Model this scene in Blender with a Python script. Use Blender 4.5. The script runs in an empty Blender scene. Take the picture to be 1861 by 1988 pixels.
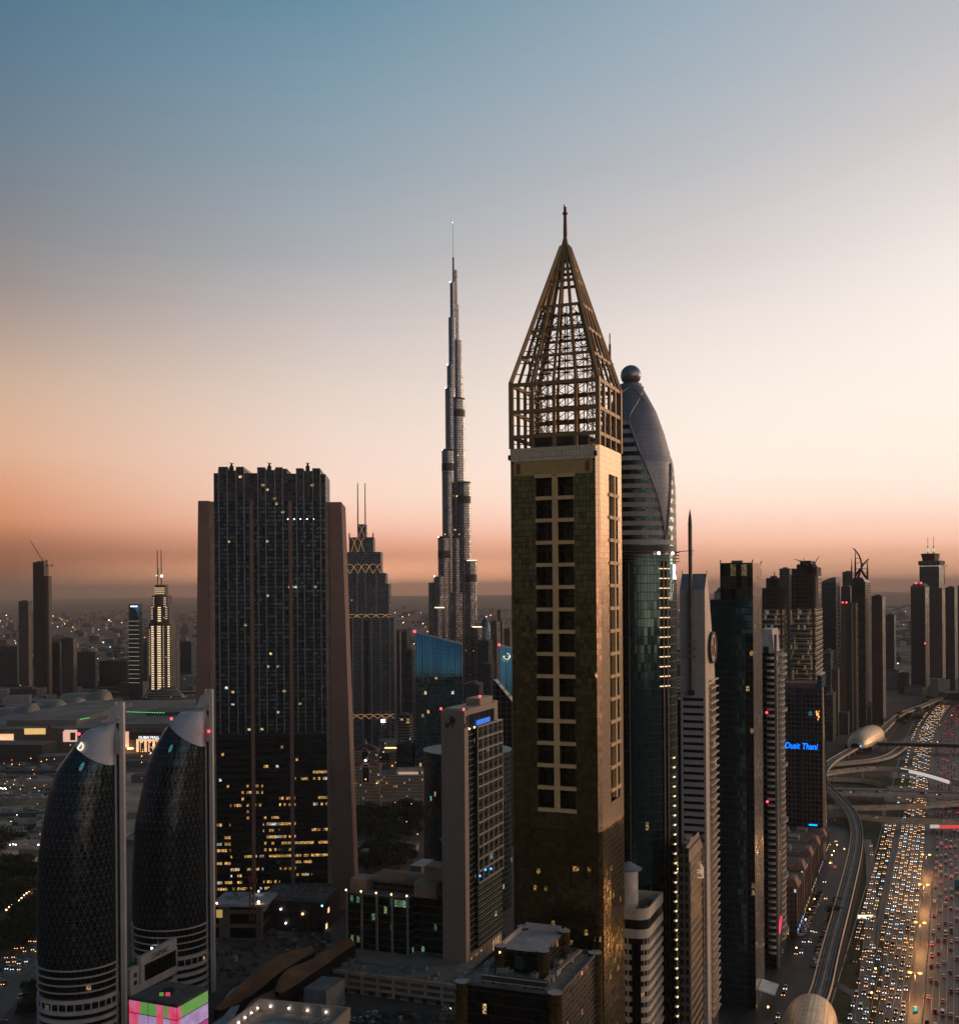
import bpy, math, random
from mathutils import Vector, Matrix
random.seed(11)
SC = bpy.context.scene
COL = SC.collection
sin, cos, pi, rad = math.sin, math.cos, math.pi, math.radians

# ------------------------------------------------------------------ camera
F = 2200.0; HX = 930.5; HY = 1150.0; CH = 220.0; RO = rad(0.45)
RC, RS = cos(RO), sin(RO)
cam_d = bpy.data.cameras.new("camera"); cam = bpy.data.objects.new("camera", cam_d); COL.objects.link(cam)
cam_d.sensor_width = 36; cam_d.lens = F / 1988 * 36
cam_d.shift_y = (HY - 994) / 1988
cam_d.clip_start = 1; cam_d.clip_end = 200000
cam.matrix_world = Matrix(((RC, RS, 0, 0), (0, 0, -1, 0), (-RS, RC, 0, CH), (0, 0, 0, 1)))
SC.camera = cam

# ------------------------------------------------------------------ dusk light
SC.view_settings.view_transform = 'Standard'; SC.view_settings.look = 'None'
SC.view_settings.exposure = 0; SC.view_settings.gamma = 1
SC.cycles.max_bounces = 4; SC.cycles.diffuse_bounces = 2; SC.cycles.glossy_bounces = 2
SC.cycles.volume_bounces = 0; SC.cycles.use_denoising = True

def lin1(v):
    v /= 255.0
    return v / 12.92 if v <= 0.04045 else ((v + 0.055) / 1.055) ** 2.4
def lin(r, g, b): return (lin1(r), lin1(g), lin1(b))
SUN_AZ = rad(62); SUN_EL = rad(2.0)
HAZE_D = 3.6e-5; HAZE_H = (0.092, 0.067, 0.057); HAZE_TOP = 900; HAZE_COL = (.88, .655, .55, 1)
LEFT = [(0, 78,116,138), (166, 93,122,143), (300, 108,128,143), (415, 123,132,142), (510, 138,138,142), (598, 156,146,143), (680, 181,160,148), (764, 205,174,153), (830, 216,177,151), (888, 222,176,147),
        (950, 218,160,127), (1013, 205,139,106), (1045, 170,113,86), (1071, 142,95,73), (1120, 106,78,66)]
MIDL = [(0, 104,142,162), (166, 127,154,171), (330, 147,163,174), (498, 172,175,179), (630, 203,193,190), (764, 227,210,198), (830, 236,214,201), (897, 243,215,200), (963, 247,213,193), (1000, 245,201,179), (1029, 240,184,161), (1055, 219,159,132), (1079, 195,136,108), (1129, 160,118,96)]
MIDR = [(0, 152,171,185), (166, 168,180,190), (332, 189,190,194), (500, 214,206,204), (640, 236,225,219), (764, 248,235,225), (860, 253,238,226), (921, 254,236,222), (985, 252,224,207), (1020, 249,208,188), (1055, 241,187,163), (1085, 212,159,134), (1112, 182,135,110), (1135, 150,112,95)]
RIGHT = [(0, 176,179,187), (150, 189,190,195), (300, 207,202,202), (423, 225,217,214), (560, 243,234,228), (700, 252,242,233), (860, 254,241,228), (930, 254,237,221), (985, 253,228,212), (1020, 250,212,193), (1062, 243,190,165), (1085, 215,163,137), (1112, 187,140,114), (1135, 150,113,96)]
def sky_stops(rows):
    out = []
    for y, r, g, b in rows:
        t = (HY - y) / F
        s = t / math.sqrt(1 + t * t)
        T = math.exp(-HAZE_D * min(70000, (HAZE_TOP - CH) / s))
        c = [max(0.004, (v - h * (1 - T)) / T) for v, h in zip(lin(r, g, b), HAZE_H)]
        out.append((t, c))
    out.sort(key=lambda q: q[0])
    return [(0.0, out[0][1])] + out + [(0.75, lin(66, 104, 124)), (1.1, lin(44, 80, 100))]
BACK = [(0.0, lin(54, 64, 72)), (0.10, lin(68, 82, 94)), (0.25, lin(55, 88, 107)), (0.6, lin(40, 79, 100)), (1.1, lin(37, 76, 98))]

class Nodes:
    def __init__(s, tree): s.t = tree; s.n = tree.nodes; s.l = tree.links
    def new(s, kind, **kw):
        nd = s.n.new(kind)
        for k, v in kw.items(): setattr(nd, k, v)
        return nd
    def put(s, sock, v):
        if hasattr(v, 'node'): s.l.new(v, sock)
        elif v is not None: sock.default_value = v
    def m(s, op, a, b=None, c=None):
        nd = s.n.new('ShaderNodeMath'); nd.operation = op
        for i, v in enumerate((a, b, c)):
            if v is not None: s.put(nd.inputs[i], v)
        return nd.outputs[0]
    def clamp(s, a, lo, hi): return s.m('MINIMUM', s.m('MAXIMUM', a, lo), hi)
    def mapr(s, v, a, b, c=0.0, d=1.0):
        nd = s.n.new('ShaderNodeMapRange'); nd.clamp = True
        for i, q in enumerate((v, a, b, c, d)): s.put(nd.inputs[i], q)
        return nd.outputs[0]
    def mix(s, f, a, b):
        nd = s.n.new('ShaderNodeMix'); nd.data_type = 'RGBA'
        s.put(nd.inputs[0], f)
        for i, q in ((6, a), (7, b)):
            if isinstance(q, (tuple, list)): q = tuple(q[:3]) + (1,)
            s.put(nd.inputs[i], q)
        return nd.outputs[2]
    def ramp(s, f, stops, interp='LINEAR'):
        nd = s.n.new('ShaderNodeValToRGB'); e = nd.color_ramp.elements; nd.color_ramp.interpolation = interp
        while len(e) > 1: e.remove(e[-1])
        e[0].position = stops[0][0]; e[0].color = tuple(stops[0][1]) + (1,)
        for p, c in stops[1:]:
            q = e.new(p); q.color = tuple(c) + (1,)
        s.put(nd.inputs[0], f)
        return nd.outputs[0]

W = bpy.data.worlds.new("World"); SC.world = W; W.use_nodes = True
wn = Nodes(W.node_tree); W.node_tree.nodes.clear()
tc = wn.new('ShaderNodeTexCoord'); sp = wn.new('ShaderNodeSeparateXYZ'); wn.l.new(tc.outputs['Generated'], sp.inputs[0])
X_, Y_, Z_ = sp.outputs
hor = wn.m('SQRT', wn.m('ADD', wn.m('MULTIPLY', X_, X_), wn.m('MULTIPLY', Y_, Y_)))
hor = wn.m('MAXIMUM', hor, 1e-4)
tanE = wn.clamp(wn.m('DIVIDE', Z_, hor), 0.0, 1.1)
pos = wn.m('DIVIDE', tanE, 1.1)
ca = wn.m('DIVIDE', wn.m('ADD', wn.m('MULTIPLY', X_, sin(SUN_AZ)), wn.m('MULTIPLY', Y_, cos(SUN_AZ))), hor)
S = lambda st: [(t / 1.1, c) for t, c in st]
cl = wn.ramp(pos, S(sky_stops(LEFT))); cr = wn.ramp(pos, S(sky_stops(RIGHT))); cb = wn.ramp(pos, S(BACK))
a0 = cos(SUN_AZ + rad(22.9)); az = wn.m('ARCTAN2', X_, Y_)
cm1 = wn.ramp(pos, S(sky_stops(MIDL))); cm2 = wn.ramp(pos, S(sky_stops(MIDR)))
front = wn.mix(wn.mapr(az, rad(-22.5), rad(-7.3)), cl, cm1); front = wn.mix(wn.mapr(az, rad(-7.3), rad(11.9)), front, cm2); front = wn.mix(wn.mapr(az, rad(11.9), rad(22.5)), front, cr)
fb = wn.mapr(ca, a0, -0.55)
sky0 = wn.mix(fb, front, cb)
# afterglow around the place where the sun went down, right of the frame
gz = wn.m('MULTIPLY', wn.mapr(ca, .84, .99), wn.mapr(tanE, .55, .02))
sky = wn.mix(wn.m('MULTIPLY', gz, .85), sky0, (3.2, 1.75, .85))
nish = wn.new('ShaderNodeTexSky'); nish.sky_type = 'NISHITA'; nish.sun_disc = False
nish.sun_elevation = SUN_EL; nish.sun_rotation = SUN_AZ; nish.dust_density = 4
bg = wn.new('ShaderNodeBackground'); bg.inputs[1].default_value = 1.0; wn.l.new(sky, bg.inputs[0])
bg2 = wn.new('ShaderNodeBackground'); bg2.inputs[1].default_value = 0.002; wn.l.new(nish.outputs[0], bg2.inputs[0])
add = wn.new('ShaderNodeAddShader'); wn.l.new(bg.outputs[0], add.inputs[0]); wn.l.new(bg2.outputs[0], add.inputs[1])
wo = wn.new('ShaderNodeOutputWorld'); wn.l.new(add.outputs[0], wo.inputs[0])

sl = bpy.data.lights.new("sun", 'SUN'); sl.energy = 0.8; sl.angle = rad(14); sl.color = (1.0, 0.72, 0.5)
sun = bpy.data.objects.new("sun", sl); COL.objects.link(sun)
sd = Vector((sin(SUN_AZ) * cos(rad(5)), cos(SUN_AZ) * cos(rad(5)), sin(rad(5))))
sun.rotation_euler = sd.to_track_quat('Z', 'Y').to_euler(); sun.location = (0, 0, 600)

# ------------------------------------------------------------------ pixels of the survey -> metres
def ray(x, y):
    u, v = (x - HX) / F, (HY - y) / F
    return RC * u + RS * v, -RS * u + RC * v
def P(x, y, d):
    a, b = ray(x, y); return Vector((a * d, d, CH + b * d))
def G(x, y, z=0.0):
    a, b = ray(x, y); d = (z - CH) / b; return Vector((a * d, d, z))

# ------------------------------------------------------------------ mesh builder
class MB:
    def __init__(s): s.v = []; s.f = []; s.mi = []; s.uv = []
    def face(s, pts, m=0, uv=None):
        pts = [Vector(p) for p in pts]; i = len(s.v)
        s.v += [tuple(p) for p in pts]; s.f.append(list(range(i, i + len(pts)))); s.mi.append(m)
        if uv is None:
            n = Vector((0, 0, 0))
            for k in range(len(pts)):
                a, b = pts[k], pts[(k + 1) % len(pts)]
                n += Vector(((a.y - b.y) * (a.z + b.z), (a.z - b.z) * (a.x + b.x), (a.x - b.x) * (a.y + b.y)))
            h = math.hypot(n.x, n.y)
            if h > abs(n.z) * 0.6:
                tx, ty = -n.y / h, n.x / h
                uv = [(p.x * tx + p.y * ty, p.z) for p in pts]
            else: uv = [(p.x, p.y) for p in pts]
        s.uv += uv
    def prism(s, poly, z0, z1, m=0, mt=None, mb=None, poly1=None):
        q = poly1 or poly; n = len(poly)
        for k in range(n):
            a, b = poly[k], poly[(k + 1) % n]; c, d = q[(k + 1) % n], q[k]
            s.face([(a[0], a[1], z0), (b[0], b[1], z0), (c[0], c[1], z1), (d[0], d[1], z1)], m)
        s.face([(p[0], p[1], z1) for p in q], m if mt is None else mt)
        s.face([(p[0], p[1], z0) for p in reversed(poly)], m if mb is None else mb)
    def box(s, x0, x1, y0, y1, z0, z1, m=0, mt=None):
        s.prism([(x0, y0), (x1, y0), (x1, y1), (x0, y1)], z0, z1, m, mt)
    def loft(s, rings, m=0, caps=True, mf=None, us=None):
        n = len(rings[0])
        if us is None:
            us = [0.0]
            big = max(rings, key=lambda r: sum((Vector(r[k]) - Vector(r[k - 1])).length for k in range(n)))
            for k in range(n): us.append(us[-1] + (Vector(big[(k + 1) % n]) - Vector(big[k])).length)
        for j in range(len(rings) - 1):
            a, b = rings[j], rings[j + 1]
            for k in range(n):
                k2 = (k + 1) % n
                mm = m if mf is None else mf(j, k)
                if mm is None: continue
                s.face([a[k], a[k2], b[k2], b[k]], mm,
                       [(us[k], a[k][2]), (us[k + 1], a[k2][2]), (us[k + 1], b[k2][2]), (us[k], b[k][2])])
        if caps:
            s.face(list(reversed(rings[0])), m if mf is None else mf(0, 0) or 0)
            s.face(rings[-1], m if mf is None else mf(len(rings) - 2, 0) or 0)
    def cyl(s, x, y, z0, z1, r0, r1=None, n=12, m=0):
        r1 = r0 if r1 is None else r1
        s.loft([[(x + r0 * cos(2 * pi * k / n), y + r0 * sin(2 * pi * k / n), z0) for k in range(n)],
                [(x + r1 * cos(2 * pi * k / n), y + r1 * sin(2 * pi * k / n), z1) for k in range(n)]], m)
    def bar(s, p, q, w, h=None, m=0):
        p, q = Vector(p), Vector(q); h = h or w; d = (q - p)
        if d.length < 1e-6: return
        d.normalize()
        up = Vector((0, 0, 1)) if abs(d.z) < 0.95 else Vector((0, 1, 0))
        a = d.cross(up).normalized() * (w / 2); b = d.cross(a).normalized() * (h / 2)
        A = [p - a - b, p + a - b, p + a + b, p - a + b]; B = [q - a - b, q + a - b, q + a + b, q - a + b]
        for k in range(4): s.face([A[k], B[k], B[(k + 1) % 4], A[(k + 1) % 4]], m)
        s.face(A, m); s.face(list(reversed(B)), m)
    def tube(s, p, q, r, n=8, m=0, r1=None):
        p, q = Vector(p), Vector(q); d = (q - p).normalized(); r1 = r if r1 is None else r1
        up = Vector((0, 0, 1)) if abs(d.z) < 0.95 else Vector((0, 1, 0))
        a = d.cross(up).normalized(); b = d.cross(a).normalized()
        s.loft([[p + (a * cos(2 * pi * k / n) - b * sin(2 * pi * k / n)) * r for k in range(n)],
                [q + (a * cos(2 * pi * k / n) - b * sin(2 * pi * k / n)) * r1 for k in range(n)]], m)
    def ball(s, c, r, m=0, nu=8, nv=5, sz=1.0):
        rings = []
        for j in range(nv + 1):
            t = -pi / 2 + pi * j / nv
            rings.append([(c[0] + r * max(cos(t), .01) * cos(2 * pi * k / nu), c[1] + r * max(cos(t), .01) * sin(2 * pi * k / nu), c[2] + r * sz * sin(t)) for k in range(nu)])
        s.loft(rings, m, caps=False)
    def build(s, name, mats, parent=None, smooth=False, mesh_only=False):
        me = bpy.data.meshes.new(name)
        me.from_pydata(s.v, [], s.f)
        if not isinstance(mats, (list, tuple)): mats = [mats]
        for mt in mats: me.materials.append(mt)
        me.polygons.foreach_set('material_index', [min(i, len(mats) - 1) for i in s.mi])
        ul = me.uv_layers.new(name='UVMap')
        ul.data.foreach_set('uv', [c for t in s.uv for c in t])
        if smooth: me.polygons.foreach_set('use_smooth', [True] * len(s.f))
        me.update()
        if mesh_only: return me
        o = bpy.data.objects.new(name, me); COL.objects.link(o)
        if parent is not None: o.parent = parent
        return o

def tag(o, label=None, cat=None, group=None, kind=None):
    if label: o['label'] = label
    if cat: o['category'] = cat
    if group: o['group'] = group
    if kind: o['kind'] = kind
    return o
def empty(name, label, cat, loc=(0, 0, 0), rz=0.0, group=None):
    o = bpy.data.objects.new(name, None); COL.objects.link(o)
    o.location = loc; o.rotation_euler = (0, 0, rz); o.empty_display_size = 5
    return tag(o, label, cat, group)

class Site:
    """a building plot: the near right corner stands at pixel column xc and depth d, walls turned by phi"""
    def __init__(s, xl, xc, xr, d, phi=21.5, yr=1150):
        s.d = d; s.phi = rad(phi); s.yr = yr
        s.C = P(xc, yr, d); ul = ray(xl, yr)[0]; ur = ray(xr, yr)[0] if xr else None
        c_, s_ = cos(s.phi), sin(s.phi); s.c_, s.s_ = c_, s_
        s.w = (s.C.x - ul * d) / (c_ + ul * s_)
        s.dep = (ur * d - s.C.x) / (s_ - ur * c_) if xr else s.w
    def z(s, y, x=None, ly=0.0, lx=0.0):
        dd = s.d + ly * s.c_ - lx * s.s_
        return P(x if x is not None else HX + s.C.x / s.d * F, y, dd).z
    def fx(s, x, y=None):            # local x of pixel column x on the front wall (negative)
        u = ray(x, y if y is not None else s.yr)[0]
        return -(s.C.x - u * s.d) / (s.c_ + u * s.s_)
    def fy(s, x, y=None):
        u = ray(x, y if y is not None else s.yr)[0]
        return (u * s.d - s.C.x) / (s.s_ - u * s.c_)
    def root(s, name, label, cat='tower', group=None):
        return empty(name, label, cat, (s.C.x, s.C.y, 0), -s.phi, group)

# ------------------------------------------------------------------ materials
MC = {}
def bsdf(name):
    m = bpy.data.materials.new(name); m.use_nodes = True
    n = Nodes(m.node_tree); b = m.node_tree.nodes['Principled BSDF']
    return m, n, b
def mat(name, col, rough=0.6, metal=0.0, var=0.25, scale=0.15, spec=0.4):
    if name in MC: return MC[name]
    m, n, b = bsdf(name)
    t = n.new('ShaderNodeTexCoord'); no = n.new('ShaderNodeTexNoise'); no.inputs['Scale'].default_value = scale; no.inputs['Detail'].default_value = 6
    n.l.new(t.outputs['Object'], no.inputs['Vector'])
    f = n.mapr(no.outputs[0], 0.3, 0.7)
    c = n.mix(f, tuple(v * (1 - var) for v in col), tuple(min(1, v * (1 + var)) for v in col))
    n.l.new(c, b.inputs['Base Color']); b.inputs['Roughness'].default_value = rough; b.inputs['Metallic'].default_value = metal
    b.inputs['Specular IOR Level'].default_value = spec
    MC[name] = m; return m
def glow(name, col, strength, sample=False):
    if name in MC: return MC[name]
    m, n, b = bsdf(name)
    b.inputs['Base Color'].default_value = tuple(c * .5 for c in col) + (1,)
    b.inputs['Emission Color'].default_value = tuple(col) + (1,); b.inputs['Emission Strength'].default_value = strength
    if not sample: m.cycles.emission_sampling = 'NONE'
    MC[name] = m; return m
def facade(name, wall, glass, bw=1.5, fh=3.6, ww=.8, wh=.6, lit=.02, ls=1.2, warm=(1, .62, .28), cool=(.75, .9, 1), coolp=.2,
           grough=.12, wrough=.55, wmetal=0.0, jit=.03, gmetal=.9, run=1.0, vo=0.0, gvar=.35, litrow=0.0, vg=None):
    """window grid on wall UVs in metres; a share of the panes is lit from inside"""
    if name in MC: return MC[name]
    m, n, b = bsdf(name)
    uv = n.new('ShaderNodeUVMap'); sx = n.new('ShaderNodeSeparateXYZ'); n.l.new(uv.outputs[0], sx.inputs[0])
    u = n.m('DIVIDE', sx.outputs[0], bw); v = n.m('DIVIDE', n.m('ADD', sx.outputs[1], vo), fh)
    iu, iv = n.m('FLOOR', u), n.m('FLOOR', v); fu, fv = n.m('FRACT', u), n.m('FRACT', v)
    inu = n.m('LESS_THAN', n.m('ABSOLUTE', n.m('SUBTRACT', fu, .5)), ww / 2)
    inv = n.m('LESS_THAN', n.m('ABSOLUTE', n.m('SUBTRACT', fv, .5)), wh / 2)
    win = n.m('MULTIPLY', inu, inv)
    cv = n.new('ShaderNodeCombineXYZ'); n.l.new(iu, cv.inputs[0]); n.l.new(iv, cv.inputs[1])
    wnz = n.new('ShaderNodeTexWhiteNoise'); wnz.noise_dimensions = '2D'; n.l.new(cv.outputs[0], wnz.inputs['Vector'])
    cv2 = n.new('ShaderNodeCombineXYZ'); n.l.new(n.m('FLOOR', n.m('DIVIDE', u, run * 3.0)), cv2.inputs[0]); n.l.new(iv, cv2.inputs[1])
    wn2 = n.new('ShaderNodeTexWhiteNoise'); wn2.noise_dimensions = '2D'; n.l.new(cv2.outputs[0], wn2.inputs['Vector'])
    on1 = n.m('GREATER_THAN', wnz.outputs['Value'], 1 - lit)
    if vg: litrow = n.mapr(sx.outputs[1], vg[0], vg[1], litrow, litrow * .12)
    on = n.m('MAXIMUM', on1, n.m('MULTIPLY', n.m('GREATER_THAN', wn2.outputs['Value'], n.m('SUBTRACT', 1, litrow)), n.m('GREATER_THAN', wnz.outputs['Value'], .35))) if (vg or litrow) else on1
    on = n.m('MULTIPLY', on, win)
    sc = n.new('ShaderNodeSeparateColor'); n.l.new(wnz.outputs['Color'], sc.inputs[0])
    gcol = n.mix(sc.outputs[0], tuple(c * (1 - gvar) for c in glass), tuple(c * (1 + gvar) for c in glass))
    no = n.new('ShaderNodeTexNoise'); no.inputs['Scale'].default_value = .06; no.inputs['Detail'].default_value = 5; n.l.new(uv.outputs[0], no.inputs['Vector'])
    wcol = n.mix(n.mapr(no.outputs[0], .3, .7), tuple(c * .8 for c in wall), tuple(min(1, c * 1.2) for c in wall))
    n.l.new(n.mix(win, wcol, gcol), b.inputs['Base Color'])
    n.put(b.inputs['Metallic'], n.mapr(win, 0, 1, wmetal, gmetal)); n.put(b.inputs['Roughness'], n.mapr(win, 0, 1, wrough, grough))
    if jit:
        geo = n.new('ShaderNodeNewGeometry'); vm = n.new('ShaderNodeVectorMath'); vm.operation = 'SUBTRACT'; n.l.new(wnz.outputs['Color'], vm.inputs[0]); vm.inputs[1].default_value = (.5, .5, .5)
        vs = n.new('ShaderNodeVectorMath'); vs.operation = 'MULTIPLY_ADD'; n.l.new(vm.outputs[0], vs.inputs[0]); vs.inputs[1].default_value = (jit * 2,) * 3; n.l.new(geo.outputs['Normal'], vs.inputs[2])
        vn = n.new('ShaderNodeVectorMath'); vn.operation = 'NORMALIZE'; n.l.new(vs.outputs[0], vn.inputs[0]); n.l.new(vn.outputs[0], b.inputs['Normal'])
    if lit or vg or litrow:
        n.l.new(n.mix(n.m('LESS_THAN', sc.outputs[1], coolp), warm, cool), b.inputs['Emission Color'])
        # curtains, furniture and lamps behind the panes
        n2 = n.new('ShaderNodeTexNoise'); n2.inputs['Scale'].default_value = 1.5; n.l.new(uv.outputs[0], n2.inputs['Vector'])
        st = n.m('MULTIPLY', n.m('MULTIPLY', on, ls), n.m('MULTIPLY', n.mapr(n2.outputs[0], .46, .70, .16, 2.6), n.mapr(sc.outputs[2], 0, 1, .35, 1.5)))
        n.l.new(st, b.inputs['Emission Strength'])
    m.cycles.emission_sampling = 'NONE'
    MC[name] = m; return m

CONC = mat('concrete', (.30, .25, .21), .8)
CONC_D = mat('dark_concrete', (.13, .11, .10), .8)
WHITE = mat('white_paint', (.62, .56, .50), .6)
STEEL = mat('steel', (.25, .24, .24), .4, .7)
DARK = mat('dark_metal', (.03, .03, .032), .5, .3)
ROOFM = mat('roof_membrane', (.20, .18, .17), .85)
RED = glow('red_beacon', (1, .06, .08), 4)
WARM = glow('warm_lamp', (1, .58, .24), 14)
WHT = glow('white_lamp', (1, .92, .85), 14)
AMBER = glow('amber_lamp', (1, .42, .10), 12)
WHTS = glow('white_wall_lamp', (1, .90, .84), 16, True)
CYAN = glow('cyan_lamp', (.25, .85, 1), 5)
BLUE = glow('blue_lamp', (.02, .25, 1), 6)
GREEN = glow('green_lamp', (.1, 1, .15), 2.5)
def lamp(root, p, r, m, name='beacon'):
    b = MB(); b.ball(p, r, 0, 8, 6); return b.build(name, m, root, True)
def text(name, body, m, parent, p, rot, size, ext=.3, align='CENTER', sx=1.0, shear=0.0):
    cu = bpy.data.curves.new(name, 'FONT'); cu.body = body; cu.size = size; cu.extrude = ext; cu.align_x = align; cu.shear = shear
    o = bpy.data.objects.new(name, cu); COL.objects.link(o)
    dg = bpy.context.evaluated_depsgraph_get(); me = bpy.data.meshes.new_from_object(o.evaluated_get(dg)); me.materials.clear(); me.materials.append(m)
    bpy.data.objects.remove(o); bpy.data.curves.remove(cu)
    r = bpy.data.objects.new(name, me); COL.objects.link(r); r.location = p; r.rotation_euler = rot; r.scale = (sx, 1, 1)
    if parent is not None: r.parent = parent
    return r
# ------------------------------------------------------------------ ground and roads
def ground_mat():
    m, n, b = bsdf('city_ground')
    t = n.new('ShaderNodeTexCoord')
    def noise(s, d=6):
        q = n.new('ShaderNodeTexNoise'); q.inputs['Scale'].default_value = s; q.inputs['Detail'].default_value = d; n.l.new(t.outputs['Object'], q.inputs['Vector']); return q.outputs[0]
    vo = n.new('ShaderNodeTexVoronoi'); vo.inputs['Scale'].default_value = .009; n.l.new(t.outputs['Object'], vo.inputs['Vector'])
    sc = n.new('ShaderNodeSeparateColor'); n.l.new(vo.outputs['Color'], sc.inputs[0])
    c = n.mix(n.mapr(noise(.004), .38, .62), (.040, .036, .033), (.17, .112, .078))
    c = n.mix(n.mapr(sc.outputs[0], 0, 1, 0, .5), c, (.10, .08, .065))
    c = n.mix(n.m('MULTIPLY', n.mapr(noise(.09), .5, .72), .6), c, (.03, .03, .026))
    c = n.mix(n.m('MULTIPLY', n.mapr(noise(.35, 3), .55, .75), .5), c, (.30, .22, .16))
    n.l.new(c, b.inputs['Base Color']); b.inputs['Roughness'].default_value = .9
    return m
gb = MB(); gb.box(-59000, 59000, -3900, 89000, -.6, 0)
tag(gb.build('ground', ground_mat()), kind='structure')

def asphalt(name, col, rough=.55):
    m, n, b = bsdf(name)
    uv = n.new('ShaderNodeUVMap'); t = n.new('ShaderNodeTexNoise'); t.inputs['Scale'].default_value = .12; t.inputs['Detail'].default_value = 7
    mp = n.new('ShaderNodeMapping'); mp.inputs['Scale'].default_value = (1.6, .12, 1); n.l.new(uv.outputs[0], mp.inputs[0]); n.l.new(mp.outputs[0], t.inputs['Vector'])
    n.l.new(n.mix(n.mapr(t.outputs[0], .3, .7), tuple(c * .6 for c in col), tuple(c * 1.5 for c in col)), b.inputs['Base Color'])
    b.inputs['Roughness'].default_value = rough; return m
ASPH = asphalt('asphalt', (.030, .026, .024)); ASPH2 = asphalt('worn_asphalt', (.06, .045, .036)); PAVE = asphalt('paving', (.16, .12, .09), .8)
LINE = mat('road_paint', (.55, .48, .38), .6); GRASS = mat('grass', (.030, .040, .014), .95, var=.5, scale=.2)
SAND = mat('sand', (.22, .15, .10), .95, var=.35, scale=.05)

def resample(pts, step):
    out = [Vector(pts[0])]
    for a, b in zip(pts[:-1], pts[1:]):
        a, b = Vector(a), Vector(b); n = max(1, int((b - a).length / step))
        out += [a.lerp(b, (k + 1) / n) for k in range(n)]
    return out
def smooth(pts, it=3):
    pts = [Vector(p) for p in pts]
    for _ in range(it):
        q = [pts[0]]
        for a, b in zip(pts[:-1], pts[1:]): q += [a.lerp(b, .25), a.lerp(b, .75)]
        pts = q + [pts[-1]]
    return pts
def normals(pts):
    out = []
    for i in range(len(pts)):
        d = pts[min(i + 1, len(pts) - 1)] - pts[max(i - 1, 0)]; d.z = 0; d.normalize(); out.append(Vector((d.y, -d.x, 0)))
    return out
def strip(mb, pts, o0, o1, z, m=0):
    """ribbon between two offsets (to the right of travel) at height z above the path"""
    ns = normals(pts); L = 0
    for i in range(len(pts) - 1):
        f = lambda o, j: o(j / (len(pts) - 1)) if callable(o) else o
        a = pts[i] + ns[i] * f(o0, i); b = pts[i] + ns[i] * f(o1, i); c = pts[i + 1] + ns[i + 1] * f(o1, i + 1); d = pts[i + 1] + ns[i + 1] * f(o0, i + 1)
        for q in (a, b, c, d): q.z += z
        L2 = L + (pts[i + 1] - pts[i]).length
        mb.face([a, b, c, d], m, [(f(o0, i), L), (f(o1, i), L), (f(o1, i), L2), (f(o0, i), L2)]); L = L2
def wall_strip(mb, pts, o0, o1, z0, z1, m=0):
    strip(mb, pts, o0, o1, z1, m)
    ns = normals(pts)
    for o, rev in ((o0, 0), (o1, 1)):
        for i in range(len(pts) - 1):
            a = pts[i] + ns[i] * o; b = pts[i + 1] + ns[i + 1] * o
            q = [a + Vector((0, 0, z0)), b + Vector((0, 0, z0)), b + Vector((0, 0, z1)), a + Vector((0, 0, z1))]
            mb.face(q if rev else q[::-1], m)
def path(px, z=0.0, it=3): return smooth([G(x, y, z) for x, y in px], it)
def pad(name, px, m, z, kind='structure'):
    b = MB(); b.face([G(x, y, 0) + Vector((0, 0, z)) for x, y in px], 0); return tag(b.build(name, m), kind=kind)

# Sheikh-road style highway: centre of the median, from near to far
MED = [(1764, 2075), (1773, 1988), (1779, 1933), (1786, 1857), (1791, 1800), (1797, 1733), (1803, 1648), (1805, 1610), (1807, 1566), (1809, 1526), (1811.5, 1465),
       (1818, 1423), (1829, 1396), (1847, 1370), (1872, 1345), (1900, 1326), (1960, 1300)]
med = path(MED)
near = med[0] - (med[1] - med[0]).normalized() * 260
med = [near] + med
b = MB(); strip(b, med, -46, 48, .05); tag(b.build('highway', ASPH), kind='structure')
b = MB(); strip(b, med, -3.4, 3.4, .16); tag(b.build('median', ASPH2), kind='structure')
b = MB()
for o in (-3.6, 3.4): wall_strip(b, med, o, o + .3, .05, 1.0)
tag(b.build('median_barrier', CONC), 'pair of low concrete barriers edging the highway median', 'barrier')
def upto(pts, ynear, yfar):
    lo, hi = G(1700, ynear).y, G(1700, yfar).y
    return [p for p in pts if lo <= p.y <= hi]
div = upto(med, 1850, 1590)
b = MB(); strip(b, div, lambda t: -29.5 + 3.5 * (1 - min(1, t * 3)), -25.5, .15); tag(b.build('divider_strip', ASPH2), kind='structure')
b = MB(); wall_strip(b, div[4:], -25.6, -25.3, .1, .9); tag(b.build('divider_barrier', CONC), 'low concrete barrier between the jammed main lanes and the slip lanes', 'barrier')
b = MB()
for i in range(1, 8): strip(b, med, -4 - i * 3.5 - .09, -4 - i * 3.5 + .09, .09)
for i in range(1, 8): strip(b, med, 4 + i * 3.6 - .09, 4 + i * 3.6 + .09, .09)
for o in (-41.5, 31.5, 45): strip(b, med, o - .25, o + .25, .1)
tag(b.build('lane_markings', LINE), kind='structure')
b = MB(); strip(b, med, 31.5, 34.5, .14); tag(b.build('side_strip', ASPH2), kind='structure')

# metro viaduct centre line at deck height 9 m
VIA = [(1545, 2010), (1571, 1962), (1591, 1933), (1610, 1846), (1634, 1759), (1656, 1672), (1663, 1629), (1661, 1600), (1649, 1572), (1626, 1548), (1606, 1530), (1594, 1514), (1596, 1496), (1612, 1478), (1642, 1461), (1678, 1441),
       (1707, 1424), (1727, 1403), (1744, 1388), (1762, 1380), (1790, 1371), (1825, 1355), (1861, 1337), (1910, 1313), (1980, 1285)]
via = path(VIA, 9.0)
via = [via[0] - (via[1] - via[0]).normalized() * 200] + via
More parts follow.
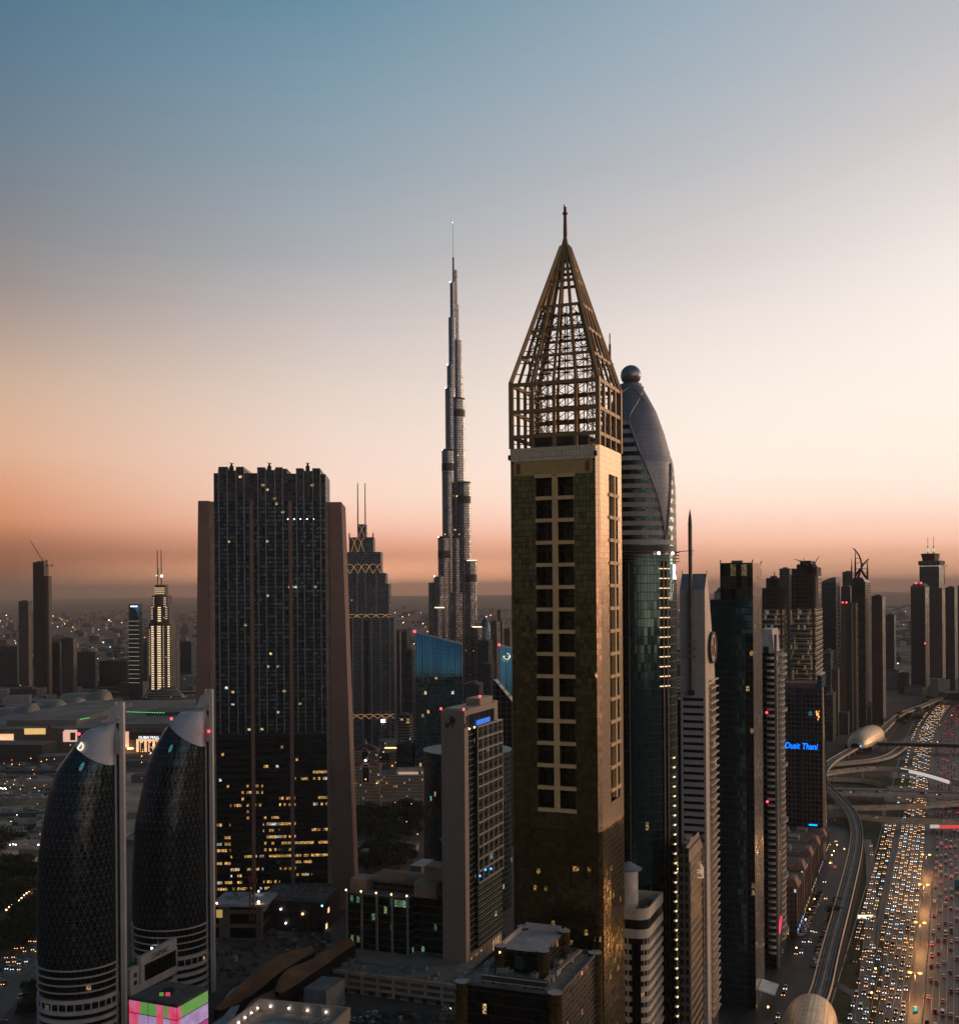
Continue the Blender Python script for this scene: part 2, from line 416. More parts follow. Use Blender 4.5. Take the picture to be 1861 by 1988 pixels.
# verge between the viaduct and the highway, and the street under the towers
viag = [Vector((p.x, p.y, 0)) for p in via]
b = MB(); strip(b, upto(viag, 2100, 1560), -62, 6, .04); tag(b.build('service_street', ASPH), kind='structure')
b = MB(); strip(b, upto(viag, 2100, 1585), 6, lambda t: 30 - 4 * t, .07); tag(b.build('grass_verge', GRASS), kind='structure')
vg = path([(1672, 1990), (1676, 1933), (1682, 1876), (1690, 1800), (1692, 1724), (1688, 1655), (1682, 1630)])
b = MB(); strip(b, vg, -3.2, 3.2, .11); tag(b.build('slip_road', ASPH2), kind='structure')
b = MB(); wall_strip(b, vg, -3.6, -3.2, .05, .5); tag(b.build('kerb_line', CONC), kind='structure')
lp = path([(1611, 1905), (1640, 1921), (1660, 1931), (1667, 1950), (1664, 1995)])
b = MB(); strip(b, lp, -3, 3, .12); tag(b.build('loop_road', ASPH2), kind='structure')

def deck(name, label, cat, pts, w, m=CONC, th=1.9, par=1.0, piers=45, top=ASPH2, hollow=0, pier_r=1.0, rails=0, fixed_z=None):
    """elevated carriageway or guideway: slab, two parapets, piers"""
    r = empty(name, label, cat, (pts[0].x, pts[0].y, 0))
    off = Vector((pts[0].x, pts[0].y, 0)); q = [p - off for p in pts]
    b = MB(); wall_strip(b, q, -w / 2, w / 2, -th, 0); strip(b, [p.copy() for p in q], w / 2, -w / 2, -th)
    b.build('deck_slab', [m], r)
    b = MB(); strip(b, q, -w / 2 + .3, w / 2 - .3, .05); b.build('track_bed' if rails else 'roadway', top, r)
    for o in (-w / 2 - .25, w / 2):
        b = MB(); wall_strip(b, q, o, o + .25, -th * .9, par); b.build('parapet', m, r)
    if rails:
        b = MB()
        for o in (-w * .32, -w * .16, w * .16, w * .32): wall_strip(b, q, o - .12, o + .12, .05, .3)
        b.build('rail', STEEL, r)
        b = MB(); wall_strip(b, q, -.7, .7, .05, .7); b.build('walkway', CONC, r)
    L = 0; nxt = piers * .4
    for a, c in zip(q[:-1], q[1:]):
        seg = (c - a).length
        while piers and nxt < L + seg:
            p = a.lerp(c, (nxt - L) / seg); nxt += piers
            bb = MB(); bb.cyl(p.x, p.y, 0, p.z - th * .9, pier_r, n=10)
            bb.prism([(p.x - 1.6, p.y - 1.2), (p.x + 1.6, p.y - 1.2), (p.x + 1.6, p.y + 1.2), (p.x - 1.6, p.y + 1.2)], p.z - th - 1.4, p.z - th * .95, 0,
                     poly1=[(p.x - w * .35, p.y - 1.2), (p.x + w * .35, p.y - 1.2), (p.x + w * .35, p.y + 1.2), (p.x - w * .35, p.y + 1.2)])
            bb.build('pier', m, r)
        L += seg
    return r
VCON = mat('viaduct_concrete', (.64, .47, .33), .7)
deck('metro_viaduct', 'pale elevated metro viaduct winding in an S beside the highway', 'viaduct', via, 9.6, VCON, 1.8, 1.3, 34, mat('track_ballast', (.10, .085, .07), .9), pier_r=1.1, rails=1)
# flyovers crossing the highway (pixel line, deck height)
FLY = [('flyover_bridge', 'widest flyover crossing straight over the highway, nearest the glass hotel', [(1560, 1535), (1640, 1537), (1740, 1540), (1861, 1544), (1960, 1548)], 8.5, 30, 1),
       ('flyover_ramp', 'curved flyover ramp bending right, with a lit white band on its side', [(1560, 1512), (1608, 1501), (1660, 1494), (1714, 1491), (1766, 1496), (1820, 1509), (1861, 1522), (1930, 1548)], 9.5, 9, 1),
       ('flyover_ramp', 'thin flyover ramp rising to the right, just in front of the widest flyover', [(1585, 1566), (1650, 1569), (1714, 1568), (1790, 1565), (1861, 1560), (1950, 1550)], 8, 9, 1),
       ('flyover_ramp', 'lowest flyover ramp, nearest the red and white banner', [(1585, 1575), (1662, 1586), (1740, 1593), (1861, 1596), (1950, 1597)], 7, 9, 1),
       ('flyover_ramp', 'sand-coloured ramp curling up beside the footbridge', [(1570, 1487), (1610, 1485), (1650, 1481), (1700, 1476), (1730, 1467), (1752, 1450)], 4, 10, 0),
       ('flyover_ramp', 'short ramp dropping onto the green island between the flyovers', [(1570, 1513), (1608, 1513), (1650, 1514), (1685, 1517), (1712, 1524)], 3, 9, 0)]
for nm, lb, px, z, w, pr in FLY:
    deck(nm, lb, 'flyover', path(px, z), w, VCON, 1.8, 1.7, 45 if pr else 0)
fb = path([(1755, 1494), (1766, 1496.5), (1792, 1502), (1820, 1509.5), (1850, 1519)], 9.5)
b = MB(); wall_strip(b, fb, 5.2, 5.6, -1.4, 2.4); tag(b.build('light_band', glow('band_white', (.9, .84, .78), .62)), 'long curved white advertising band on the side of a flyover', 'banner')
pad('interchange_ground', [(1600, 1470), (1762, 1470), (1752, 1610), (1600, 1610)], mat('interchange_sand', (.085, .062, .045), .95, var=.5, scale=.06), .03)
pad('green_island', [(1625, 1512), (1700, 1510), (1766, 1512), (1768, 1526), (1640, 1526)], GRASS, .06)
pad('green_island', [(1660, 1573), (1770, 1570), (1764, 1588), (1668, 1582)], GRASS, .06)
pad('green_island', [(1690, 1478), (1772, 1474), (1770, 1488), (1690, 1489)], GRASS, .06)
pad('green_island', [(1770, 1392), (1826, 1374), (1800, 1400), (1760, 1432), (1725, 1440), (1742, 1412)], GRASS, .06)
# covered footbridge from the far station
fbp = path([(1702, 1446), (1760, 1447), (1830, 1449), (1900, 1451)], 8)
r = empty('footbridge', 'long dark covered footbridge crossing the highway from the far golden station', 'bridge', (fbp[0].x, fbp[0].y, 0))
q = [p - Vector((fbp[0].x, fbp[0].y, 0)) for p in fbp]
b = MB(); wall_strip(b, q, -3, 3, -1, 3.2); b.build('tube', mat('bridge_glass', (.03, .04, .045), .25), r)
b = MB(); wall_strip(b, q, -3.3, 3.3, 3.2, 4.2); b.build('roof', CONC, r)
for k in range(2, len(q) - 1, 4):
    b = MB(); b.cyl(q[k].x, q[k].y, 0, 7, 1.2, n=8); b.build('pier', CONC, r)
# ------------------------------------------------------------------ golden spire hotel tower
GOLDF = facade('gold_curtain_wall', (.045, .032, .014), (.235, .185, .078), 1.32, 1.98, .93, .93, lit=.0004, ls=.5, grough=.16, wmetal=.6, jit=.032, gvar=.3, coolp=.15)
GOLDLO = facade('gold_lower_wall', (.05, .035, .016), (.18, .135, .055), 1.32, 1.98, .9, .9, lit=.010, ls=.26, warm=(1, .55, .15), grough=.2, wmetal=.6, jit=.035, gvar=.35, litrow=.012, run=.7, coolp=.06)
GOLDP = facade('gold_panel', (.30, .19, .10), (.86, .62, .40), 1.32, 1.98, .96, .965, lit=0, grough=.24, wmetal=.4, jit=.02, gmetal=.75, gvar=.08)
GOLDB = mat('gold_trim', (.74, .48, .23), .5, .0, var=.12)
GOLDC = mat('gold_cage', (.34, .20, .085), .45, .35, var=.15)
SHAFT = facade('shaft_glass', (.02, .016, .01), (.06, .05, .03), 1.4, 3.9, .9, .85, lit=.002, ls=.4, grough=.25, jit=.04)
S = Site(990, 1161.5, 1204.5, 390, 21.5, yr=800); w, dp = S.w, S.dep
g = S.root('spire_tower', 'tall golden hotel tower with an open lattice pyramid spire', 'tower')
zt, zc = S.z(862, 1163), S.z(729, 1161); zb0, zb1 = S.z(918, 1163), S.z(1580, 1175)
ch = 1.3
x0, x1 = S.fx(1039.5), S.fx(1111); y0, y1 = S.fy(1180), S.fy(1197)
za, zl = S.z(893, 1163), S.z(1582, 1170)
def shafted(b, A, B, s0, s1, z0, z1, lo, hi, depth, mw, ms):
    """wall from A to B (plan points) with a deep slot between fractions s0..s1 and heights z0..z1"""
    A, B = Vector(A), Vector(B); t = (B - A); L = t.length; t.normalize(); n = Vector((-t.y, t.x))
    q = lambda s, z, i=0: (A.x + t.x * s + n.x * i, A.y + t.y * s + n.y * i, z)
    R = lambda a, c, u, v, m, i=0: b.face([q(a, u, i), q(c, u, i), q(c, v, i), q(a, v, i)], m, [(a, u), (c, u), (c, v), (a, v)])
    R(0, s0, lo, hi, mw); R(s1, L, lo, hi, mw); R(s0, s1, z1, hi, mw)
    if z0 > lo: R(s0, s1, lo, z0, mw)
    R(s0, s1, z0, z1, ms, depth)
    b.face([q(s0, z0), q(s0, z0, depth), q(s0, z1, depth), q(s0, z1)], ms); b.face([q(s1, z0, depth), q(s1, z0), q(s1, z1), q(s1, z1, depth)], ms)
    b.face([q(s0, z0), q(s1, z0), q(s1, z0, depth), q(s0, z0, depth)], ms); b.face([q(s0, z1, depth), q(s1, z1, depth), q(s1, z1), q(s0, z1)], ms)
b = MB()
shafted(b, (-w, 0), (-ch, 0), x0 + w, x1 + w, zl, zb0, zl - 6, za, 4.5, 0, 1)
shafted(b, (0, ch), (0, dp), y0 - ch, y1 - ch, S.z(1570, 1185), S.z(913, 1190), zl - 6, zt, 3.5, 2, 1)
b.face([(-ch, 0, zl - 6), (0, ch, zl - 6), (0, ch, zt), (-ch, 0, zt)], 2)
b.face([(0, dp, 0), (-w, dp, 0), (-w, dp, zt), (0, dp, zt)], 0); b.face([(-w, dp, 0), (-w, 0, 0), (-w, 0, zt), (-w, dp, zt)], 0)
b.face([(-w, 0, zt - .5), (-ch, 0, zt - .5), (0, ch, zt - .5), (0, dp, zt - .5), (-w, dp, zt - .5)], 3)
b.build('facade', [GOLDF, SHAFT, GOLDP, ROOFM], g)
b = MB()
for poly in ([(-w, 0), (-ch, 0)], [(-ch, 0), (0, ch)], [(0, ch), (0, dp)]):
    a, c = poly; b.face([(a[0], a[1], 0), (c[0], c[1], 0), (c[0], c[1], zl - 6), (a[0], a[1], zl - 6)], 0)
b.build('lower_facade', GOLDLO, g)
zm = S.z(889, 1163)
b = MB(); b.face([(-w, -.25, zm), (-ch, -.25, zm), (-ch, -.25, zt), (-w, -.25, zt)]); b.face([(-w, -.25, zt), (-ch, -.25, zt), (-ch, 0, zt), (-w, 0, zt)])
b.face([(-w, 0, zm), (-ch, 0, zm), (-ch, -.25, zm), (-w, -.25, zm)]); b.build('top_band', GOLDP, g)
b = MB(); b.box(-w + 1.2, -ch - 1.0, -.12, 0, S.z(917, 1163), zm - .1); b.build('frieze', mat('dark_gold_frieze', (.52, .34, .12), .45, .1, var=.1, scale=.4), g)
for xx in (S.fx(1005), S.fx(1139)):
    b = MB(); b.box(xx - .75, xx + .75, -.2, -.12, S.z(914, 1160), S.z(893, 1160)); b.build('emblem_panel', mat('red_emblem', (.22, .06, .03), .5), g)
xc = (S.fx(1070.5) + S.fx(1079.5)) / 2
b = MB(); b.box(xc - .85, xc + .85, -.5, 1.0, zl, zb0 - .1); b.build('shaft_column', GOLDB, g)
for k in range(16):
    z = S.z(919 + 44 * k, 1163)
    for xa_, xb_ in ((x0 - .3 if k else x0 - .6, xc - .85), (xc + .85, x1 + .3 if k else x1 + .6)):
        b = MB(); b.box(xa_, xb_, -.4, 1.0, z - .65, z + .65); b.build('shaft_beam', GOLDB, g)
yc = S.fy(1189)
b = MB(); b.box(-1.0, .6, yc - .9, yc + .9, S.z(1565, 1185), S.z(914, 1190)); b.build('shaft_column', GOLDB, g)
for k in range(1, 15):
    z = S.z(919 + 43.6 * k, 1190, ly=yc)
    for ya_, yb_ in ((y0 - .4, yc - .9), (yc + .9, y1 + .4)):
        b = MB(); b.box(-.8, .5, ya_, yb_, z - .6, z + .6); b.build('shaft_beam', GOLDB, g)
# open cage and pyramid
DA = 390 + dp / 2 * S.c_ + w / 2 * S.s_; apex = Vector((-w / 2, dp / 2, P(1096.5, 459, DA).z))
cor = [Vector((-w, 0, 0)), Vector((0, 0, 0)), Vector((0, dp, 0)), Vector((-w, dp, 0))]
def edge_pts(f=0.0, z=0.0, n=4):
    out = []
    for k in range(4):
        a, c = cor[k], cor[(k + 1) % 4]
        for j in range(n):
            p = a.lerp(c, j / n); p = p.lerp(Vector((apex.x, apex.y, 0)), f); p.z = z; out.append(p)
    return out
inset = .02
b = MB()
base = edge_pts(inset, zt); top = edge_pts(inset, zc)
for k in range(16): b.bar(base[k], top[k], 1.5 if k % 4 == 0 else 1.05)
for yy in (735, 789, 839):
    z = S.z(yy, 1163); ring = edge_pts(inset, z)
    for k in range(16): b.bar(ring[k], ring[(k + 1) % 16], .9, 1.25)
b.build('cage_frame', GOLDC, g)
b = MB()
fr_top = .93
zf = lambda f: zc + (apex.z - zc) * f
tip = edge_pts(fr_top, zf(fr_top))
for k in range(16): b.bar(top[k], tip[k], 1.25 if k % 4 == 0 else .85)
for yy in (689, 640.6, 595, 547, 525, 503, 484):
    f = (735 - yy) / (735 - 460.0); ring = edge_pts(inset + (1 - inset) * f, zf(f))
    for k in range(16): b.bar(ring[k], ring[(k + 1) % 16], .7, .95)
b.loft([[tuple(p) for p in edge_pts(.87, zf(.85), 1)], [(apex.x + .5 * cos(t), apex.y + .5 * sin(t), apex.z + .5) for t in (pi * 1.25, pi * 1.75, pi * .25, pi * .75)]])
b.build('spire_frame', GOLDC, g)
b = MB()
lv = [S.z(y, 1163) for y in (852, 815, 789, 760, 735, 712, 689, 664, 640, 617, 595, 570)]
for i in range(len(lv) - 1):
    fa = max(.34, (lv[i] - zc) / (apex.z - zc) + .10); fc = max(.34, (lv[i + 1] - zc) / (apex.z - zc) + .10)
    A, B = edge_pts(fa, lv[i], 3), edge_pts(fc, lv[i + 1], 3)
    for k in range(12):
        b.bar(A[k], B[k], .35); b.bar(A[k], A[(k + 1) % 12], .32)
        b.bar(A[k], B[(k + 1) % 12], .22); b.bar(A[(k + 1) % 12], B[k], .22)
    o = edge_pts(inset + max(0, (lv[i] - zc) / (apex.z - zc)), lv[i], 4); ii = edge_pts(fa, lv[i], 4)
    for k in range(0, 16, 2): b.bar(o[k], ii[k], .3)
b.build('inner_truss', mat('bronze_truss', (.12, .075, .035), .5, .5), g)
b = MB(); b.box(-w * .80, -w * .18, dp * .22, dp * .8, zt - .6, S.z(838, 1163)); b.box(-w * .85, -w * .3, dp * .3, dp * .75, zt, S.z(826, 1163)); b.build('plant_room', CONC_D, g)
b = MB(); b.tube(apex, (apex.x, apex.y, P(1096, 402, DA).z), .75, 8, r1=.55); b.tube((apex.x, apex.y, P(1096, 416, DA).z), (apex.x, apex.y, P(1096, 413, DA).z), .95, 8)
b.tube((apex.x - .3, apex.y, P(1096, 404, DA).z), (apex.x - .3, apex.y, P(1096, 397, DA).z), .22, 6); b.build('mast', mat('red_brown_mast', (.16, .06, .045), .5, .3), g)
for xx, yy in ((-w - .3, 0), (-ch + .3, -.5)):
    b = MB(); b.box(xx - .5, xx + .4, yy - .4, yy + .5, zt - 4, zt - 2.2); b.build('cleaning_davit', DARK, g)

# ------------------------------------------------------------------ broad dark slab tower with sloping concrete wings
S = Site(415, 632, None, 790, -3.5, yr=975); w = S.w; dp = 46
g = S.root('slab_tower', 'broad dark glass slab tower between two sloping brown concrete wings', 'tower')
BROWN = mat('brown_concrete', (.25, .155, .122), .85, var=.12, scale=.08)
UP = facade('slab_upper', (.013, .018, .021), (.06, .11, .13), 2.2, 2.9, .86, .52, lit=.008, ls=.9, grough=.25, jit=.05, gvar=.6, litrow=.004, gmetal=.8)
LOW = facade('slab_offices', (.005, .008, .009), (.04, .065, .075), 1.7, 4.45, .92, .42, lit=.02, ls=.65, warm=(1, .56, .16), grough=.2, jit=.04, gvar=.5, litrow=.46, coolp=.10, run=2.2, vg=(25, 110))
CROWN = facade('slab_crown', (.05, .05, .052), (.06, .07, .075), 2.6, 3.0, .8, .5, lit=.03, ls=1.0, warm=(1, .6, .25), grough=.3, jit=.04, gvar=.6)
zz = lambda y, x=523: S.z(y, x)
zmid = zz(1428)
b = MB(); b.box(-w, 0, 0, dp, zmid, zz(975), 0, 1); b.build('upper_storeys', [UP, ROOFM], g)
b = MB(); b.box(-w, 0, .1, dp, 0, zmid, 0, 1); b.build('office_storeys', [LOW, ROOFM], g)
tops = [(415, 425, 919), (425, 442, 907), (442, 459, 914), (459, 474, 907), (474, 500, 919), (500, 515, 908), (515, 535, 913), (535, 549, 908), (549, 558, 911), (558, 575, 920), (575, 589, 910), (589, 607, 915), (607, 622, 910), (622, 632, 921)]
for i, (a, c, t) in enumerate(tops):
    b = MB(); o = -.8 if t < 912 else .4
    b.box(S.fx(a) + .03, S.fx(c) - .03, o, dp - o - 2, zz(975), zz(t), 0, 1); b.build('crown_bay', [CROWN, ROOFM], g)
def fin(xt0, xt1, xb0, xb1, yt, lb):
    zt_ = zz(yt); A = [(S.fx(xb0, 975), -2.5), (S.fx(xb1, 975), -2.5), (S.fx(xb1, 975), dp + 3), (S.fx(xb0, 975), dp + 3)]
    T = [(S.fx(xt0), -2.5), (S.fx(xt1), -2.5), (S.fx(xt1), dp + 3), (S.fx(xt0), dp + 3)]
    b = MB(); b.prism(A, 0, zt_, 0, poly1=T); return b.build('wing_wall', BROWN, g)
fin(386, 407, 372, 407, 973, ''); fin(640, 663, 640, 684, 976, '')
b = MB(); b.box(S.fx(407) + .05, S.fx(416), -1.2, dp, 0, zz(974)); b.box(S.fx(631), S.fx(640) - .05, -1.2, dp, 0, zz(976)); b.build('wing_return', mat('brown_concrete_edge', (.34, .24, .18), .8), g)
for xx in (488, 563.5):
    b = MB(); b.box(S.fx(xx - 3.5), S.fx(xx + 3.5), -1.4, .5, 0, zz(973)); b.build('pilaster', BROWN, g)
b = MB()
for xx in (425, 441.5, 459, 474, 501, 516, 534, 549, 576, 590, 607.5, 622):
    b.box(S.fx(xx) - .28, S.fx(xx) + .28, -1.1, .3, zz(1422), zz(912))
b.build('mullions', mat('pale_mullion', (.30, .30, .30), .4, .5), g)
b = MB()
for k in range(10):
    z = zz(1442) - k * 13.3; b.box(-w, 0, -.35, .1, z - .5, z + .5)
b.build('spandrel_bands', mat('dark_spandrel', (.012, .013, .014), .3), g)
for xx in (447, 521, 596):
    b = MB(); z = zz(907); X = S.fx(xx); b.box(X - 1.3, X + 1.3, 6, 9, z - 4, z + 1.2); b.cyl(X, 7.5, z, z + 3.4, 1.2, .5, 8); b.bar((X - 1.6, 7.5, z + 3.6), (X + 1.6, 7.5, z + 3.2), .4); b.build('roof_hoist', DARK, g)
b = MB()
for xx in (559, 571, 583, 596, 608):
    b.box(S.fx(xx) - .45, S.fx(xx) + .45, -.4, -.1, zz(1009.3), zz(1007.7))
b.build('office_lamp', glow('office_white', (.75, .92, 1), 5), g)

# ------------------------------------------------------------------ supertall spire
S = Site(840, 880, None, 1850, 0, yr=1000)
g = empty('supertall_tower', 'tallest needle tower rising in stepped round tubes to a thin point', 'tower', (S.C.x, 1850, 0))
BKF = facade('supertall_cladding', (.17, .175, .185), (.30, .30, .31), 2.6, 3.9, .7, .62, lit=.0015, ls=1.5, grough=.22, wmetal=.8, wrough=.35, jit=.03, gvar=.3)
BKD = mat('dark_louvre', (.06, .055, .05), .5, .5)
def lobe(xl, xr, yt, off, n=20, taper=1.0, yb=None):
    d = 1850 + off; a, c = P(xl, 1000, d).x - S.C.x, P(xr, 1000, d).x - S.C.x; sh = (1000 - 1000) * 0
    z = P((xl + xr) / 2, yt, d).z; r = (c - a) / 2; xm = (a + c) / 2 + (P(0, yt, d).x - P(0, 1000, d).x) * 0
    z0 = 0 if yb is None else P((xl + xr) / 2, yb, d).z
    b = MB(); b.cyl(xm, off, z0, z, r, r * taper, n); return b.build('tube_tier', BKF, g), xm, r, z
sh = lambda x, y: x + (y - 1000) * RS * 0   # plan positions are read along each tier's own row
def L_(xl, xr, yt, off, **k):
    yy = yt + 40; dx = (1000 - yy) * math.tan(RO); return lobe(xl + dx, xr + dx, yt, off, **k)
res = [L_(877.6, 880.6, 432, 0, taper=.25, n=8), L_(876.6, 883.4, 500, 0, taper=.6, n=10), L_(878, 888, 525, 4), L_(873.5, 882.5, 548, -3), L_(880.5, 891, 592, 5), L_(870.5, 884, 617, -4), L_(879, 896.7, 661, 2),
       L_(867.5, 884, 709, -5), L_(882, 900, 732, 8), L_(864, 884, 754, -6), L_(871, 902.5, 775, 0), L_(857.5, 881, 874, -14), L_(862, 903, 905, 6), L_(888, 913.5, 937, -14), L_(850, 874, 1043, -22), L_(858, 914, 1046, 2), L_(901, 925.5, 1089, -20), L_(842, 866, 1119, -26),
       L_(831.5, 856, 1131, -18), L_(846, 926, 1150, 8), L_(838, 862, 1180, -40), L_(916, 940, 1218, -34)]
for i in (10, 12, 11, 13, 14, 16):
    _, xm, r, z = res[i]
    o = {10: 0, 12: 6, 11: -14, 13: -14, 14: -22, 16: -20}[i]
    b = MB(); b.cyl(xm, o, z - (34 if i != 10 else 30), z - (22 if i != 10 else 18), r + .25, n=20); b.build('mechanical_band', BKD, g); b = MB(); b.cyl(xm, o, z - 2, z + 1.2, r + .3, n=20); b.build('tier_crown', BKD, g)
for i in (3, 7, 9, 11, 14, 17):
    _, xm, r, z = res[i]; lamp(g, (xm - r * .85, {3: -3, 7: -5, 9: -6, 11: -14, 14: -22, 17: -26}[i] - r * .5, z), .9, WHT, 'obstruction_lamp')
lamp(g, (res[0][1], 0, res[0][3]), .5, WHT, 'obstruction_lamp')
for xa, xb, y, o in ((906, 925, 1088, -31), (843.5, 862.5, 1179.5, -53), (916.5, 935, 1217, -47), (928, 945, 1313, -60)):
    a, c = P(xa, y, 1850 + o), P(xb, y, 1850 + o); b = MB(); b.bar((a.x - S.C.x, o, a.z), (c.x - S.C.x, o, c.z), 1.2, 1.5); b.build('light_bar', glow('bar_warm', (1, .72, .48), 2.2), g)
# ------------------------------------------------------------------ shared facades for the right hand side
TEAL = facade('teal_glass', (.010, .020, .022), (.07, .16, .175), 1.5, 3.7, .9, .84, lit=.0012, ls=.25, grough=.14, jit=.022, gvar=.2, litrow=.001)
TEALB = facade('teal_glass_dim', (.018, .028, .032), (.09, .15, .175), 2.0, 3.6, .84, .66, lit=.003, ls=.5, grough=.2, jit=.05, gvar=.5)
BROWNW = facade('brown_windows', (.12, .09, .075), (.045, .05, .06), 3.2, 3.6, .55, .5, lit=.003, ls=.5, grough=.25, jit=.05, gmetal=.4)
GREYW = facade('grey_windows', (.066, .074, .08), (.07, .095, .11), 2.6, 3.5, .62, .55, lit=.003, ls=.5, grough=.22, jit=.05)
BALC = facade('balcony_windows', (.24, .20, .17), (.03, .035, .04), 4.0, 3.5, .95, .58, lit=.02, ls=1.0, grough=.25, jit=.05, gmetal=.4)
PALE = facade('pale_flats', (.34, .31, .28), (.05, .055, .06), 3.0, 3.3, .5, .48, lit=.01, ls=.7, grough=.3, gmetal=.4)
def tower(name, label, xl, xc, xr, yt, d, phi=21.5, m=None, yr=None, cat='tower', group=None, roof=ROOFM, parapet=1.2, plant=True, dep=None):
    """plain shaft with parapet and plant room; returns root, site, height"""
    if xr and xr > 1700: phi = 36
    s = Site(xl, xc, xr, d, phi, yr or (yt + 60)); dp = dep or s.dep
    r = s.root(name, label, cat, group); z = s.z(yt)
    b = MB(); b.box(-s.w, 0, 0, dp, 0, z, 0, 1); b.build('facade', [m or GREYW, roof], r)
    if parapet:
        b = MB(); t = .35
        for q in ((-s.w - .1, .1, -.1, t), (-s.w - .1, .1, dp - t, dp + .1), (-s.w - .1, -s.w + t, t, dp - t), (.1 - t, .1, t, dp - t)): b.box(q[0], q[1], q[2], q[3], z, z + parapet)
        b.build('parapet', CONC_D, r)
    if plant:
        b = MB(); b.box(-s.w * .75, -s.w * .3, dp * .3, dp * .7, z, z + 3.2); b.build('plant_room', CONC_D, r)
    return r, s, z, dp

# ------------------------------------------------------------------ dome topped tower behind the golden one
d = 480.0; C0 = P(1224, 740, d)
g = empty('dome_tower', 'curved tower with a ball on top and grey and dark stripes around its leaf-shaped panel', 'tower', (C0.x, d, 0))
px = d / F
PROF = [(745, 20.5), (752, 22), (776, 35), (803, 49), (845, 63.5), (889, 75.5), (904, 80), (954, 84), (1060, 85.2)]
def interp(t, x):
    for (a, va), (c, vc) in zip(t[:-1], t[1:]):
        if x <= c: return va + (vc - va) * max(0, (x - a)) / (c - a)
    return t[-1][1]
XL = [(742, 1246), (770, 1240), (795, 1226), (820, 1211), (860, 1222), (904, 1236.6), (939, 1254), (999, 1272), (1052, 1281)]
XR = [(742, 1250), (776, 1261), (803, 1275), (845, 1288.5), (905, 1293), (942, 1292), (1022, 1285), (1052, 1282)]
N = 120; rows = []; y = 1060.0
while y > 746: rows.append(y); y -= 8.75 / 2
rows.append(746); zs = lambda y: P(1224 + (y - 740) * .0079, y, d).z
rr = []
for i, y in enumerate(rows):
    r_ = interp(PROF, y) * px; rr.append([(r_ * sin(2 * pi * k / N), -r_ * cos(2 * pi * k / N), zs(y)) for k in range(N)])
def isleaf(y, k):
    th = 2 * pi * (k + .5) / N
    if cos(th) < 0: th2 = th
    x = 1224 + (y - 740) * .0079 + interp(PROF, y) * sin(th)
    if cos(th) > -.25 and interp(XL, y) < x < interp(XR, y) and y < 1052: return True
    return y < 822 and not (cos(th) > 0 and x > interp(XR, y))
def mf(j, k):
    ym = (rows[j] + rows[j + 1]) / 2
    if isleaf(ym, k): return 2
    return (j // 2) % 2
b = MB(); b.loft(rr, 0, True, mf)
LEAF = facade('grey_shell', (.075, .075, .085), (.21, .21, .235), 1.9, 1.9, .95, .95, lit=0, grough=.42, gmetal=.45, jit=.01, gvar=.06)
b.build('striped_shell', [mat('shell_band', (.33, .29, .27), .55), facade('shell_glass', (.01, .015, .018), (.035, .06, .07), 1.5, 1.95, .9, 1.1, lit=.004, grough=.18, jit=.05), LEAF], g)
b = MB()
def onshell(x, y, out=.35):
    r_ = interp(PROF, y); sx = max(-.999, min(.999, (x - 1224 - (y - 740) * .0079) / r_)); th = math.asin(sx); q = r_ * px + out
    return (q * sin(th), -q * cos(th), zs(y))
for T in ([(1246, 752), (1240, 770), (1226, 795), (1211, 820), (1222, 860), (1236.6, 904), (1254, 939), (1272, 999), (1280, 1050)], [(1293, 905), (1292, 942), (1289, 985), (1285, 1022), (1282, 1050)], [(1206, 765), (1222, 752), (1238, 772), (1246, 785)]):
    q = smooth([Vector(onshell(x, y)) for x, y in T], 2)
    for a, c in zip(q[:-1], q[1:]): b.bar(a, c, .55)
b.build('shell_ridge', mat('ridge_metal', (.36, .33, .31), .45, .4), g)
b = MB(); b.ball((0, 0, zs(729)), 20 * px, 0, 32, 20); b.build('roof_ball', facade('ball_panels', (.05, .05, .055), (.30, .30, .33), 1.1, 1.1, .95, .95, lit=0, grough=.3, gmetal=.7, jit=.01, gvar=.1), g, True)
b = MB(); mx = P(1183.5, 700, d + 6).x - C0.x; b.tube((mx, 6, zs(800)), (mx, 6, zs(662)), .5, 6); b.tube((mx, 6, zs(662)), (mx, 6, zs(641)), .25, 6); b.box(mx - .2, mx + 1.4, 5.5, 6.5, zs(712), zs(700)); b.build('mast', mat('brown_mast', (.10, .07, .06), .5, .3), g)
RG = facade('dome_glass', (.010, .022, .025), (.045, .11, .125), 1.45, 3.6, .88, .92, lit=.0012, ls=.25, grough=.1, jit=.015, gvar=.15, litrow=.001)
rg = 84 * px
b = MB(); b.cyl(0, 0, 0, zs(1060), rg, n=72); b.build('glass_drum', RG, g, True)
b = MB(); b.cyl(0, 0, zs(1078), zs(1062), rg + .25, n=72); b.build('dark_collar', DARK, g)
for yy in (1073, 1079, 1085, 1091):
    b = MB(); b.cyl(0, 0, zs(yy + .9), zs(yy), rg + 1.5, n=72); b.build('ring_rail', mat('rail_brass', (.20, .13, .09), .5, .4), g)
for th in (-12, 34, 41):
    t = rad(th); b = MB(); b.box(-.2, .2, -.3, .3, 0, zs(1092)); o = b.build('facade_fin', mat('brass_fin', (.24, .17, .11), .5, .5), g); o.location = ((rg + .4) * sin(t), -(rg + .4) * cos(t), 0); o.rotation_euler = (0, 0, t)
STR = glow('strip_warm', (1, .66, .38), 1.5)
